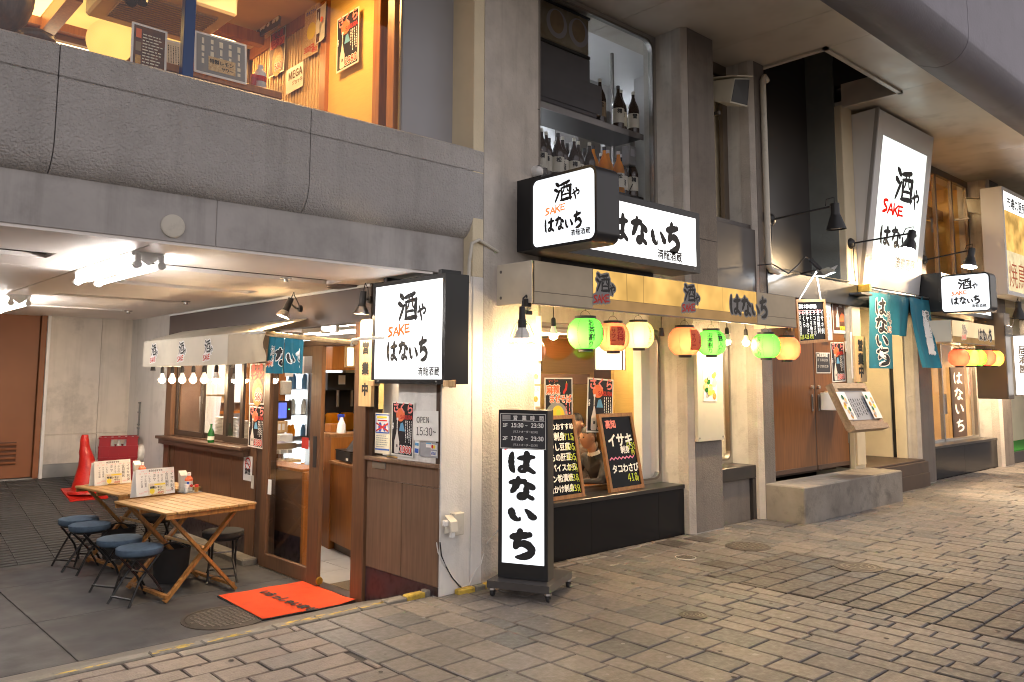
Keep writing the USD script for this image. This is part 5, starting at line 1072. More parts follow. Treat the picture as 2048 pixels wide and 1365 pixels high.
s2 = make_stool('fabric_black'); move(s2, (3.19, 7.27, ZA), 1.2); tag(s2, 'dark brown stool between the nearer table and the sliding door', group='dark stools'); dup(s2, (3.07, 8.57, ZA), .9, 'dark stool mostly hidden behind the nearer table', 'dark stools')
def bin_(c, lb):
    t = thing('basket', lb, 'basket', (*c, ZA)); r = .165
    part(t, 'body', MB().lathe([(0, ZA + .004), (r * .84, ZA + .004), (r * .98, ZA + .29), (r, ZA + .30), (r * .96, ZA + .30), (r * .82, ZA + .02), (0, ZA + .02)], (*c, 0), 28), 'fabric_black', smooth=40)
    part(t, 'handle', MB().tube([(c[0] + r * math.cos(a), c[1] + r * math.sin(a), ZA + .30 + .06 * math.sin((a - 3.6) * 2)) for a in np.linspace(3.6, 3.6 + math.pi / 2, 9)], .008, 6), 'leather_black', smooth=40)
bin_((2.83, 7.52), 'black round basket under the nearer folding table'); bin_((2.80, 8.86), 'black round basket under the farther folding table')
# things on the tables
ZT = ZA + .737
def menu_set(o, lbs):
    o = np.array([o[0], o[1], ZT]); ud = np.array([.363, .066, 0]); ud /= np.linalg.norm(ud); fr = Frame(o, ud, (-.0, .16, 1.0)); W, Hh = .368, .237
    t = thing('menu_stand', lbs[0], 'menu', fr.pt(W / 2, 0, 0)); part(t, 'card', MB().poly(shapely.box(0, 0, W, Hh), fr.sub(0, 0, -.002), 0, .002), 'poster_white')
    bk = Frame(fr.pt(0, 0, -.075), ud, (0, -.14, 1.0)); part(t, 'back_card', MB().poly(shapely.box(-.02, 0, W - .02, Hh), bk.sub(0, 0, 0), 0, .002), 'poster_white')
    part(t, 'foot', MB().hull([fr.pt(u, v, w) for u in (.13, .24) for v, w in ((0, .03), (.012, .03), (0, -.08), (.012, -.08))]), 'wood_light')
    B, Rr = MB(), MB(); write(B, fr, '本日のおすすめ', .12, Hh - .026, .019, 1); write(Rr, fr, 'ナマ', .05, Hh - .026, .014, 0)
    for u, s, sz in ((.325, 'イサキ刺身', .034), (.275, '金目鯛刺', .032), (.232, 'タコの', .024), (.198, 'まぐろ', .024), (.155, 'ホヤ', .034), (.115, 'いもち', .022), (.078, 'マテ貝酒蒸', .021), (.042, 'マーボ豆腐', .021)): write(B, fr, s, u, Hh - .075, sz, 0, vertical=True, jitter=.06)
    for k in range(8): write(Rr, fr, '生本' if k % 2 else '旬', .033 + .043 * k, Hh - .045, .014, 0); write(Rr, fr, '438円' if k in (0, 1, 6) else '60', .025 + .043 * k, .02 + .012 * (k % 2), .016, 0)
    part(t, 'lettering', B, 'print_black'); part(t, 'red_lettering', Rr, 'print_pink')
    f2 = Frame(fr.pt(.10, .0, .022), ud, (0, .13, 1.0)); t2 = thing('drink_card', lbs[1], 'card', f2.pt(.08, 0, 0)); part(t2, 'card', MB().poly(shapely.box(0, .004, .165, .105), f2, 0, .0015), 'poster_cream')
    b = MB(); b.poly(shapely.box(.055, .085, .16, .098), f2, .0022).poly(shapely.Point(.035, .035).buffer(.024, 4), f2, .0022); part(t2, 'highlight', b, 'print_yellow'); b = MB(); write(b, f2, '特製レモン', .012, .058, .024, 1, jitter=.05, w=.003); write(b, f2, 'サワー', .085, .034, .020, 1, w=.003); part(t2, 'lettering', b, 'print_black')
    b = MB(); write(b, f2, '450円', .085, .010, .022, 1, w=.003); write(b, f2, '大人気', .012, .086, .012, 0, w=.003); part(t2, 'red_lettering', b, 'print_red')
menu_set((2.559, 7.677), ('white menu cards standing on the nearer folding table', 'small yellow drink card in front of the menu on the nearer table'))
menu_set((2.505, 8.72), ('white menu cards standing on the farther folding table', 'small yellow drink card in front of the menu on the farther table'))
def sauces(c, where):
    c = np.array([c[0], c[1], ZT]); n_ = ' on the ' + where + ' folding table'
    t = thing('sauce_bottle', 'white labelled sauce bottle' + n_, 'bottle', c); part(t, 'body', MB().lathe([(0, .004), (.034, .004), (.036, .02), (.036, .10), (.03, .125), (.016, .14), (.016, .15), (0, .15)], c, 20), 'plastic_white', smooth=40)
    part(t, 'neck', MB().lathe([(.03, .124), (.0305, .112), (.0362, .10), (.0362, .118), (.017, .1405), (.017, .148)][::-1], c, 18), 'print_orange'); part(t, 'cap', MB().lathe([(0, .178), (.016, .178), (.018, .148), (0, .148)][::-1], c, 16), 'plastic_white')
    lfr = Frame(c + [-.022, -.0425, .0], (.9, -.43, 0), (0, 0, 1)); b = MB(); b.poly(shapely.box(-.012, .03, .010, .095), lfr, .001); part(t, 'label', b, 'print_blue'); b = MB(); b.poly(shapely.Point(.03, .06).buffer(.014, 6), lfr.sub(0, 0, .002), .001); part(t, 'label_mark', b, 'print_red')
    q = c + [-.05, -.075, 0]; t = thing('salt_shaker', 'small white shaker beside the sauce bottle' + n_, 'shaker', q); part(t, 'body', MB().lathe([(0, .003), (.02, .003), (.02, .05), (.023, .052), (.023, .075), (0, .078)], q, 14), 'plastic_white', smooth=40)
    q = c + [.045, -.075, 0]; t = thing('spice_jar', 'small jar with red cap beside the sauce bottle' + n_, 'jar', q); part(t, 'body', MB().lathe([(0, .003), (.017, .003), (.017, .045), (0, .045)], q, 14), 'print_food'); part(t, 'cap', MB().lathe([(0, .045), (.018, .045), (.018, .07), (0, .072)], q, 14), 'plastic_red')
    q = c + [.0, -.045, 0]; t = thing('condiment_tray', 'clear tray holding the condiments' + n_, 'tray', q); b = MB()
    for a0, a1 in (((-.085, -.075, .002), (.085, -.072, .05)), ((-.085, .092, .002), (.085, .095, .05)), ((-.085, -.072, .002), (-.082, .092, .05)), ((.082, -.072, .002), (.085, .092, .05))): b.box(q + a0, q + a1)
    part(t, 'walls', b, 'clear_acrylic'); part(t, 'base', MB().box(q + [-.085, -.075, .0005], q + [.085, .095, .002]), 'grey_matt')
    q = c + [-.05, .05, 0]; t = thing('napkin_box', 'beige folded napkin holder behind the sauce bottle' + n_, 'napkin holder', q); part(t, 'body', MB().hull([q + [a, b_, z] for a in (-.02, .05) for b_, z in ((-.03, .0), (-.03, .15), (.03, .19), (.04, .17), (.0, .0))]), 'beige_plastic')
sauces((3.04, 7.73), 'nearer'); sauces((3.03, 8.96), 'farther')
# cone and crates by the back wall
c = at('z', .115, 168, 996); zc = zr(c[1]); t = thing('traffic_cone', 'crumpled red traffic cone on the ribbed ramp', 'cone', c)
pr = [(.195, .02), (.185, .045), (.165, .055), (.15, .075), (.085, .42), (.07, .50), (.052, .60), (.040, .70), (.034, .715), (.0, .715)]
pr2 = []
for i in range(len(pr) - 1):
    for k in range(5): s = k / 5; pr2.append((pr[i][0] * (1 - s) + pr[i + 1][0] * s, pr[i][1] * (1 - s) + pr[i + 1][1] * s))
pr2.append(pr[-1]); v, f = MB().lathe(pr2, (0, 0, 0), 40).get(); import meshkit
d = meshkit.fbm(v * 14 + 3, 3, 5) - .5; hgt = np.clip(v[:, 2] / .5, 0, 1); rad = 1 + .24 * d * hgt * (v[:, 2] < .71); v[:, :2] *= rad[:, None]; v[:, 0] += .03 * np.sin(v[:, 2] * 7) * hgt
part(t, 'sleeve', MB().add(v + [c[0], c[1], zc], f), 'cone_red', smooth=60)
part(t, 'foot', MB().hull([(c[0] + a, c[1] + b_, zr(c[1] + b_) + z) for a in (-.21, .21) for b_ in (-.21, .21) for z in (.002, .022)]), 'cone_red')
def crate(c, sx, sy, h, rz, m, label, ribs=True, bottles=True, text=None, holes=True):
    t = thing('bottle_crate', label, 'crate', (0, 0, 0)); w = .012; b = MB(); zz = [0, h]
    part(t, 'base', MB().box((-sx, -sy, .0), (sx, sy, .015)), m, world=False)
    for k, (x0, y0, x1, y1) in enumerate(((-sx, -sy, sx, -sy + w), (-sx, sy - w, sx, sy), (-sx, -sy + w, -sx + w, sy - w), (sx - w, -sy + w, sx, sy - w))):
        b = MB(); L = max(x1 - x0, y1 - y0); alx = (x1 - x0) > (y1 - y0)
        def seg(a, c_, z0, z1): b.box((x0 + a * L, y0, z0), (x0 + c_ * L, y1, z1)) if alx else b.box((x0, y0 + a * L, z0), (x1, y0 + c_ * L, z1))
        seg(0, 1, .015, h * .58); seg(0, 1, h * .90, h); seg(0, .3, h * .58, h * .90); seg(.7, 1, h * .58, h * .90); part(t, 'side', b, m, world=False)
    for q in (h - .02, h * .55, .02):
        f = shapely.box(-sx - .008, -sy - .008, sx + .008, sy + .008).difference(shapely.box(-sx - .0005, -sy - .0005, sx + .0005, sy + .0005)); part(t, 'rim', MB().poly(f, Frame((0, 0, q), (1, 0, 0), (0, 1, 0)), 0, .02), m, world=False)
    for x in np.linspace(-sx, sx, 5): part(t, 'rib', MB().box((x - .006, -sy - .006, .04), (x + .006, -sy - .0005, h * .55)), m, world=False)
    if text: b2 = MB(); write(b2, frame_y(-sy - .0065, -.13, h * .2), text, 0, 0, .05, 1, squeeze=1.0); part(t, 'lettering', b2, 'print_white', world=False)
    if bottles:
        for i in range(5):
            for j in range(3): part(t, 'bottle', MB().lathe([(0, .02), (.03, .02), (.03, .16), (.012, .24), (.013, .28), (0, .28)], ((i - 2) * sx * .36, (j - 1) * sy * .55, 0), 8), 'bottle_brown' if bottles == 1 else 'plastic_clear', world=False)
    move(t, c, rz)
cb = np.array([3.46, 11.13]); zb = zr(cb[1]) + .03
crate((cb[0], cb[1], zb), .22, .165, .28, -.32, 'crate_red', 'lower red bottle crate under the other red crate by the back wall', bottles=0)
crate((cb[0], cb[1], zb + .285), .22, .165, .29, -.32, 'crate_red', 'upper red bottle crate full of clear bottles by the back wall', bottles=2)
cb = np.array([3.93, 11.25]); zb = zr(cb[1]) + .04
for k in range(3): crate((cb[0], cb[1], zb + .325 * k), .21, .17, .32, -.22, 'crate_grey', ('lowest', 'middle', 'topmost')[k] + ' grey crate in the stack behind the red crates', bottles=0)
t = solo('white_bag', MB().ico((3.68, 10.98, zr(11) + .42), .10, 3, (.9, .8, 1.1)), 'plastic_white', 'white plastic bag tucked between red crates and white wall', 'bag', smooth=True)
# doormat
mt = thing('doormat', 'orange red doormat with black welcome lettering in front of the sliding door', 'doormat', (3.28, 6.22, ZA))
V, Fc = [], []; nx, ny = 16, 16; A_, B_, C_, D_ = (np.array(q) for q in ((2.915, 6.69), (2.885, 5.83), (3.655, 5.775), (3.685, 6.66)))
for i in range(nx + 1):
    for j in range(ny + 1):
        p = (A_ * (1 - i / nx) + D_ * (i / nx)) * (1 - j / ny) + (B_ * (1 - i / nx) + C_ * (i / nx)) * (j / ny); V.append((*p, ZA + .0155 + .0025 * math.sin(i * .9) * math.sin(j * .7 + 1) + .02 * max(0, (i - 13) / 3) * max(0, (j - 12) / 4)))
for i in range(nx):
    for j in range(ny): a = i * (ny + 1) + j; Fc += [[a, a + 1, a + ny + 2], [a, a + ny + 2, a + ny + 1]]
part(mt, 'pile', MB().add(V, [f[::-1] for f in Fc] if np.cross(np.array(V[1]) - V[0], np.array(V[ny + 1]) - V[0])[2] > 0 else Fc), 'mat_red', smooth=True); ctr = (A_ + B_ + C_ + D_) / 4; part(mt, 'rubber_border', MB().hull([(*(ctr + (q - ctr) * 1.018), ZA + z) for q in (A_, B_, C_, D_) for z in (.001, .0105)]), 'black_plastic')
b = MB(); write(b, Frame((3.22, 6.55, ZA + .0205), (0.04, -1, 0), (1, .04, 0)), 'いらっしゃいませ', 0, -.02, .10, 2, jitter=.05, w=.002); part(mt, 'lettering', b, 'print_black')

# ================================================================ serving shelf, dishes, wall fittings
p = (3.615, 8.64, .872); t = thing('green_bottle', 'green glass bottle standing on the serving shelf', 'bottle', p); part(t, 'glass', MB().lathe([(0, .002), (.032, .002), (.034, .01), (.034, .095), (.026, .125), (.012, .155), (.011, .185), (.013, .188), (.013, .2), (0, .2)], p, 22), 'bottle_green', smooth=40); part(t, 'label', MB().lathe([(.0345, .03), (.0345, .07)], p, 22), 'label_paper')
def plate_proto():
    t = local('plate', 'plate', 'plate'); lp(t, 'dish', MB().lathe([(0, 0), (.05, 0), (.085, .012), (.088, .016), (.05, .006), (0, .005)], n=20), 'ceramic_white', smooth=40); return t
ORD = ['first', 'second', 'third', 'fourth', 'fifth', 'sixth', 'seventh', 'eighth', 'ninth', 'tenth', 'eleventh', 'twelfth', 'thirteenth', 'fourteenth', 'fifteenth']; WH = ('far left', 'second', 'third', 'nearest')
pp = plate_proto(); first = True
for k, (y, x, n) in enumerate(((9.13, 3.95, 15), (8.93, 3.95, 15), (8.45, 3.93, 14), (8.20, 4.0, 10))):
    for i in range(n):
        ol = ('bottom' if i == 0 else 'topmost' if i == n - 1 else ORD[i] + ' from the bottom') + ' white plate in the ' + WH[k] + ' stack behind the serving windows'
        q = (x + rs.uniform(-.003, .003), y + rs.uniform(-.003, .003), .885 + .0155 * i)
        if first: move(pp, q); tag(pp, ol, group='plates in the ' + WH[k] + ' stack'); first = False
        else: dup(pp, q, 0, ol, 'plates in the ' + WH[k] + ' stack')
solo('dish_counter', MB().box((3.80, 7.95, .82), (4.25, 10.0, .882)), 'steel', 'steel counter carrying the plates behind the serving windows', 'counter')
t = thing('cloth', 'white cloth draped over the nearest plate stack', 'cloth', (4.0, 8.2, 1.04)); part(t, 'drape', MB().lathe([(0, .13), (.03, .12), (.07, .05), (.095, -.04), (.085, -.04), (.0, .06)], (4.0, 8.2, 1.04), 9), 'poster_white', smooth=60)
t = thing('steel_bin', 'tall shiny bin bag holder behind the left serving window', 'bin', (4.05, 9.75, .88)); part(t, 'body', MB().lathe([(0, .0), (.10, .0), (.13, .46), (.12, .46), (0, .40)], (4.05, 9.75, .88), 12), 'plastic_clear', smooth=20)
solo('kitchen_board', MB().box((4.03, 9.93, 1.36), (4.41, 9.955, 2.02)), 'cream_vinyl', 'cream wall board in the kitchen behind the serving windows', 'board')
t = thing('kitchen_shelf', 'wooden kitchen shelf with dark pans behind the serving windows', 'shelf', (4.6, 9.9, 1.1)); part(t, 'board', MB().box((4.1, 9.7, 1.13), (5.0, 9.98, 1.16)), 'wood_orange')
for k in range(4): part(t, 'pan', MB().lathe([(0, 0), (.07, .0), (.09, .10), (.08, .10), (0, .02)], (4.2 + .2 * k, 9.83, 1.16), 14), 'steel_dark', smooth=30)
t = thing('no_smoking_notice', 'white no smoking notice on the boarding left of the sliding door', 'notice', (XP - .03, 7.8, .4)); pz = at('x', XP - .022, 486, 960); pw = at('x', XP - .022, 505, 914)
part(t, 'card', MB().box((XP - .022, pw[1], pz[2]), (XP - .0205, pz[1], pw[2])), 'poster_white'); fr = frame_x(XP - .0225, pz[1], pz[2]); hw = pz[1] - pw[1]; hh = pw[2] - pz[2]
part(t, 'ring', MB().poly(shapely.Point(hw / 2, hh * .68).buffer(hw * .33).difference(shapely.Point(hw / 2, hh * .68).buffer(hw * .25)).union(shapely.LineString([(hw * .27, hh * .80), (hw * .73, hh * .56)]).buffer(.006)), fr, .001), 'print_red'); b = MB(); write(b, fr, '禁煙', hw * .18, hh * .28, hw * .32, 1); b.poly(shapely.box(hw * .25, hh * .66, hw * .7, hh * .7), fr, .0008); part(t, 'lettering', b, 'print_black')
t = solo('switch_plate', MB().cbox((XP - .022, 7.73, .47), (XP - .002, 7.79, .60), .003), 'beige_plastic', 'beige switch plate behind the no smoking notice', 'switch')
# rooms behind the open door
ch_ = np.array([4.568, 7.783]); d = np.array([4.424, 6.979]) - ch_; d /= np.linalg.norm(d); nn = np.array([-d[1], d[0]]) if -d[1] > 0 else np.array([d[1], -d[0]])
def cb2(a0, a1, n0, n1, z0, z1): return MB().hull([(*(ch_ + d * a + nn * n), z) for a in (a0, a1) for n in (n0, n1) for z in (z0, z1)])
t = thing('cash_counter', 'orange brown wooden cash counter inside the open door', 'counter', (*ch_, ZA)); part(t, 'front', cb2(0.012, 1.05, .01, .5, ZA + .09, .66), 'wood_orange'); part(t, 'plinth', cb2(.04, 1.0, .05, .45, ZA, ZA + .088), 'wood_dark'); part(t, 'top', cb2(-.01, 1.07, -.02, .5, .662, .69), 'wood_frame')
part(t, 'rear_block', cb2(-.35, .008, .0, .5, ZA, .93), 'wood_orange'); part(t, 'rear_top', cb2(-.37, .01, -.015, .5, .931, .965), 'wood_frame')
t = thing('cash_register', 'black cash register box on the cash counter', 'cash register', (*(ch_ + d * .3), .69)); part(t, 'body', cb2(.10, .52, .02, .42, .705, .80), 'black_plastic'); part(t, 'lid', cb2(.095, .525, .015, .42, .803, .815), 'black_satin'); part(t, 'label', cb2(.40, .46, .0172, .0182, .72, .745), 'poster_white')
t = thing('cash_register_printer', 'black receipt printer standing on the cash drawer', 'printer', (*(ch_ + d * .4), .815)); part(t, 'body', MB().hull([(*(ch_ + d * a + nn * n), z) for a, n, z in ((.28, .06, .816), (.52, .06, .816), (.28, .3, .816), (.52, .3, .816), (.30, .14, .93), (.52, .14, .95), (.3, .3, .93), (.52, .3, .95))]), 'black_plastic')
t = thing('screen', 'dark tilted screen above the cash drawer', 'screen', (*(ch_ + d * .42), .95)); part(t, 'panel', MB().hull([(*(ch_ + d * a + nn * n), z) for a, n, z in ((.30, .20, .98), (.33, .20, .98), (.46, .16, 1.24), (.49, .16, 1.24), (.30, .40, .98), (.33, .40, .98), (.46, .38, 1.24), (.49, .38, 1.24))]), 'black_satin')
q = np.array([*(ch_ + d * -.12 + nn * .16), .966]); t = thing('spray_bottle', 'pale spray bottle with blue trigger on the cash counter', 'bottle', q); part(t, 'body', MB().lathe([(0, 0), (.05, .0), (.052, .02), (.045, .09), (.022, .14), (.016, .17), (0, .17)], q, 16), 'plastic_white', smooth=40); part(t, 'trigger', MB().cbox(q + [-.05, -.014, .17], q + [.03, .014, .205], .005).cbox(q + [-.045, -.008, .135], q + [-.032, .008, .17], .003), 'plastic_blue')
q = np.array([*(ch_ + d * -.28 + nn * .1), .966]); t = thing('tissue_box', 'small wooden box behind the spray bottle', 'box', q); part(t, 'body', MB().cbox(q, q + [.16, .14, .09], .004), 'wood_orange')
FX0, FX1, FY = 4.66, 5.62, 9.25; t = thing('glass_fridge', 'tall lit glass door fridge at the back of the kitchen', 'fridge', (5.1, FY + .3, ZA)); part(t, 'body', MB().box((FX0, FY + .04, ZA + .06), (FX0 + .03, FY + .6, 1.75)).box((FX1 - .03, FY + .04, ZA + .06), (FX1, FY + .6, 1.75)).box((FX0, FY + .04, 1.72), (FX1, FY + .6, 1.78)).box((FX0, FY + .04, ZA + .02), (FX1, FY + .6, ZA + .06)), 'steel')
part(t, 'back', MB().box((FX0 + .03, FY + .56, ZA + .06), (FX1 - .03, FY + .6, 1.72)), 'fridge_lit')
xm = (FX0 + FX1) / 2
for a, c_ in ((FX0, xm - .004), (xm + .004, FX1)):
    for z0, z1 in ((.80, 1.74), (ZA + .07, .76)):
        f = MB().box((a, FY, z0), (a + .05, FY + .038, z1)).box((c_ - .05, FY, z0), (c_, FY + .038, z1)).box((a + .05, FY, z0), (c_ - .05, FY + .038, z0 + .05)).box((a + .05, FY, z1 - .05), (c_ - .05, FY + .038, z1)); d_ = part(t, 'door', f, 'steel'); part(d_, 'pane', MB().box((a + .05, FY + .015, z0 + .05), (c_ - .05, FY + .02, z1 - .05)), 'window_glass'); part(d_, 'handle', MB().cyl((c_ - .025, FY - .03, z0 + .2), (c_ - .025, FY - .03, z1 - .2), .012, n=8), 'steel')
for z in (.3, .78, 1.1, 1.42):
    part(t, 'shelf', MB().box((FX0 + .03, FY + .06, z), (FX1 - .03, FY + .54, z + .012)), 'steel')
    for k in range(9): part(t, 'stock', MB().lathe([(0, .012), (.035, .012), (.035, .13), (.015, .2), (0, .2)], (FX0 + .1 + k * .095, FY + .2 + .1 * (k % 2), z), 8), ('label_paper', 'plastic_clear', 'bottle_amber', 'print_teal')[int(rs.random() * 4)])
t = thing('drink_dispenser', 'black drink dispenser with gold tanks behind the cash counter', 'dispenser', (5.45, 8.75, .8)); part(t, 'cabinet', MB().box((5.02, 8.7, ZA), (5.75, 9.15, .80)), 'steel'); part(t, 'body', MB().box((5.05, 8.95, .8), (5.72, 9.15, 1.63)).box((5.05, 8.72, 1.42), (5.72, 8.95, 1.63)).box((5.05, 8.72, .80), (5.72, 8.95, .84)), 'black_plastic')
for x in (5.22, 5.42, 5.62): part(t, 'tank', MB().cbox((x - .07, 8.80, .92), (x + .07, 8.94, 1.14), .02), 'bottle_amber'); part(t, 'tap', MB().cyl((x, 8.76, 1.42), (x, 8.76, 1.22), .018, n=8), 'steel_dark')
part(t, 'display', MB().box((5.45, 8.712, 1.48), (5.66, 8.719, 1.58)), 'print_grey'); part(t, 'lamp', MB().box((5.48, 8.708, 1.49), (5.51, 8.7115, 1.52)), 'print_yellow'); part(t, 'sticker', MB().box((5.20, 8.712, 1.49), (5.29, 8.719, 1.60)), 'poster_white')
t = thing('wall_cupboard', 'small wooden wall cupboard above the drink dispenser', 'cupboard', (5.2, 8.4, 1.66)); part(t, 'body', MB().box((4.86, 8.3, 1.66), (5.5, 8.7, 1.97)), 'wood_orange'); part(t, 'door', MB().box((5.02, 8.285, 1.69), (5.22, 8.298, 1.94)), 'wood_light'); part(t, 'lit_slot', MB().box((5.05, 8.28, 1.71), (5.13, 8.284, 1.92)), 'lamp_box_lit')
t = thing('light_wall_panel', 'pale wall panel with small red labels above the fridge', 'panel', (4.75, 8.9, 1.6)); part(t, 'panel', MB().box((4.52, 8.9, 1.62), (5.0, 8.92, 2.05)), 'grey_matt')
for k, x in enumerate((4.58, 4.72)): part(t, 'card', MB().box((x, 8.88, 1.58 + .03 * k), (x + .1, 8.895, 1.80 + .04 * k)), 'poster_white'); part(t, 'red_mark', MB().ico((x + .05, 8.875, 1.80 + .04 * k), .028, 1), 'print_red')
# things on the orange wall seen through the door glass
OX = 4.25; t = thing('wood_wall_panel', 'orange wooden panel wall seen through the sliding door glass', 'panel', (4.3, 8.75, ZA)); part(t, 'panel', MB().box((4.12, 8.90, ZA), (4.60, 8.94, 2.08)), 'wood_orange'); part(t, 'side', MB().box((4.56, 8.94, ZA), (4.60, 9.25, 2.08)), 'wood_orange')
OY = 8.89; g = lambda px, py: at('y', OY, px, py)
a0, a1 = g(548, 762), g(580, 790); t = thing('telephone', 'beige wall telephone seen through the sliding door glass', 'telephone', (a0 + a1) / 2); part(t, 'body', MB().cbox((a0[0] + .07, OY - .05, a1[2]), (a1[0], OY, a0[2]), .012), 'beige_plastic'); part(t, 'handset', MB().tube([(a0[0] + .02, OY - .03, a1[2] - .01), (a0[0] - .0, OY - .06, (a0[2] + a1[2]) / 2), (a0[0] + .02, OY - .03, a0[2] + .01)], [.024, .016, .024], 8), 'beige_plastic', smooth=40)
a0, a1 = g(551, 802), g(580, 840); t = thing('door_phone', 'black door phone with blue screen seen through the sliding door glass', 'intercom', (a0 + a1) / 2); part(t, 'case', MB().cbox((a0[0], OY - .035, a1[2]), (a1[0], OY, a0[2]), .005), 'black_plastic'); w_ = a1[0] - a0[0]; h_ = a0[2] - a1[2]; part(t, 'screen', MB().box((a0[0] + .12 * w_, OY - .0375, a1[2] + .1 * h_), (a0[0] + .66 * w_, OY - .0355, a0[2] - .1 * h_)), 'screen_blue'); part(t, 'led', MB().ico((a0[0] + .82 * w_, OY - .037, a1[2] + .55 * h_), .008, 1), 'led_green')
a0, a1 = g(551, 843), g(573, 865); t = thing('switch_box', 'beige switch box below the door phone', 'switch', (a0 + a1) / 2); part(t, 'plate', MB().cbox((a0[0], OY - .03, a1[2]), (a1[0], OY, a0[2]), .004), 'wood_light'); part(t, 'switch', MB().box((a0[0] + .02, OY - .034, a1[2] + .03), (a0[0] + .05, OY - .0305, a0[2] - .03)), 'plastic_white'); part(t, 'switch', MB().box((a0[0] + .07, OY - .034, a1[2] + .03), (a0[0] + .10, OY - .0305, a0[2] - .03)), 'plastic_white')
a0, a1 = g(545, 868), g(570, 905); t = thing('white_box', 'white carton on the ledge behind the sliding door', 'box', (a0[0], OY, a1[2])); part(t, 'carton', MB().cbox((a0[0], OY - .18, a1[2]), (a1[0], OY - .02, a0[2]), .004), 'poster_white')
a0, a1 = g(545, 906), g(620, 912); t = thing('glass_shelf', 'pale shelf with a row of tumblers behind the sliding door', 'shelf', (a0[0], OY - .2, a1[2])); part(t, 'board', MB().box((4.05, OY - .32, a1[2] - .03), (4.65, OY - .01, a1[2])), 'wood_light')
for k in range(6): part(t, 'tumbler', MB().lathe([(.028, 0), (.034, .11), (.031, .11), (.025, .006), (0, .006)], (4.12 + .09 * k, OY - .22, a1[2]), 12), 'clear_acrylic')

t = thing('inner_counter', 'dark brown counter with wooden top behind the sliding door glass', 'counter', (4.0, 7.8, ZA)); part(t, 'front', MB().box((3.93, 7.22, ZA + .28), (4.12, 8.5, .66)), 'room_brown'); part(t, 'plinth', MB().box((3.945, 7.24, ZA), (4.11, 8.48, ZA + .279)), 'vinyl_black'); part(t, 'top', MB().cbox((3.90, 7.19, .661), (4.15, 8.52, .69), .004), 'wood_orange'); part(t, 'end_post', MB().cbox((3.93, 7.17, ZA), (4.12, 7.215, .66), .003), 'wood_orange')

# ================================================================ street front objects
st_ = thing('concrete_step', 'stained concrete step block in front of the brown cupboard', 'step', (9.8, 4.7, 0))
mat('concrete_step', (.30, .27, .23), .85, col2=(.19, .165, .14), vscale=2.2, bump=.5, bscale=55, bdist=.006, spots=.5, spscale=3.2)
part(st_, 'block', MB().cbox((8.455, 4.435, -.03), (11.06, 4.93, .392), .014), 'concrete_step', smooth=False)
part(st_, 'side_block', MB().cbox((8.46, 4.93, -.03), (8.62, 5.12, .388), .012), 'concrete_step')
b = MB(); d_ = at('z', .395, 1642, 940); t = thing('door_stop', 'small pale stone holding the cupboard doors on the step', 'stone', d_); part(t, 'stone', MB().ico(d_ + [0, .02, .02], .05, 2, (1.2, .8, .5)), 'plaster_smooth', smooth=True)
# drain pipe, loudspeakers, wall box
def pipe(pts, r, label, m='beige_plastic'): return solo('drain_pipe', MB().tube(pts, r, 10), m, label, 'pipe', smooth=40)
px_ = at('y', YF - .05, 1532, 350)[0]
pipe([(px_ + .12, YF - .03, 5.16), (px_ + .03, YF - .05, 5.18), (px_ - .01, YF - .05, 5.12), (px_, YF - .05, 3.2), (px_, YF - .05, 2.90), (px_ + .03, YF - .06, 2.84), (px_ + .2, YF - .06, 2.83)], .036, 'grey drain pipe running down the third pillar beside the dark recess')
q = at('y', YF + .3, 1536, 345); t = thing('wall_box', 'pale rounded box fixed in the dark recess beside the drain pipe', 'box', q); part(t, 'case', MB().cbox((8.70, 4.96, 4.0), (8.82, 5.22, 4.36), .03), 'frosted_panel')
def speaker(c, label, flip=1):
    c = np.array(c); t = thing('loudspeaker', label, 'loudspeaker', c)
    part(t, 'cabinet', MB().hull([c + q for q in ([-.16, -.30, .02], [.16, -.30, .10], [-.16, -.24, -.24], [.16, -.26, -.22], [-.13, .0, .08], [.13, .0, .1], [-.13, -.02, -.16], [.13, -.02, -.16])]), 'cream_panel'); part(t, 'front_grille', MB().hull([c + q for q in ([-.15, -.302, .01], [.15, -.302, .085], [-.15, -.247, -.225], [.15, -.265, -.205], [-.15, -.306, .01], [.15, -.306, .085], [-.15, -.252, -.225], [.15, -.27, -.205])]), 'black_plastic'); part(t, 'hood', MB().hull([c + q for q in ([-.17, -.34, .035], [.17, -.34, .115], [-.17, 0, .10], [.17, 0, .12], [-.17, -.34, .045], [.17, -.34, .125], [-.17, 0, .11], [.17, 0, .13])]), 'cream_panel'); part(t, 'bracket', MB().box(c + [-.02, 0, -.28], c + [.02, .35, -.24]), 'steel_dark')
speaker((7.86, 5.0, 4.86), 'loudspeaker high in the narrow bay between the second and third pillars'); speaker((16.45, 5.15, 4.85), 'loudspeaker high beside the far upper window near the tall lit poster')
solo('conduit', MB().tube([at('y', YW - .02, 937, 566), at('y', YW - .02, 939, 520), at('y', YW - .02, 944, 487), at('y', YW - .02, 958, 480), (4.24, YW + .0, 2.57), (4.40, YF - .03, 2.585), (4.60, YF - .03, 2.59)], .014, 8), 'beige_plastic', 'pale conduit bending round the corner pillar towards the long sign', 'conduit', smooth=40)
q = at('y', YF - .06, 1076, 343); t = thing('dome_camera', 'small white dome camera above the rounded projecting sign', 'camera', q); part(t, 'dome', MB().ico(q, .045, 2), 'plastic_white', smooth=True); part(t, 'base', MB().lathe([(0, .06), (.05, .06), (.055, .0), (.05, -.02)], q, 16, (0, 1, 0)), 'plastic_white', smooth=40)
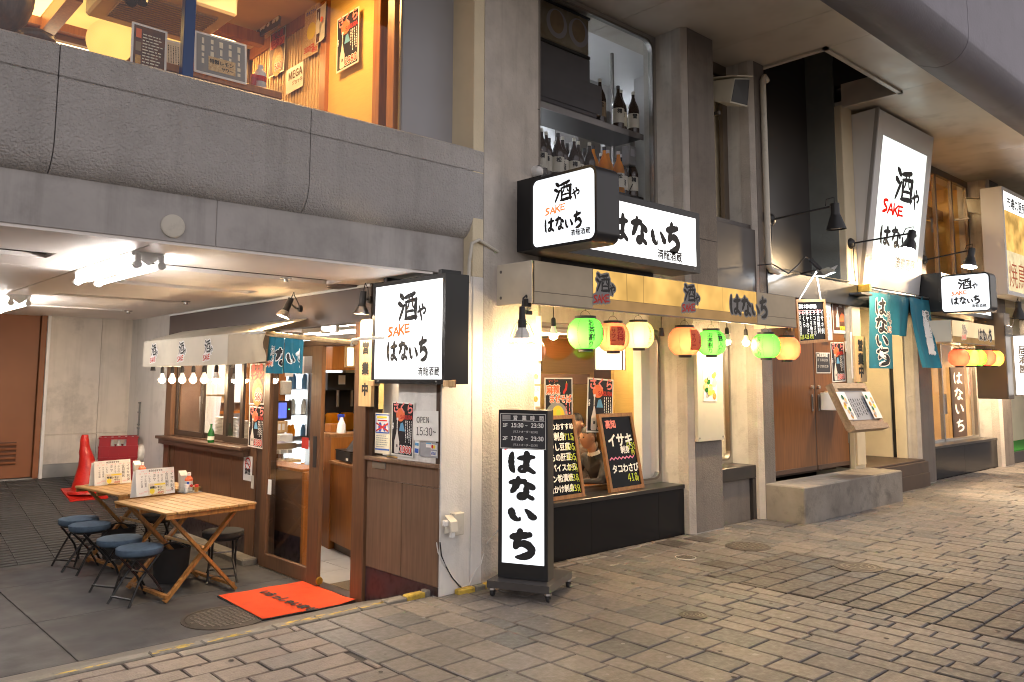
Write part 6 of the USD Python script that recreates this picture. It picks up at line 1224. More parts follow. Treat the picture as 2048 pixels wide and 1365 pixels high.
for pts_, lb in (([(8.62, YF - .03, 2.92), (8.75, YF - .04, 2.86), (9.1, YF - .04, 2.885), (9.9, YF - .035, 2.875), (10.7, YF - .035, 2.88)], 'thin black cable lying along the top of the black beam'), ([(10.9, YF - .02, 3.40), (10.88, YF - .025, 3.1), (10.9, YF - .03, 2.9)], 'short black cable dropping from the second lamp arm to the beam'), ([(8.72, YF - .02, 3.42), (8.71, YF - .02, 3.1), (8.66, YF - .04, 2.9)], 'short black cable dropping from the first lamp arm beside the drain pipe')): solo('cable', MB().tube(pts_, .007, 6), 'black_plastic', lb, 'cable', smooth=40)
# boxed service panel with food print on the second pillar
t = thing('service_panel', 'cream service panel with a food print on the second pillar', 'panel', (7.34, YF, .92)); part(t, 'panel', MB().cbox((7.10, YF - .045, .925), (7.575, YF - .0, 1.99), .004), 'cream_panel')
for z in (.96, 1.9): part(t, 'screw', MB().lathe([(0, .003), (.01, .002), (.011, 0)], (7.125, YF - .045, z), 8, (0, -1, 0)), 'steel_dark'); part(t, 'screw', MB().lathe([(0, .003), (.01, .002), (.011, 0)], (7.55, YF - .045, z), 8, (0, -1, 0)), 'steel_dark')

# ================================================================ posters
def sheet(fr, W, Hh, m, name, label, cat='poster', curl=0.0, edge='poster_white', border=.0):
    t = thing(name, label, cat, fr.pt(W / 2, Hh / 2, 0)); n = 6; V, Fc = [], []
    if curl:
        for i in range(n + 1):
            for j in (0, 1): u = i / n; V.append(fr.pt(W * u, Hh * j, .002 + curl * (u ** 3) * (1 - .3 * j)))
        for i in range(n): a = 2 * i; Fc += [[a, a + 2, a + 3], [a, a + 3, a + 1]]
        part(t, 'sheet', MB().add(V, Fc), edge if border else m)
    else: part(t, 'sheet', MB().poly(shapely.box(0, 0, W, Hh), fr, .0005, .0015), edge if border else m)
    if border: part(t, 'print_ground', MB().poly(shapely.box(border, border, W - border, Hh - border), fr, .003), m)
    return t
def pr(t, name, m, *polys, fr=None, w=.004): part(t, name, functools.reduce(lambda a, p: a.poly(p, fr, w), polys, MB()), m)
def txt(t, fr, m, items, w=.0052, name='lettering'):
    b = MB()
    for it in items: write(b, fr, it[0], it[1], it[2], it[3], it[4] if len(it) > 4 else 1, 30, w, vertical=len(it) > 5)
    part(t, name, b, m)
def sake_poster(fr, W, Hh, label, curl=0.0):
    t = sheet(fr, W, Hh, 'poster_black', 'sake_poster', label, border=.02 * W * 2)
    b = shapely.Polygon([(.18, .04), (.36, .04), (.38, .07), (.38, .26), (.33, .36), (.30, .46), (.295, .66), (.25, .66), (.245, .46), (.21, .36), (.16, .26), (.16, .07)])
    S = lambda g: aff.scale(g, W, Hh, origin=(0, 0))
    pr(t, 'sun_print', 'print_orange', S(aff.scale(shapely.Point(.40, .76).buffer(.20, 10), 1, .62)), fr=fr, w=.0035)
    pr(t, 'mountain_print', 'print_teal', S(shapely.Polygon([(.36, .46), (.42, .60), (.52, .62), (.62, .46)])), fr=fr, w=.0036)
    pr(t, 'bottle_print', 'bottle_white', S(b), fr=fr); pr(t, 'bottle_cap_print', 'poster_white', S(shapely.box(.235, .66, .31, .70)), fr=fr)
    txt(t, fr, 'print_black', [('大吟醸', .245 * W, .56 * Hh, .055 * W, 0, 1), ('酒', .235 * W, .16 * Hh, .08 * W, 1)])
    for u, ch in ((.05, 'さ'), (.36, 'く'), (.68, 'ら')): txt(t, fr, 'print_pink', [(ch, u * W, .82 * Hh, .30 * W, 1)], name='pink_lettering')
    txt(t, fr, 'print_red', [('SAKURA', .40 * W, .685 * Hh, .145 * W, 1)], name='red_lettering'); txt(t, fr, 'print_white', [('1980', .40 * W, .065 * Hh, .235 * W, 3)], w=.0045, name='price_backing'); txt(t, fr, 'print_red', [('1980', .40 * W, .065 * Hh, .235 * W, 1)], name='price_lettering')
    b = MB(); scribble(b, fr, .62 * W, .24 * Hh, .94 * W, .66 * Hh, cols=4, w=.0045, seed=3); part(t, 'small_print', b, 'print_white'); txt(t, fr, 'print_white', [('さ', .03 * W, .55 * Hh, .09 * W, 1), ('き', .03 * W, .49 * Hh, .09 * W, 1)], name='small_lettering')
    return t
def beef_poster(fr, W, Hh, label):
    t = sheet(fr, W, Hh, 'print_brown', 'food_poster', label, border=.02 * W * 2); S = lambda g: aff.scale(g, W, Hh, origin=(0, 0))
    pr(t, 'food_print', 'print_food', S(shapely.Point(.55, .30).buffer(.34, 8)), fr=fr); pr(t, 'food_print', 'print_food_pale', S(aff.scale(shapely.Point(.60, .26).buffer(.2, 8), 1.2, .8)), fr=fr, w=.0044)
    pr(t, 'band_print', 'print_orange', S(shapely.box(.04, .62, .96, .80)), fr=fr, w=.0038)
    txt(t, fr, 'print_red', [('炭火焼', .14 * W, .83 * Hh, .24 * W, 1), ('牛タン', .06 * W, .635 * Hh, .29 * W, 2)], name='red_lettering'); txt(t, fr, 'print_white', [('580', .40 * W, .10 * Hh, .27 * W, 3)], w=.005, name='price_backing'); txt(t, fr, 'print_red', [('580', .40 * W, .10 * Hh, .27 * W, 1)], w=.0058, name='price_lettering')
def pxframe(ax, val, p00, p10, p01):
    'frame of a sheet on a plane from three photographed corners: lower left, lower right, upper left'
    a, b_, c_ = at(ax, val, *p00), at(ax, val, *p10), at(ax, val, *p01); fr = Frame(a, b_ - a, c_ - a); return fr, float(np.linalg.norm(b_ - a)), float((c_ - a) @ fr.v)
fr, W, Hh = pxframe('x', XP - .035, (498, 809), (529, 810), (505, 728)); beef_poster(fr, W, Hh, 'brown beef tongue poster on the post left of the sliding door')
fr, W, Hh = pxframe('x', XP - .035, (496, 893), (526, 899), (499, 812)); sake_poster(fr, W, Hh, 'black sake bottle poster below the beef poster left of the sliding door')
XG = XP - .008
fr, W, Hh = pxframe('x', XG, (782, 909), (826, 916), (784, 803)); sake_poster(fr, W, Hh, 'black sake bottle poster in the window right of the open door')
fr, W, Hh = pxframe('x', XG, (750, 906), (780, 909), (752, 826)); t = sheet(fr, W, Hh, 'poster_cream', 'notice_poster', 'small notice with crossed out picture left of the sake poster in the kiosk window')
S = lambda g: aff.scale(g, W, Hh, origin=(0, 0)); pr(t, 'picture_frame', 'print_blue', S(shapely.box(.04, .50, .96, .97).difference(shapely.box(.09, .53, .91, .94))), fr=fr); pr(t, 'picture', 'poster_white', S(shapely.box(.09, .53, .91, .94)), fr=fr); pr(t, 'title_print', 'print_yellow', S(shapely.box(.14, .87, .8, .92)), fr=fr, w=.005); pr(t, 'crossed_print', 'print_blue', S(shapely.Point(.35, .65).buffer(.12, 5)), S(shapely.Point(.65, .64).buffer(.10, 5)), fr=fr, w=.0046)
pr(t, 'red_cross', 'print_red', S(shapely.LineString([(.12, .56), (.88, .74)]).buffer(.022).union(shapely.LineString([(.12, .74), (.88, .56)]).buffer(.022)).union(shapely.box(.2, .80, .82, .83))), fr=fr, w=.0056); b = MB(); scribble(b, fr, .1 * W, .14 * Hh, .9 * W, .46 * Hh, rows=6, w=.004, seed=5); part(t, 'small_print', b, 'print_grey'); pr(t, 'footer_print', 'print_blue', S(shapely.box(.03, .08, .97, .12)), fr=fr)
fr, W, Hh = pxframe('x', XG, (828, 881), (877, 884), (829, 822)); t = sheet(fr, W, Hh, 'poster_white', 'opening_note', 'handwritten white opening time note at the top right of the kiosk window', 'note'); txt(t, fr, 'print_black', [('OPEN', .12 * W, .60 * Hh, .20 * W, 0), ('15:30~', .10 * W, .18 * Hh, .27 * W, 0)])
fr, W, Hh = pxframe('x', XG + .006, (840, 913), (876, 917), (840, 884)); t = sheet(fr, W, Hh, 'frosted_panel', 'card_logo_sheet', 'white sheet with payment card logos below the handwritten note', 'notice')
for i, (u, v, m) in enumerate(((.35, .66, 'poster_white'), (.62, .55, 'poster_white'), (.62, .12, 'poster_white'))): pr(t, 'card_logo', m, shapely.box(u * W, v * Hh, (u + .33) * W, (v + .34) * Hh), fr=fr, w=.0035)
pr(t, 'logo_dot', 'print_red', shapely.Point(.72 * W, .74 * Hh).buffer(.06 * W), fr=fr, w=.005); pr(t, 'logo_dot', 'print_yellow', shapely.Point(.82 * W, .74 * Hh).buffer(.06 * W), fr=fr, w=.0055); txt(t, fr, 'print_blue', [('VISA', .64 * W, .2 * Hh, .13 * W, 1)]); pr(t, 'logo_stripe', 'print_teal', shapely.box(.36 * W, .9 * Hh, .66 * W, .99 * Hh), fr=fr, w=.005)
fr, W, Hh = pxframe('x', XG + .006, (829, 908), (838, 910), (829, 879)); t = sheet(fr, W, Hh, 'poster_white', 'card_logo_sheet', 'narrow strip of card stickers left of the payment card sheet', 'notice'); pr(t, 'sticker', 'print_blue', shapely.box(.1 * W, .1 * Hh, .9 * W, .4 * Hh), fr=fr); pr(t, 'sticker', 'print_teal', shapely.box(.1 * W, .6 * Hh, .9 * W, .8 * Hh), fr=fr)
t = thing('shelf_with_bottles', 'wooden shelf inside the kiosk window behind the handwritten note', 'shelf', (4.1, 5.2, 1.2)); part(t, 'board', MB().box((3.84, 4.80, 1.16), (4.3, 5.36, 1.19)), 'wood_light'); part(t, 'backing', MB().box((4.3, 4.80, .95), (4.32, 5.36, 2.08)), 'wall_warm')
def big_bottle(c, label, glass='bottle_brown', lab='label_paper', group=None, sc=1.0, text=None, a=-2.2, name='sake_bottle'):
    c = np.array(c, float); t = thing(name, label, 'bottle', c, group=group); k = lambda p: [(r * sc, h * sc) for r, h in p]
    part(t, 'glass', MB().lathe(k([(0, .002), (.050, .002), (.052, .012), (.052, .22), (.044, .262), (.022, .315), (.015, .345), (.0145, .385), (0, .385)]), c, 18), glass, smooth=40); part(t, 'cap', MB().lathe(k([(.0165, .37), (.017, .40), (0, .402)]), c, 12), 'black_plastic' if rs.random() < .6 else 'label_paper'); part(t, 'label', MB().lathe(k([(.0526, .06), (.0526, .19)]), c, 18), lab)
    if text: b = MB(); f = Frame(c + sc * np.array([.054 * math.cos(a), .054 * math.sin(a), 0]), (-math.sin(a), math.cos(a), 0), (0, 0, 1)); write(b, f, text, -.022 * sc, .145 * sc, .044 * sc, 1, 24, .001, vertical=True); part(t, 'lettering', b, 'print_black')
    return t
for k, y in enumerate((5.12, 5.0, 4.87)): big_bottle((3.98, y, 1.19), ('left', 'middle', 'right')[k] + ' brown sake bottle on the shelf behind the kiosk note', group='bottles on the kiosk window shelf', sc=.8)
# posters inside the large street window and menu sheets on the corner pillar
YP = YGL - .008
fr, W, Hh = pxframe('y', YP, (1089, 850), (1145, 847), (1089, 756)); t = sheet(fr, W, Hh, 'poster_black', 'food_poster', 'black noodle poster with yellow bowl in the street window', border=.012); S = lambda g: aff.scale(g, W, Hh, origin=(0, 0))
pr(t, 'bowl_print', 'grey_matt', S(aff.scale(shapely.Point(.42, .12).buffer(.42, 12), 1, .85).intersection(shapely.box(.04, .03, .96, .9))), fr=fr); pr(t, 'noodle_print', 'print_yellow', S(shapely.Point(.46, .16).buffer(.24, 9).union(shapely.box(.25, .03, .7, .12))), fr=fr, w=.0046); pr(t, 'egg_print', 'print_lime', S(shapely.Point(.48, .24).buffer(.08, 6)), fr=fr, w=.005)
pr(t, 'chili_print', 'print_red', S(shapely.LineString([(.78, .86), (.76, .76), (.68, .68)]).buffer(.035)), fr=fr); pr(t, 'chili_print', 'print_lime', S(shapely.box(.76, .86, .79, .92)), fr=fr)
for mm, bb, ww in (('print_white', 3, .0048), ('print_orange', 1, .0056)): txt(t, fr, mm, [('麻辣', .05 * W, .67 * Hh, .24 * W, bb), ('まぜそば', .15 * W, .48 * Hh, .2 * W, bb)], w=ww)
txt(t, fr, 'print_orange', [('マーラー', .12 * W, .90 * Hh, .09 * W, 0)], w=.005); b = MB(); scribble(b, fr, .70 * W, .05 * Hh, .94 * W, .45 * Hh, cols=2, w=.005, seed=8); part(t, 'small_print', b, 'print_pink')
fr, W, Hh = pxframe('y', YP, (1172, 865), (1224, 866), (1170, 755)); sake_poster(fr, W, Hh, 'black sake bottle poster hanging in the large street window')
fr, W, Hh = pxframe('y', YF - .012, (993, 818), (1080, 818), (995, 724)); t = thing('menu_board', 'framed sheets of small dishes on the corner pillar under the caged lamp', 'menu', fr.pt(W / 2, 0, 0)); part(t, 'board', MB().poly(shapely.box(0, 0, W, Hh), fr, -.005, .010), 'wood_plain')
for i in range(5):
    for j in range(2):
        u0, v0 = .02 + i * .096 * W / .5, .02 + j * .5 * Hh; u1, v1 = u0 + .088 * W / .5, v0 + .45 * Hh; q = part(t, 'menu_sheet', MB().poly(shapely.box(u0, v0, u1, v1), fr, .0055, .001), 'poster_white'); b = MB(); scribble(b, fr, u0 + .012, v0 + .12, u1 - .01, v1 - .01, cols=4, w=.0075, seed=i * 3 + j); part(q, 'small_print', b, 'print_grey'); part(q, 'dish_print', MB().poly(shapely.Point(u0 + .035 + .01 * (i % 2), v0 + .06).buffer(.025, 5), fr, .0075), ('print_food', 'print_food_pale')[(i + j) % 2])
fr, W, Hh = pxframe('y', YF - .010, (994, 722), (1083, 722), (995, 628)); t = thing('menu_poster', 'cream board with three dishes directly behind the caged lamp', 'poster', fr.pt(W / 2, 0, 0)); part(t, 'board', MB().poly(shapely.box(0, 0, W, Hh), fr, -.004, .008), 'poster_cream'); part(t, 'sheet', MB().poly(shapely.box(.03 * W, .05 * Hh, .70 * W, .9 * Hh), fr, .0045, .001), 'poster_white')
for u, v in ((.31, .45), (.58, .58), (.56, .33), (.32, .18)): part(t, 'dish_print', MB().poly(shapely.Point(u * W, v * Hh).buffer(.06 * W, 5), fr, .0065), 'print_food_pale')
b = MB(); write(b, fr, '揚げ物', .62 * W, .78 * Hh, .045, 0, 28, .0065, vertical=True); part(t, 'lettering', b, 'print_blue')
fr, W, Hh = pxframe('y', YF - .014, (1030, 824), (1070, 824), (1030, 812)); t = sheet(fr, W, Hh * 2, 'print_brown', 'label_strip', 'small dark label strip under the framed dish sheets', 'label'); txt(t, fr, 'poster_white', [('個室個', .08 * W, .4 * Hh, .07, 1)])
fr, W, Hh = pxframe('y', YF - .048, (1407, 803), (1434, 803), (1405, 735)); t = sheet(fr, W, Hh, 'poster_white', 'food_poster', 'colourful dishes print on the cream service panel of the second pillar'); r_ = random.Random(4)
for k in range(16): pr(t, 'dish_print', ('print_food', 'print_food_pale', 'print_lime', 'frosted_panel', 'print_yellow', 'bottle_green')[k % 6], aff.scale(shapely.Point(r_.uniform(.12, .88) * W, r_.uniform(.08, .92) * Hh).buffer(r_.uniform(.08, .18) * W, 5), 1, r_.uniform(.6, 1.2)), fr=fr, w=.003 + k * .0003)
# on the cupboard doors
YC = YD - .004
fr, W, Hh = pxframe('y', YC, (1667, 667), (1691, 668), (1665, 597)); t = sheet(fr, W, Hh, 'print_brown', 'drink_poster', 'dark liquor poster with fire at the top right of the cupboard', border=.015); S = lambda g: aff.scale(g, W, Hh, origin=(0, 0)); pr(t, 'bottle_print', 'bottle_white', S(shapely.Polygon([(.24, .18), (.5, .18), (.5, .50), (.42, .60), (.42, .76), (.34, .76), (.34, .60), (.24, .50)])), fr=fr); pr(t, 'fire_print', 'print_orange', S(shapely.Polygon([(.5, .34), (.9, .36), (.95, .52), (.75, .62), (.6, .52)])), fr=fr, w=.0036); txt(t, fr, 'print_white', [('薪火', .55 * W, .86 * Hh, .16 * W, 1), ('本格', .5 * W, .76 * Hh, .13 * W, 0)]); txt(t, fr, 'print_yellow', [('新登場', .52 * W, .12 * Hh, .15 * W, 1)], name='yellow_lettering'); pr(t, 'footer_print', 'poster_white', S(shapely.box(.0, .0, 1, .09)), fr=fr)
fr, W, Hh = pxframe('y', YC, (1665, 765), (1691, 763), (1663, 685)); sake_poster(fr, W, Hh, 'black sake bottle poster at the middle right of the cupboard')
fr, W, Hh = pxframe('y', YC, (1633, 747), (1661, 747), (1632, 705)); t = sheet(fr, W, Hh, 'print_hours', 'hours_notice', 'small dark opening hours notice on the cupboard doors', 'notice', border=.012); txt(t, fr, 'print_white', [('営業時間', .22 * W, .80 * Hh, .15 * W, 1), ('1F 15:30-23:30', .08 * W, .58 * Hh, .11 * W, 0), ('2F 17:00-23:30', .08 * W, .28 * Hh, .11 * W, 0)]); pr(t, 'tag_print', 'poster_white', shapely.box(.08 * W, .80 * Hh, .2 * W, .92 * Hh), fr=fr)
fr, W, Hh = pxframe('y', YC, (1690, 704), (1701, 704), (1690, 683)); t = sheet(fr, W, Hh, 'poster_white', 'sticker', 'torn white sticker beside the cupboard sake poster', 'sticker', curl=.01)
fr, W, Hh = pxframe('y', YC, (1543, 654), (1592, 662), (1543, 618)); t = sheet(fr, W, Hh * 1.2, 'print_brown', 'food_poster', 'dark grill photo poster behind the last orange lantern'); r_ = random.Random(9)
for k in range(10): pr(t, 'flame_print', ('print_orange', 'print_food')[k % 2], aff.scale(shapely.Point(r_.uniform(.1, .9) * W, r_.uniform(.2, .9) * Hh).buffer(.08 * W, 4), .6, 1.6), fr=fr, w=.003 + k * .0003)
fr, W, Hh = pxframe('y', YC, (1546, 592), (1586, 598), (1548, 572)); t = sheet(fr, W, Hh, 'print_brown', 'food_poster', 'brown curled poster just above the right end of the street awning', curl=.03); txt(t, fr, 'poster_white', [('そ', .05 * W, .3 * Hh, .16 * W, 1)]); pr(t, 'dish_print', 'print_orange', shapely.Point(.65 * W, .45 * Hh).buffer(.1 * W), shapely.Point(.4 * W, .3 * Hh).buffer(.07 * W), fr=fr)
# hanging papers behind the hanging blackboard
fr, W, Hh = pxframe('y', YC - .03, (1652, 681), (1665, 681), (1655, 602)); t = sheet(fr, W, Hh, 'poster_white', 'paper_sheets', 'white paper sheets hanging behind the small blackboard', 'paper'); b = MB(); scribble(b, fr, .02, .05, W - .02, Hh - .1, cols=2, w=.003, seed=2); part(t, 'small_print', b, 'print_grey')

# ================================================================ blackboards
def board(fr, W, Hh, label, thick=.035, fm='wood_frame', brd=.035, name='blackboard'):
    t = thing(name, label, 'blackboard', fr.pt(W / 2, 0, 0)); part(t, 'panel', MB().poly(shapely.box(.01, .01, W - .01, Hh - .01), fr, -thick * .6, thick * .5), 'chalk_black')
    for a, c_ in (((0, 0), (W, brd)), ((0, Hh - brd), (W, Hh)), ((0, brd), (brd, Hh - brd)), ((W - brd, brd), (W, Hh - brd))): part(t, 'frame_rail', MB().poly(shapely.box(*a, *c_), fr, -thick * .8, thick), fm)
    return t, fr.sub(brd, brd, -thick * .1 + .001), W - 2 * brd, Hh - 2 * brd
zt = .494
q0, q1 = at('z', zt, 1219, 980), at('z', zt, 1293, 967)
q0 = np.array([5.985, 5.085, zt]); q1 = np.array([6.545, 5.115, zt]); fr = Frame(q0, q1 - q0, (-.13, .19, 1)); t, f, W, Hh = board(fr, .545, .745, 'blackboard with wavy pink line leaning on the right of the street window sill')
txt(t, f, 'chalk_white', [('イサキ', .05, .40, .135, 1), ('刺身', .23, .325, .075, 1), ('タコわさび', .05, .145, .085, 1)], w=.001); txt(t, f, 'print_pink', [('高知', .05, .575, .085, 1)], w=.001, name='red_lettering'); txt(t, f, 'print_lime', [('638', .335, .345, .10, 0), ('円', .40, .30, .05, 1), ('418', .27, .045, .10, 0), ('円', .40, .045, .05, 1)], w=.001, name='yellow_lettering')
b = MB(); b.poly(shapely.LineString([(.04 + .03 * k, .265 + .02 * (k % 2)) for k in range(14)]).buffer(.006), f, .001); part(t, 'pink_line', b, 'chalk_pink')
fr = Frame((5.13, 5.075, zt), (1, .03, 0), (-.05, .17, 1)); t, f, W, Hh = board(fr, .50, .745, 'blackboard crowded with chalk dishes leaning left behind the standing sign')
rows = (('本日のおすすめ', .062, ''), ('鯛の刺身', .075, '715'), ('冷やし豆腐', .07, '495'), ('たらの肝豆', .07, '495'), ('スパイスから', .068, '638'), ('モン粕漬焼', .068, '638'), ('山かけ刺身', .068, '439'))
for i, (a, s, p_) in enumerate(rows):
    v = .585 - i * .092; txt(t, f, 'chalk_white', [(a, .0, v, s, 1)], w=.001)
    if p_: txt(t, f, 'print_lime', [(p_, .285, v - .01, .078, 0), ('円', .385, v - .02, .035, 0)], w=.0015, name='yellow_lettering')
# small hanging blackboard
a, b_, c_ = at('y', 4.74, 1597, 689), at('y', 4.74, 1655, 684), at('y', 4.74, 1604, 599); fr = Frame(a, b_ - a, c_ - a); W, Hh = float(np.linalg.norm(b_ - a)), float((c_ - a) @ fr.v)
t, f, W2, H2 = board(fr, W, Hh, 'small blackboard hung on white ropes under the flood lamp', thick=.05, fm='wood_frame'); pk = hd + [0, .05, .0]
for u in (.08, W - .10): part(t, 'rope', MB().tube([fr.pt(u, Hh - .01, 0), pk], .010, 6), 'rope')
txt(t, f, 'chalk_white', [('酒場 本日の御刺身', .03, H2 - .072, .055, 0)] + [(s_, u * W2, H2 - .155, sz, 0, 1) for u, s_, sz in ((.86, 'イサキ刺', .078), (.71, '金目鯛刺', .075), (.57, 'タコわさび', .062), (.43, 'まぐろ納豆', .062), (.29, 'ホヤわさ', .075), (.16, 'いくら', .07), (.03, 'マテ貝酒蒸', .06))], w=.001); b = MB(); write(b, f, '638 418 495', .02, .02, .07, 0, 24, .001, squeeze=.9); part(t, 'yellow_lettering', b, 'print_lime'); b = MB(); scribble(b, f, .02, H2 - .14, W2 - .02, H2 - .09, rows=2, w=.001, seed=4); part(t, 'red_lettering', b, 'print_pink')
# open for business plaques
def plaque(fr, W, Hh, label, s, rows=('営', '業', '中'), vs=(.70, .40, .13)):
    t = thing('wooden_plaque', label, 'plaque', fr.pt(W / 2, 0, 0)); part(t, 'board', MB().poly(shapely.box(0, .0, W, Hh - .02).union(shapely.box(.015, Hh - .021, W - .015, Hh)), fr, -.015, .030), 'wood_light'); b = MB()
    for ch, v in zip(rows, vs): write(b, fr, ch, (W - s) / 2, v * Hh, s, 2, 40, .0165)
    part(t, 'lettering', b, 'print_black'); return t
plaque(Frame((10.70, 4.845, 1.535), (1, 0, 0), (0, 0, 1)), .33, .615, 'wooden plaque with black characters beside the cupboard and the blue curtain', .16); part(bld, 'cream_strip', MB().cbox((10.755, YF - .03, .44), (11.0, YF - .0005, 2.55), .004), 'plaster_yellow')
t = thing('paper_roll', 'narrow white paper strip behind the wooden plaque', 'paper', (10.67, 4.87, 1.6)); part(t, 'strip', MB().box((10.655, 4.862, 1.58), (10.70, 4.866, 2.2)), 'poster_white')
p = at('x', 3.62, 721, 812); plaque(Frame((3.62, 5.725, 1.335), (0, -1, 0), (0, 0, 1)), .18, .70, 'tall wooden plaque on the post beside the open sliding door', .10, vs=(.62, .38, .14))
# ================================================================ cloth curtains
def cloth(nu, nv, fn):
    V, Fc = [], []
    for i in range(nu + 1):
        for j in range(nv + 1): V.append(fn(i / nu, j / nv))
    for i in range(nu):
        for j in range(nv): a = i * (nv + 1) + j; Fc += [[a, a + nv + 1, a + nv + 2], [a, a + nv + 2, a + 1]]
    return MB().add(V, Fc)
def on_cloth(fn, W, Hh, lift, n, items):
    'lettering laid on a cloth: flat pieces in (u, v) metres are mapped through the cloth and lifted along n'
    m = MB(); f0 = Frame((0, 0, 0), (1, 0, 0), (0, 1, 0))
    for it in items:
        if isinstance(it, tuple): write(m, f0, it[0], it[1], it[2], it[3], it[4], 28, 0, vertical=len(it) > 5)
        else: m.poly(shapely.segmentize(it, .02), f0)
    v, f = m.get(); out = np.array([np.array(fn(x / W, y / Hh)) + np.array(n) * lift for x, y in v[:, :2]]); return MB().add(out, f)
# long curtain in front of the stairs
nor = thing('shop_curtain', 'long blue split curtain with white edged brush lettering over the stair doorway', 'curtain', (12.2, 4.75, 1.7))
def panel_fn(x0, x1, z1, z0, b0, b1, amp, ph, sway=0.0):
    return lambda u, v: (x0 + (x1 - x0) * u + (b0 + (b1 - b0) * u) * (1 - v) ** 1.3, 4.76 + amp * math.sin(u * 7 + ph) * (1 - v * .6) + amp * .5 * math.sin(u * 15 + ph * 2 + v) * (1 - v) + sway * (1 - v) ** 1.5, z0 + (z1 - z0) * v)
fns = [panel_fn(11.07, 11.78, 2.765, 1.72, -.20, -.12, .025, .3, -.05), panel_fn(11.73, 12.42, 2.775, 2.20, -.12, -.14, .03, 2.0), panel_fn(12.40, 13.15, 2.785, 1.74, -.34, -.44, .03, 4.0, -.26)]
for k, fn in enumerate(fns): part(nor, 'cloth_panel', cloth(20, 16, fn), 'fabric_teal', smooth=True)
for k in range(8):
    x = 11.10 + k * .295; part(nor, 'loop', cloth(2, 6, lambda u, v, x=x: (x + (u - .5) * .05, 4.755 + .014 * math.cos(v * math.pi) - .0, 2.755 + .07 * v)), 'fabric_teal', smooth=True)
part(nor, 'rod', MB().cyl((11.03, 4.755, 2.80), (13.28, 4.755, 2.82), .013, n=10), 'steel'); part(nor, 'hook', MB().cbox((10.98, 4.72, 2.76), (11.04, YF - .022, 2.86), .004), 'brass'); part(nor, 'hook', MB().cbox((13.26, 4.73, 2.78), (13.32, YF, 2.86), .004), 'steel'); part(nor, 'bracket', MB().cbox((10.72, 4.72, 2.70), (11.06, YF - .022, 2.73), .004), 'black_metal')
def edged(fn, W, Hh, glyphs, pad, inner='print_black', edge='print_white', red=False):
    g = shapely.union_all(glyphs); part(nor_t, 'lettering_edge', on_cloth(fn, W, Hh, .004, (-.3, -.95, 0), [shapely.union_all([g.buffer(pad).simplify(.004)])]), edge); part(nor_t, 'lettering', on_cloth(fn, W, Hh, .007, (-.3, -.95, 0), [g]), inner)
nor_t = nor; W, Hh = .71, 1.045
edged(fns[0], W, Hh, [bput('は', .20, .74, .26, .23, 1.5), bput('な', .19, .50, .27, .22, 1.5), bput('い', .20, .30, .26, .17, 1.5), bput('ち', .19, .05, .30, .24, 1.5)], .016)
edged(fns[0], W, Hh, [bput('酒', .52, .66, .13, .14), bput('や', .61, .61, .09, .09)], .012); edged(fns[0], W, Hh, [bput(c_, .50 + .045 * k, .51, .05, .075, 1.4) for k, c_ in enumerate('SAKE')], .010, 'print_orange')
for mm, bb, l_ in (('print_white', 3, .004), ('print_black', 0, .007)): part(nor, 'lettering', on_cloth(fns[2], .67, 1.045, l_, (-.3, -.95, 0), [('清龍酒蔵', .44, .72, .165, bb, 1)]), mm)
# small curtain on the branch beside the sliding door
nor2 = thing('shop_curtain', 'small blue split curtain hung on a branch over the left of the sliding door', 'curtain', (3.36, 6.5, 1.6)); nor_t = nor2
def fn2(y0, y1, ph): return lambda u, v: (3.36 - .02 * math.sin(u * 6 + ph) * (1 - v) - .012 * math.sin(u * 14 + ph), y0 + (y1 - y0) * u + .03 * (1 - v) * (1 if ph < 1 else -1), 1.605 + (1.945 - .05 * (u + (0 if ph < 1 else 1)) / 2 - 1.605) * v - .01 * u)
g1, g2 = fn2(6.84, 6.53, .2), fn2(6.52, 6.21, 1.6); part(nor2, 'cloth_panel', cloth(14, 10, g1), 'fabric_teal', smooth=True); part(nor2, 'cloth_panel', cloth(14, 10, g2), 'fabric_teal', smooth=True)
for k in range(6):
    y = 6.80 - k * .108; z = 1.955 - .0095 * k * 1.1; part(nor2, 'loop', cloth(2, 5, lambda u, v, y=y, z=z: (3.36 + .018 * math.cos(v * math.pi), y - (u - .5) * .03, z - .025 + .05 * v)), 'fabric_teal', smooth=True)
def ed2(fn, gl, pad=.009, inner='print_black'):
    g = shapely.union_all(gl); part(nor2, 'lettering_edge', on_cloth(fn, .31, .33, .003, (-.95, -.3, 0), [g.buffer(pad).simplify(.003)]), 'print_white'); part(nor2, 'lettering', on_cloth(fn, .31, .33, .0055, (-.95, -.3, 0), [g]), inner)
ed2(g1, [bput('な', .165, .075, .13, .15, 1.5)]); ed2(g2, [bput('い', .03, .085, .11, .10, 1.5)]); ed2(g2, [bput('ち', .165, .06, .11, .16, 1.4)])
ed2(g1, [bput('酒', .07, .16, .05, .08), bput('や', .085, .10, .045, .05)], .005); ed2(g1, [bput(c_, .015 + .025 * k, .055 + .004 * k, .03, .045, 1.3) for k, c_ in enumerate('SAKE')], .005, 'print_orange')
pts = [at('x', 3.35, *q) for q in ((500, 661), (520, 663), (545, 669), (575, 672), (610, 676), (650, 680), (690, 684), (712, 686))]; t = thing('branch', 'knobbly bare branch carrying the small blue curtain', 'branch', pts[3]); part(t, 'stick', MB().tube(pts, [.017, .02, .024, .02, .019, .018, .017, .018], 9), 'bamboo', smooth=60)
for k, i in enumerate((1, 2, 4, 5)): part(t, 'knot', MB().ico(pts[i] + [0, 0, .004], .024 - .002 * k, 1), 'bamboo', smooth=60)
part(t, 'strap', MB().tube([pts[-1] + [.0, .06, -.02], pts[-1] + [-.02, .02, .02], pts[-1] + [.02, -.02, .03], pts[-1] + [.3, -.1, .05]], .012, 6), 'rope')
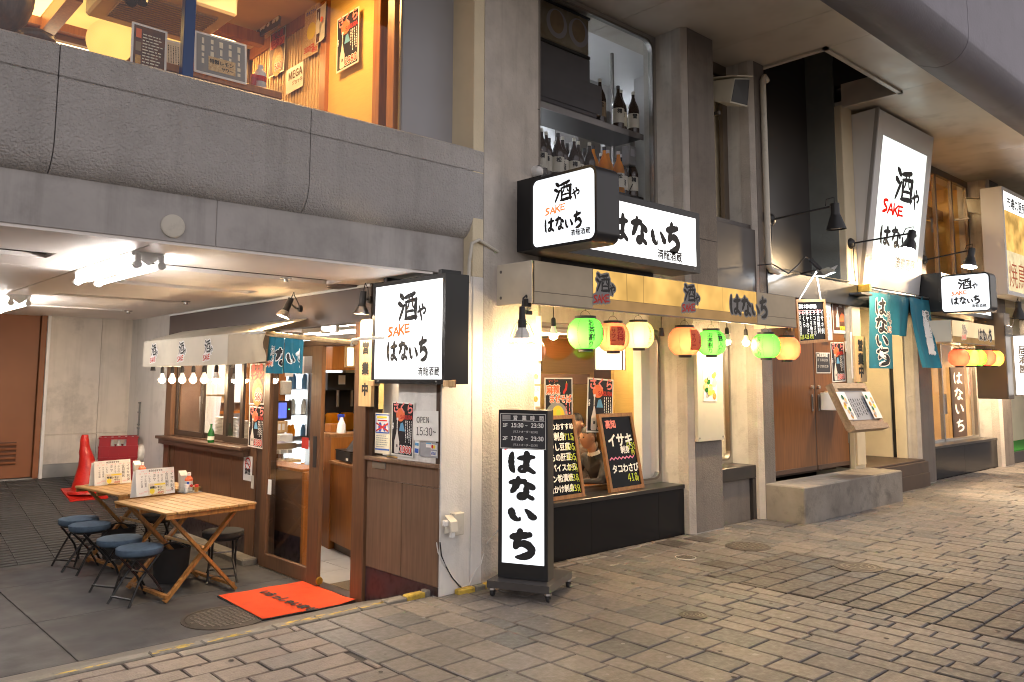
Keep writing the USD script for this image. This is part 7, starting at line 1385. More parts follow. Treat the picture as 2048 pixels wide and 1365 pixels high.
q = at('x', 3.4, 516, 694); part(kf, 'knob', MB().lathe([(0, .03), (.03, .025), (.035, 0), (.02, -.02)], q, 14, (-1, -.2, 0)), 'leather_black', smooth=40)
# sloping menu lectern by the doorway
c = [at('y', y, *q) for q, y in (((1660, 768), 4.60), ((1722, 768), 4.60), ((1768, 853), 4.36), ((1703, 858), 4.36))]
u_ = c[1] - c[0]; fr = Frame(c[3], c[2] - c[3], c[0] - c[3]); W = float(np.linalg.norm(c[2] - c[3])); Hh = float((c[0] - c[3]) @ fr.v); sh = float((c[0] - c[3]) @ fr.u); t = thing('menu_lectern', 'sloping wooden menu lectern with food sheets beside the stair doorway', 'lectern', fr.pt(W / 2, 0, 0))
sk = lambda x0, y0, x1, y1: shapely.Polygon([(x0 + sh * y / Hh, y) for x0, y in ((x0, y0), (x1, y0), (x1, y1), (x0, y1))])
part(t, 'tray', MB().poly(sk(0, 0, W, Hh), fr, -.07, .065), 'wood_plain')
for a in ((0, 0, W, .07), (0, Hh - .07, W, Hh), (0, .07, .07, Hh - .07), (W - .07, .07, W, Hh - .07)): part(t, 'rail', MB().poly(sk(*a), fr, -.02, .045), 'wood_plain')
part(t, 'menu_page', MB().poly(sk(.12, .10, W - .12, Hh - .10), fr, -.003, .003), 'frosted_panel'); b = MB(); scribble(b, fr, .24, .14, W - .1, Hh - .2, cols=9, w=.002, seed=6); part(t, 'small_print', b, 'print_black'); part(t, 'ledge', MB().poly(sk(-.02, -.035, W + .02, .03), fr, -.05, .10), 'wood_plain')
for k, (a0, a1) in enumerate(((-.02, .20), (W - .22, W + .01))):
    s_ = part(t, 'food_sheet', MB().poly(sk(a0, .10, a1, Hh - .12), fr, .027, .003), 'poster_white')
    for q in range(9): x, y = a0 + .04 + .14 * r_.random(), .14 + q * (Hh - .3) / 9; part(s_, 'dish_print', MB().poly(shapely.Point(x + sh * y / Hh, y).buffer(.03, 5), fr, .0315 + .0003 * q), ('print_food', 'frosted_panel', 'print_food_pale', 'bottle_green', 'print_yellow')[q % 5])
part(t, 'arm', MB().hull([(x, y, z) for x in (10.05, 10.4) for y, z in ((YD - .001, 1.25), (YD - .001, 1.42), (4.62, 1.30), (4.62, 1.40))]), 'wood_plain'); part(t, 'bracket_box', MB().cbox((9.95, 4.7, 1.18), (10.15, YD - .002, 1.40), .004), 'white_paint')
# far right signs
t, ff, W, Hh = box_sign('lit_poster_box', frame_y(4.45, 15.95, 3.07), 3.0, 1.93, .35, .07, 'tall lit food poster box at the right edge of the street front', face='poster_lit', body='white_metal'); part(t, 'title_strip', MB().poly(shapely.box(0, Hh - .34, W, Hh), ff, .001), 'sign_lit'); b = MB(); write(b, ff, '市場の厨房', .18, Hh - .26, .22, 1, w=.003); part(t, 'lettering', b, 'print_black'); part(t, 'lower_strip', MB().poly(shapely.box(0, .0, W, .72), ff, .001), 'poster_pale_lit'); b = MB(); write(b, ff, '焼鳥酒場', .05, .12, .5, 0, w=.003); part(t, 'pale_lettering', b, 'print_orange')
t, ff, W, Hh = box_sign('lightbox_sign', frame_y(4.30, 16.85, 2.30), .75, .42, .25, .02, 'yellow rounded lit sign cut by the right edge of the picture', face='yellow_sign_lit', r=.06)
t, ff, W, Hh = box_sign('lightbox_sign', frame_x(15.9, 4.42, 1.30), .30, 1.05, .16, .02, 'narrow white lit sign behind the far grey pillar box', face='sign_lit', body='grey_matt'); b = MB(); write(b, ff, '居酒屋', .06, Hh - .3, .16, 1, vertical=True); part(t, 'lettering', b, 'print_grey')
t = thing('metal_column', 'grey metal column box beside the far lanterns', 'column', (15.7, 4.6, 1.25)); part(t, 'case', MB().cbox((15.55, 4.42, 1.25), (15.85, YF - .002, 2.72), .01), 'alu_bronze'); part(t, 'black_plate', MB().cbox((15.5, 4.40, 2.32), (15.9, 4.41, 2.5), .003), 'black_metal') 
# the far window: upright name board, cloth and bottles
fr, W, Hh = pxframe('y', YGL - .03, (1907, 876), (1934, 872), (1904, 735)); t = thing('name_board', 'dark brown upright name board with pale brush lettering in the far window', 'sign', fr.pt(W / 2, 0, 0)); part(t, 'board', MB().poly(shapely.box(0, 0, W, Hh), fr, -.01, .02), 'wood_dark'); b = MB()
for ch, v in (('は', .76), ('な', .53), ('い', .32), ('ち', .08)): b.poly(bput(ch, .2 * W, v * Hh, .6 * W, .17 * Hh, 1.2), fr, .012)
part(t, 'lettering', b, 'print_white')
fr, W, Hh = pxframe('y', YGL + .1, (1937, 790), (1962, 786), (1937, 725)); t = sheet(fr, W, Hh, 'print_pink', 'cloth_banner', 'pink cloth with pale rings in the far window', 'cloth')
for k in range(6): pr(t, 'ring_print', 'poster_white', shapely.Point((.25 + .5 * (k % 2)) * W, (.2 + .3 * (k // 2)) * Hh).buffer(.16 * W).difference(shapely.Point((.25 + .5 * (k % 2)) * W, (.2 + .3 * (k // 2)) * Hh).buffer(.09 * W)), fr=fr)
big_bottle((14.6, 5.55, .56), 'tall clear bottle standing in the far window', 'frosted_panel', sc=1.5); big_bottle((14.35, 5.6, .56), 'shorter dark jar beside the clear bottle in the far window', 'bottle_brown', sc=.9)
fr, W, Hh = pxframe('y', YGL + .08, (1880, 830), (1895, 828), (1880, 790)); sheet(fr, W, Hh, 'poster_white', 'notice', 'white notice on the wall of the far window', 'notice')
fr, W, Hh = pxframe('y', YGL + .3, (1863, 465), (1875, 467), (1862, 437)); sheet(fr, W, Hh, 'grey_matt', 'notice', 'grey notice in the far upper amber window', 'notice')
# pendant lamp and diners inside the large street window
q = at('y', 5.9, 1220, 705); t = thing('pendant_lamp', 'square paper pendant lamp glowing inside the large street window', 'lamp', q); s_ = .15
for k in range(4):
    a = k * math.pi / 2 + .6; n_ = np.array([math.cos(a), math.sin(a), 0]); u_ = np.array([-n_[1], n_[0], 0]); part(t, 'paper_side', MB().obox(q + n_ * s_, (n_, u_, (0, 0, 1)), (.002, s_ - .008, .19)), 'lamp_box_lit'); part(t, 'corner_post', MB().obox(q + n_ * s_ + u_ * s_, (n_, u_, (0, 0, 1)), (.008, .008, .20)), 'wood_dark')
part(t, 'cord', MB().cyl(q + [0, 0, .19], (q[0], q[1], 2.1), .006, n=6), 'black_plastic')
t = thing('orange_ball_lamp', 'orange round lacquer lamp near the ceiling behind the large green lantern', 'lamp', (5.62, 5.9, 1.75)); part(t, 'ball', MB().ico((5.62, 5.95, 1.84), .22, 3, (1.2, 1.2, .8)), 'lacquer_orange', smooth=True); part(t, 'cord', MB().cyl((5.62, 5.95, 2.0), (5.62, 5.95, 2.1), .006, n=6), 'black_plastic')
tb2 = thing('dining_table', 'wooden dining table of the guests inside the street window', 'table', (6.3, 5.75, ZA)); part(tb2, 'top', MB().cbox((5.75, 5.5, .46), (6.45, 6.2, .49), .004), 'wood_orange')
for x in (5.82, 6.38):
    for y in (5.62, 6.13): part(tb2, 'leg', MB().box((x - .03, y - .03, ZA), (x + .03, y + .03, .459)), 'wood_dark')
def skin_body(J, bones, mesh_m, t, name, res=.02, it=6):
    M = m3.Manifold()
    for a, b_ in bones:
        pts = []
        for c_, r in (J[a], J[b_]):
            s_ = trimesh.creation.icosphere(1, r).vertices + np.array(c_); pts.append(s_)
        M += m3.Manifold.hull_points(np.vstack(pts))
    m = M.refine_to_length(res).to_mesh(); tm = trimesh.Trimesh(m.vert_properties[:, :3], m.tri_verts, process=True); trimesh.smoothing.filter_taubin(tm, iterations=it); return part(t, name, (np.array(tm.vertices), np.array(tm.faces)), mesh_m, smooth=60)
def diner(base, face, top_m, label, lean=.12):
    'a seated guest: base is the point on the floor under the hips, face the heading'
    B = np.array(base, float); f = np.array([math.cos(face), math.sin(face), 0]); s = np.array([-f[1], f[0], 0]); up_ = np.array([0, 0, 1.]); P = lambda a, b_, h: B + f * a + s * b_ + up_ * h
    t = thing('person', label, 'person', B)
    H_ = {'pel': (P(0, 0, .52), .13), 'wai': (P(.03, 0, .68), .125), 'che': (P(lean * .8, 0, .88), .14), 'nec': (P(lean * 1.25, 0, 1.06), .055), 'hd0': (P(lean * 1.5 + .01, 0, 1.14), .07)}
    J = dict(H_); bones = [('pel', 'wai'), ('wai', 'che'), ('che', 'nec')]
    for k, g_ in ((1, 'l'), (-1, 'r')):
        J.update({'sh' + g_: (P(lean * 1.0, k * .17, .97), .06), 'el' + g_: (P(lean + .16, k * .22, .76), .045), 'wr' + g_: (P(lean + .36, k * .10, .76), .03), 'hip' + g_: (P(.02, k * .09, .50), .095), 'kn' + g_: (P(.42, k * .11, .50), .065), 'an' + g_: (P(.40, k * .11, .09), .045), 'toe' + g_: (P(.54, k * .12, .04), .035)})
        bones += [('che', 'sh' + g_), ('sh' + g_, 'el' + g_), ('el' + g_, 'wr' + g_), ('pel', 'hip' + g_), ('hip' + g_, 'kn' + g_), ('kn' + g_, 'an' + g_), ('an' + g_, 'toe' + g_)]
    skin_body(J, bones, top_m, t, 'body')
    hc_ = P(lean * 1.65 + .02, 0, 1.20); v, fc = MB().ico((0, 0, 0), 1.0, 3).get(); L = v.copy()
    x, y, z = L[:, 0], L[:, 1], L[:, 2]; wid = np.where(z < 0, 1 - .28 * (-z) ** 1.5, 1.0); nose = .20 * np.exp(-((y / .16) ** 2 + ((z + .12) / .20) ** 2)) * (x > 0); eye = -.10 * (np.exp(-(((y - .36) / .16) ** 2 + ((z - .06) / .10) ** 2)) + np.exp(-(((y + .36) / .16) ** 2 + ((z - .06) / .10) ** 2))) * (x > 0); chin = .08 * np.exp(-((y / .3) ** 2 + ((z + .75) / .2) ** 2)) * (x > 0); lips = .05 * np.exp(-((y / .22) ** 2 + ((z + .43) / .06) ** 2)) * (x > 0)
    hx = (x * (.98 + .0) + nose + eye + chin + lips) * .094; hy = y * wid * .074; hz = z * .118
    part(t, 'head', MB().add(hc_ + np.outer(hx, f) + np.outer(hy, s) + np.outer(hz, up_), fc), 'skin', smooth=60)
    b = MB(); keep = (z > .28 - .9 * np.maximum(0, -x)) ; hairv = hc_ + np.outer(x * .102 - .008, f) + np.outer(y * .084, s) + np.outer(z * .126 + .006, up_); fk_ = np.array([q_ for q_ in fc if keep[q_].all()]); part(t, 'hair', MB().add(hairv, fk_), 'hair_dark', smooth=60)
    for k in (1, -1):
        part(t, 'ear', MB().ico(hc_ + s * k * .076 + up_ * -.005 - f * .005, .022, 1, (1, .6, 1.4)), 'skin', smooth=60); part(t, 'eye', MB().ico(hc_ + f * .080 + s * k * .027 + up_ * .008, .009, 1), 'hair_dark')
        w0 = J['wrl' if k == 1 else 'wrr'][0]; hb = MB(); hb.hull(np.vstack([trimesh.creation.icosphere(1, .020).vertices + w0, trimesh.creation.icosphere(1, .024).vertices + w0 + f * .06]))
        for q_, ln in enumerate((.06, .072, .068, .052)): a0 = w0 + f * .075 + s * (q_ - 1.5) * .017; hb.tube([a0, a0 + f * ln * .6 - up_ * .006, a0 + f * ln - up_ * .024], [.0085, .008, .007], 6)
        a0 = w0 + f * .03 - s * k * .022; hb.tube([a0, a0 + f * .03 - s * k * .016, a0 + f * .055 - s * k * .012], [.010, .009, .008], 6); part(t, 'hand', hb, 'skin', smooth=60)
    part(t, 'neck', MB().cyl(P(lean * 1.2, 0, 1.02), P(lean * 1.55, 0, 1.14), .052, n=12), 'skin'); part(t, 'collar', MB().lathe([(.075, 0), (.06, .035), (.056, .03), (.07, -.005)], P(lean * 1.2, 0, 1.03), 14, f * .35 + up_), 'poster_white' if top_m == 'cloth_dark' else top_m)
    return t
diner((6.79, 5.80, ZA - .02), 3.05, 'cloth_dark', 'person in a dark jacket leaning over the table behind the boards', .17); diner((7.12, 6.45, ZA + .08), 3.4, 'cloth_stripe', 'person in a striped top seated beyond the dark jacket', .10)
for x, y, k in ((6.79, 5.80, 'dark jacket'), (7.12, 6.45, 'striped top')): t = thing('dining_chair', f'dark dining chair under the person in the {k}', 'chair', (x, y, ZA)); part(t, 'seat', MB().cbox((x - .2, y - .2, ZA + .36), (x + .2, y + .2, ZA + .41), .01), 'leather_black'); part(t, 'back', MB().cbox((x + .22, y - .2, ZA + .41), (x + .25, y + .2, ZA + .85), .01), 'leather_black'); [part(t, 'leg', MB().box((x + a - .015, y + b_ - .015, ZA), (x + a + .015, y + b_ + .015, ZA + .36)), 'wood_dark') for a in (-.17, .17) for b_ in (-.17, .17)]
q = at('y', 5.7, 1463, 900); t = thing('chair_back', 'dark rounded chair back behind the narrow bay window', 'chair', (q[0], 5.7, 0)); part(t, 'back', MB().hull([(q[0] + a, 5.7 + b_, z) for a, z in ((-.16, .3), (.16, .3), (-.18, .8), (.15, .8), (-.1, .92), (.08, .9)) for b_ in (0, .07)]), 'cloth_dark')
part(rm, 'bay_back_wall', MB().box((7.5, 6.3, ZA), (8.5, 6.35, 2.1)), 'wallpaper_gold'); part(rm, 'bay_post', MB().box((7.95, 5.75, ZA), (8.08, 5.85, 2.1)), 'wood_orange')

# ================================================================ upstairs: sake store
sx0, sx1, sy0, sy1 = 4.93, 6.98, 5.42, 5.85
sh_ = thing('bottle_shelf', 'dark steel shelf of sake bottles behind the tall upstairs window', 'shelf', (5.8, 5.6, 3.2)); zl, zu = 3.42, 4.10
zl = at('y', 5.5, 1250, 392)[2]; zu = at('y', 5.45, 1250, 262)[2]
for z in (zl, zu): part(sh_, 'board', MB().box((sx0, sy0, z - .045), (sx1, sy1, z)), 'black_metal')
for x in (sx0, sx1 - .03): part(sh_, 'post', MB().box((x, sy1 - .03, 3.15), (x + .03, sy1, 5.3)), 'steel_dark')
part(sh_, 'front_lip', MB().box((sx0, sy0 - .012, zu - .06), (sx1, sy0 - .001, zu + .004)), 'steel_dark')
LT = ('酒', '鶴', '松', '久保', '梅', '山', '雪', '龍')
for k in range(13):
    x = 5.50 + k * .118; am = 7 <= k <= 10
    big_bottle((x, 5.52 + .05 * (k % 2), zl), 'amber back lit sake bottle, %s of the four glowing ones on the lower shelf' % ('first', 'second', 'third', 'last')[k - 7] if am else ORD[k] + ' sake bottle from the left on the lower shelf upstairs', 'bottle_amber' if am else 'bottle_brown', 'label_paper', group='bottles on the lower shelf', sc=1.2, text=LT[k % 8])
for k, (x, y, m) in enumerate(((6.36, 5.5, 'card_brown'), (6.50, 5.62, 'card_brown'), (6.66, 5.50, 'label_paper'), (6.78, 5.56, 'poster_cream'), (6.92, 5.5, 'label_paper'))): big_bottle((x, y, zu), ('leftmost', 'second', 'third', 'fourth', 'rightmost')[k] + ' dark sake bottle on the upper shelf beside the cartons', 'bottle_brown', m, sc=1.25, text=LT[k + 2], group='sake bottles on the upper shelf')
for k in range(11): big_bottle((5.52 + k * .135, 5.70 + .04 * (k % 2), zl), ORD[k] + ' sake bottle from the left in the rear row of the lower shelf', 'bottle_brown', 'card_brown' if k % 3 else 'label_paper', group='bottles in the rear row of the lower shelf', sc=1.2)
def carton(a, b_, label, m): t = thing('carton', label, 'carton', ((a[0] + b_[0]) / 2, a[1], a[2])); part(t, 'box', MB().cbox(a, b_, .01), m); return t
t = carton((4.94, 5.40, zu + .005), (6.20, 5.8, zu + .30), 'grey flat carton on the upper shelf left of the bottles', 'carton_grey'); part(t, 'flap', MB().box((5.35, 5.388, zu + .05), (6.26, 5.398, zu + .36)), 'carton_grey')
t = carton((4.94, 5.42, zu + .31), (6.12, 5.8, zu + .62), 'rounded grey carton in the middle of the carton stack', 'carton_grey')
t = carton((4.94, 5.42, zu + .66), (6.10, 5.8, zu + 1.05), 'printed carton with round beer pictures near the top of the stack', 'carton_white'); fr = frame_y(5.418, 4.94, zu + .66)
for u in (.68, 1.0): part(t, 'round_print', MB().poly(shapely.Point(u, .2).buffer(.15, 10), fr, .001), 'frosted_panel'); part(t, 'round_print', MB().poly(aff.scale(shapely.Point(u, .22).buffer(.10, 8), 1, 1.2), fr, .002), 'card_brown')
t = carton((4.94, 5.42, zu + 1.08), (5.95, 5.8, ZS - .04), 'black carton at the top of the stack under the ceiling', 'black_plastic')
part(sh_, 'carton_shelf', MB().box((sx0, sy0, zu + .625), (6.12, sy1, zu + .655)), 'black_metal'); part(sh_, 'carton_shelf', MB().box((sx0, sy0, zu + 1.052), (6.12, sy1, zu + 1.075)), 'black_metal')
for a, c_, lb, m in (((6.9, 6.3, 3.2), (7.3, 6.7, 4.85), 'dark steel locker left in the sake store', 'steel_dark'), ((7.62, 6.5, 3.2), (8.25, 6.75, 4.95), 'tall grey cabinet beside the white duct in the sake store', 'grey_matt'), ((7.38, 6.8, 3.2), (7.5, 7.0, 4.7), 'thin dark case between locker and cabinet in the sake store', 'black_plastic')): t = thing('store_cabinet', lb, 'cabinet', (a[0], a[1], a[2])); part(t, 'body', MB().cbox(a, c_, .01), m)
t = thing('thermostat_box', 'small grey control box on the wall right of the bottles', 'control box', (6.75, 5.6, 4.0)); part(t, 'case', MB().cbox((6.78, 5.45, 3.88), (6.9, 5.56, 4.1), .01), 'grey_plastic'); part(t, 'display', MB().box((6.80, 5.442, 3.98), (6.86, 5.449, 4.06)), 'frosted_panel'); part(t, 'cord', MB().tube([(6.84, 5.5, 3.88), (6.88, 5.48, 3.7), (6.80, 5.5, 3.55), (6.70, 5.52, 3.6)], .006, 5), 'black_plastic')
# ================================================================ upstairs: amber dining room on the left
XQ = 3.60
part(ur, 'pane', MB().box((-6, 5.046, 3.36), (1.82, 5.051, 4.95)).box((1.89, 5.046, 3.36), (3.47, 5.051, 4.95)), 'window_glass'); part(ur, 'mullion', MB().cbox((1.82, 5.02, 3.34), (1.89, 5.08, 4.96), .003), 'blue_frame'); part(ur, 'mullion', MB().cbox((-1.3, 5.02, 3.34), (-1.23, 5.08, 4.96), .003), 'blue_frame')
part(ur, 'frosted_panel', MB().box((3.50, 5.04, 3.34), (4.06, 5.06, ZS)), 'frosted_panel'); o = shapely.box(3.46, 3.30, 4.15, ZS).difference(rounded(3.475, 3.37, 4.07, ZS - .1, .05)); part(ur, 'panel_frame', MB().poly(o, Frame((0, 5.03, 0), (1, 0, 0), (0, 0, 1)), 0, .02), 'alu_bronze')
sc_ = thing('wood_screen', 'wooden slat and cloth partition wall in the amber upstairs room', 'partition', (XQ, 6.5, 2.75)); g = lambda px, py, x=XQ: at('x', x, px, py)
part(sc_, 'end_post', MB().box((XQ - .16, 5.07, 2.75), (XQ - .02, 5.16, 5.0)), 'wood_orange'); part(sc_, 'end_post', MB().box((XQ - .06, 5.17, 2.75), (XQ + .02, 5.22, 5.0)), 'wood_dark')
yA, yB, yC = g(755, 150)[1], g(655, 200)[1], g(505, 190)[1]
part(sc_, 'cloth_panel', MB().box((XQ - .01, yA, 3.62), (XQ + .01, yB, 5.0)), 'wallpaper_gold'); part(sc_, 'rail', MB().cbox((XQ - .045, yA - .02, 3.48), (XQ + .02, yB + .02, 3.62), .004), 'wood_orange'); part(sc_, 'lower_panel', MB().box((XQ - .02, yA, 2.75), (XQ + .01, yB, 3.48)), 'wood_orange')
for y in (yA - .05, yB + .02): part(sc_, 'stile', MB().cbox((XQ - .05, y - .05, 2.75), (XQ + .03, y + .05, 5.0), .004), 'wood_orange')
n = 26
for k in range(n):
    y = yB + .08 + (yC - yB - .1) * k / n; part(sc_, 'slat', MB().box((XQ - .03, y, 3.35), (XQ - .005, y + (yC - yB) / n * .52, 4.9)), 'wood_light')
part(sc_, 'slat_backing', MB().box((XQ + .01, yB, 2.75), (XQ + .03, yC + 2, 5.0)), 'wallpaper_gold'); part(sc_, 'rail', MB().cbox((XQ - .05, yB + .07, 3.20), (XQ - .002, yC, 3.35), .004), 'wood_orange'); part(sc_, 'rail', MB().cbox((XQ - .05, yB + .07, 4.88), (XQ - .002, yC, 5.0), .004), 'wood_orange'); part(sc_, 'lower_panel', MB().box((XQ - .02, yB + .07, 2.75), (XQ, yC, 3.2)), 'wood_orange'); part(sc_, 'stile', MB().cbox((XQ - .07, yC, 2.75), (XQ + .0, yC + .16, 5.0), .004), 'wood_dark'); part(sc_, 'side_panel', MB().box((XQ - .03, yC + .16, 2.75), (XQ, 8.48, 5.0)), 'room_brown')
XQ2 = XQ - .055
fr, W, Hh = pxframe('x', XQ2, (673, 148), (717, 124), (675, 40)); sake_poster(fr, W, Hh, 'black sake bottle poster on the gold cloth panel upstairs')
fr, W, Hh = pxframe('x', XQ2, (537, 158), (568, 142), (540, 70)); beef_poster(fr, W, Hh, 'beef tongue poster on the slats in the amber room upstairs')
fr, W, Hh = pxframe('x', XQ2, (572, 191), (606, 172), (574, 142)); t = sheet(fr, W, Hh, 'poster_white', 'mug_notice', 'white handwritten mega mug notice on the slats upstairs', 'notice'); txt(t, fr, 'print_brown', [('MEGA', .14 * W, .52 * Hh, .30 * W, 1), ('ジョッキ', .38 * W, .26 * Hh, .15 * W, 1)])
fr, W, Hh = pxframe('x', XQ2, (607, 120), (636, 104), (607, 25)); t = sheet(fr, W, Hh, 'print_food_pale', 'food_poster', 'pale yellow poster with prices at the top of the slats upstairs'); txt(t, fr, 'print_blue', [('カキフライ', .1 * W, .86 * Hh, .15 * W, 1)]); txt(t, fr, 'print_red', [('300円', .04 * W, .10 * Hh, .26 * W, 1), ('480', .58 * W, .04 * Hh, .22 * W, 1)], name='price_lettering'); pr(t, 'dish_print', 'print_yellow', shapely.Point(.5 * W, .5 * Hh).buffer(.3 * W, 8), fr=fr)
fr, W, Hh = pxframe('x', XQ2 - .01, (631, 90), (655, 76), (629, 22)); t = sheet(fr, W, Hh, 'print_brown', 'drink_poster', 'dark liquor poster overlapping the yellow price poster upstairs', border=.012, curl=.03); pr(t, 'bottle_print', 'bottle_white', shapely.Polygon([(.28 * W, .2 * Hh), (.55 * W, .2 * Hh), (.55 * W, .5 * Hh), (.45 * W, .62 * Hh), (.45 * W, .8 * Hh), (.38 * W, .8 * Hh), (.38 * W, .62 * Hh), (.28 * W, .5 * Hh)]), fr=fr, w=.03); pr(t, 'fire_print', 'print_orange', shapely.Point(.7 * W, .55 * Hh).buffer(.12 * W), fr=fr, w=.03)
fr, W, Hh = pxframe('x', XQ - .2, (505, 82), (557, 51), (503, 30)); t = thing('washroom_sign', 'dark hanging washroom sign with arrow and pale characters upstairs', 'sign', fr.pt(W / 2, 0, 0)); part(t, 'board', MB().poly(shapely.box(0, 0, W, Hh), fr, -.02, .02), 'wood_dark'); txt(t, fr, 'poster_white', [('↑御手洗', .03 * W, .25 * Hh, .24 * W, 2)], w=.002)
# counter along the upstairs window with menus and sauce
t = thing('window_counter', 'wooden counter along the upstairs window of the amber room', 'counter', (1.5, 5.3, 3.3)); zc_ = at('y', 5.2, 560, 188)[2]; part(t, 'top', MB().cbox((1.62, 5.16, zc_ - .05), (at('y', 5.2, 560, 188)[0], 5.48, zc_), .004), 'wood_orange'); part(t, 'apron', MB().box((1.66, 5.2, zc_ - .13), (2.5, 5.24, zc_ - .051)), 'wood_dark')
def up_menu(p0, p1, ptop, y, label, m, dark):
    fr, W, Hh = pxframe('y', y, p0, p1, ptop); fr = Frame(fr.o, fr.u, (0, .08, 1)); t = thing('menu_stand', label, 'menu', fr.pt(W / 2, 0, 0)); part(t, 'card', MB().poly(shapely.box(0, 0, W, Hh).buffer(.006), fr, -.004, .004), 'poster_white'); part(t, 'print_ground', MB().poly(shapely.box(.008, .008, W - .008, Hh - .008), fr, .001), m); b = MB(); (scribble(b, fr, W * .3, .03, W - .02, Hh - .05, rows=11, w=.0022, seed=12) if dark == 1 else scribble(b, fr, .02, .02, W - .02, Hh - .03, cols=5, w=.0022, seed=13)); part(t, 'small_print', b, 'poster_cream' if dark else 'print_black')
    if dark == 1:
        for k in range(3): part(t, 'picture', MB().poly(shapely.box(.02, Hh * (.12 + .29 * k), W * .26, Hh * (.12 + .29 * k) + Hh * .2), fr, .0025), ('print_food', 'card_brown', 'print_orange')[k])
    return t, fr, W, Hh
part(ur, 'window_ledge', MB().cbox((-6, 5.085, 3.30), (1.58, 5.40, 3.42), .004), 'wood_orange'); up_menu((262, 136), (330, 154), (268, 42), 5.14, 'dark drink menu card standing on the upstairs window counter', 'print_brown', 1); up_menu((329, 150), (366, 158), (333, 78), 5.22, 'cream handwritten menu between the two dark cards upstairs', 'poster_cream', 0)
t, fr, W, Hh = up_menu((390, 142), (492, 168), (393, 60), 5.14, 'wide dark menu card with yellow drink note upstairs', 'print_grey', 2); q = part(t, 'yellow_note', MB().poly(shapely.box(.25 * W, .03, .78 * W, .46 * Hh), fr, .004, .001), 'print_food_pale'); b = MB(); write(b, fr, '特製レモン', .27 * W, .30 * Hh, .095 * W, 1, w=.006); write(b, fr, 'サワー', .5 * W, .16 * Hh, .08 * W, 1, w=.006); part(t, 'lettering', b, 'print_black')
q = at('y', 5.25, 520, 160); q[2] = zc_; t = thing('sauce_bottle', 'white sauce bottle with label on the upstairs window counter', 'bottle', q); part(t, 'body', MB().lathe([(0, 0), (.042, 0), (.045, .02), (.045, .11), (.035, .14), (.02, .155), (.02, .185), (0, .19)], q, 18), 'plastic_white', smooth=40); part(t, 'label', MB().lathe([(.0456, .06), (.0456, .10)], q, 18), 'print_red'); q2 = q + [-.07, -.05, 0]; t = thing('spice_jar', 'red capped jar beside the sauce bottle upstairs', 'jar', q2); part(t, 'body', MB().lathe([(0, 0), (.02, 0), (.02, .05), (.021, .05), (.021, .085), (0, .087)], q2, 12), 'plastic_red', smooth=40)
b = MB(); q3 = q + [-.10, -.08, 0]; t = thing('condiment_tray', 'clear tray around the sauce bottle upstairs', 'tray', q3); b.box(q3, q3 + [.24, .003, .06]).box(q3 + [0, .15, 0], q3 + [.24, .153, .06]).box(q3 + [0, .003, 0], q3 + [.003, .15, .06]).box(q3 + [.237, .003, 0], q3 + [.24, .15, .06]); part(t, 'walls', b, 'clear_acrylic')
# ceiling: cloth light panels between beams, cassette air conditioner, lamps
for i, (a, c_) in enumerate(((-1.6, 1.70), (1.84, 2.9))): t = thing('ceiling_light_panel', ('left' if i == 0 else 'right') + ' glowing cloth light panel between the upstairs ceiling beams', 'ceiling lamp', ((a + c_) / 2, 7.9, 4.95)); part(t, 'cloth', MB().box((a, 7.45, 4.92), (c_, 8.35, 4.94)), 'ceiling_cloth_lit' if i == 0 else 'ceiling_cloth_dim')
for y in (7.40, 8.40): part(ur, 'ceiling_beam', MB().box((-6, y - .05, 4.84), (3.45, y + .05, 4.96)), 'wood_orange')
for x in (-1.7, 1.77): part(ur, 'ceiling_beam', MB().box((x - .06, 7.44, 4.78), (x + .06, 8.5, 4.98)), 'wood_orange')
part(ur, 'wall_rail', MB().box((-6, 8.44, 4.78), (3.5, 8.5, 4.84)), 'room_brown'); part(ur, 'lit_cornice', MB().box((-6, 8.48, 4.62), (2.3, 8.495, 4.77)), 'lamp_box_lit'); part(ur, 'rear_post', MB().box((1.70, 8.40, 2.75), (1.76, 8.48, 5.0)), 'wood_orange'); part(ur, 'rear_panel', MB().box((2.3, 8.46, 2.75), (3.5, 8.495, 4.77)), 'room_brown')
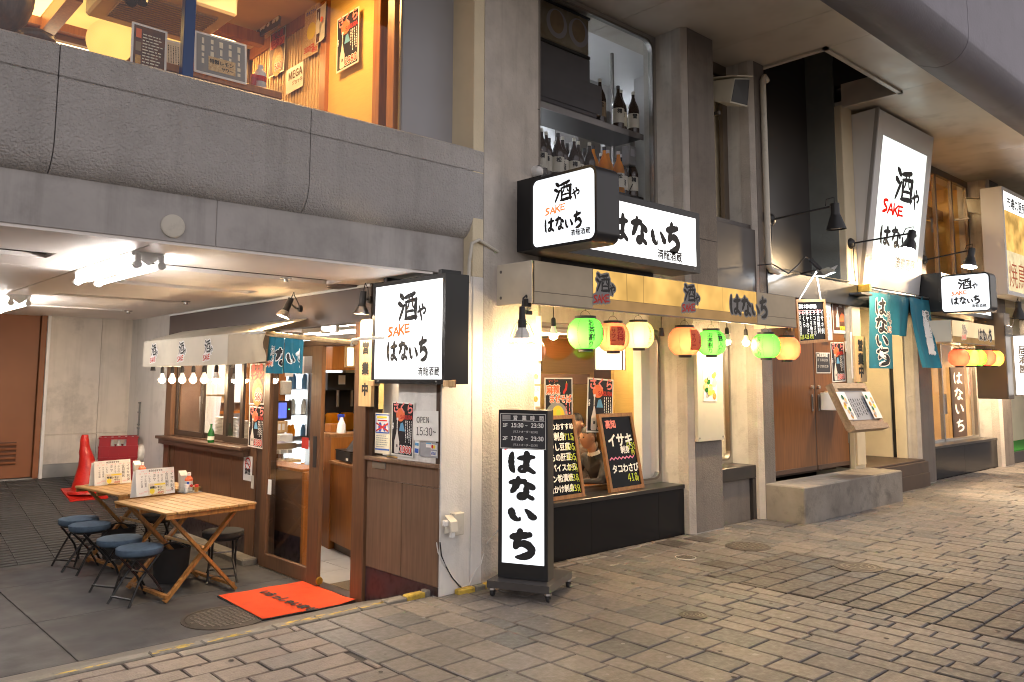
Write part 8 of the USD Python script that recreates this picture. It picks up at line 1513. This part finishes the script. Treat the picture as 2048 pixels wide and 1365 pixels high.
t = thing('air_conditioner', 'white ceiling cassette air conditioner in the amber upstairs room', 'air conditioner', (2.3, 6.9, 4.62)); part(t, 'case', MB().cbox((1.82, 6.45, 4.62), (2.78, 7.32, 4.84), .02), 'cream_vinyl'); part(t, 'grille', MB().box((1.95, 6.58, 4.605), (2.66, 7.18, 4.618)), 'beige_vinyl')
for k in range(14): part(t, 'grille_bar', MB().box((1.95, 6.59 + k * .042, 4.598), (2.66, 6.605 + k * .042, 4.604)), 'grey_matt')
part(ur, 'round_lantern', MB().ico((2.15, 7.75, 4.62), .20, 3), 'ceiling_cloth_dim', smooth=True)
lamp_panel('ceiling_lamp', (3.1, 7.75, 4.9), .15, .15, 'room_lamp_amber', 'warm ceiling lamp lighting the slat partition upstairs'); lamp_panel('ceiling_lamp', (-3.5, 6.8, 4.9), .4, .3, 'room_lamp_amber', 'warm ceiling lamp at the back of the amber room'); lamp_panel('ceiling_lamp', (2.9, 5.75, 4.9), .2, .2, 'room_lamp_amber', 'warm ceiling lamp above the poster partition near the glass')
for k in range(2): q = at('y', 5.6, 262 + 22 * k, 6); t = thing('track_spot', ('left' if k == 0 else 'right') + ' black ceiling spot in front of the upstairs air conditioner', 'lamp', q); part(t, 'can', MB().cyl(q, q + [.04, .05, .12], .035, n=12), 'black_plastic'); part(t, 'stem', MB().cyl(q + [.04, .05, .12], (q[0] + .04, q[1] + .05, 4.9), .008, n=6), 'black_plastic')
# dark figure at the left edge behind the glass
q = at('y', 5.5, 8, 30); t = thing('potted_stump', 'dark knotty wooden ornament at the left edge of the upstairs window', 'ornament', (q[0], 5.5, zc_)); v, f = MB().ico((0, 0, 0), 1, 3).get(); d = 1 + .3 * (meshkit.fbm(v * 2 + 5, 3) - .5); part(t, 'trunk', MB().add(v * d[:, None] * [.14, .14, .40] + [q[0] + .02, 5.5, zc_ + .42], f), 'wood_dark', smooth=60); part(t, 'root', MB().add(v * d[:, None] * [.11, .10, .06] + [q[0] + .17, 5.45, zc_ + .04], f), 'wood_dark', smooth=60)
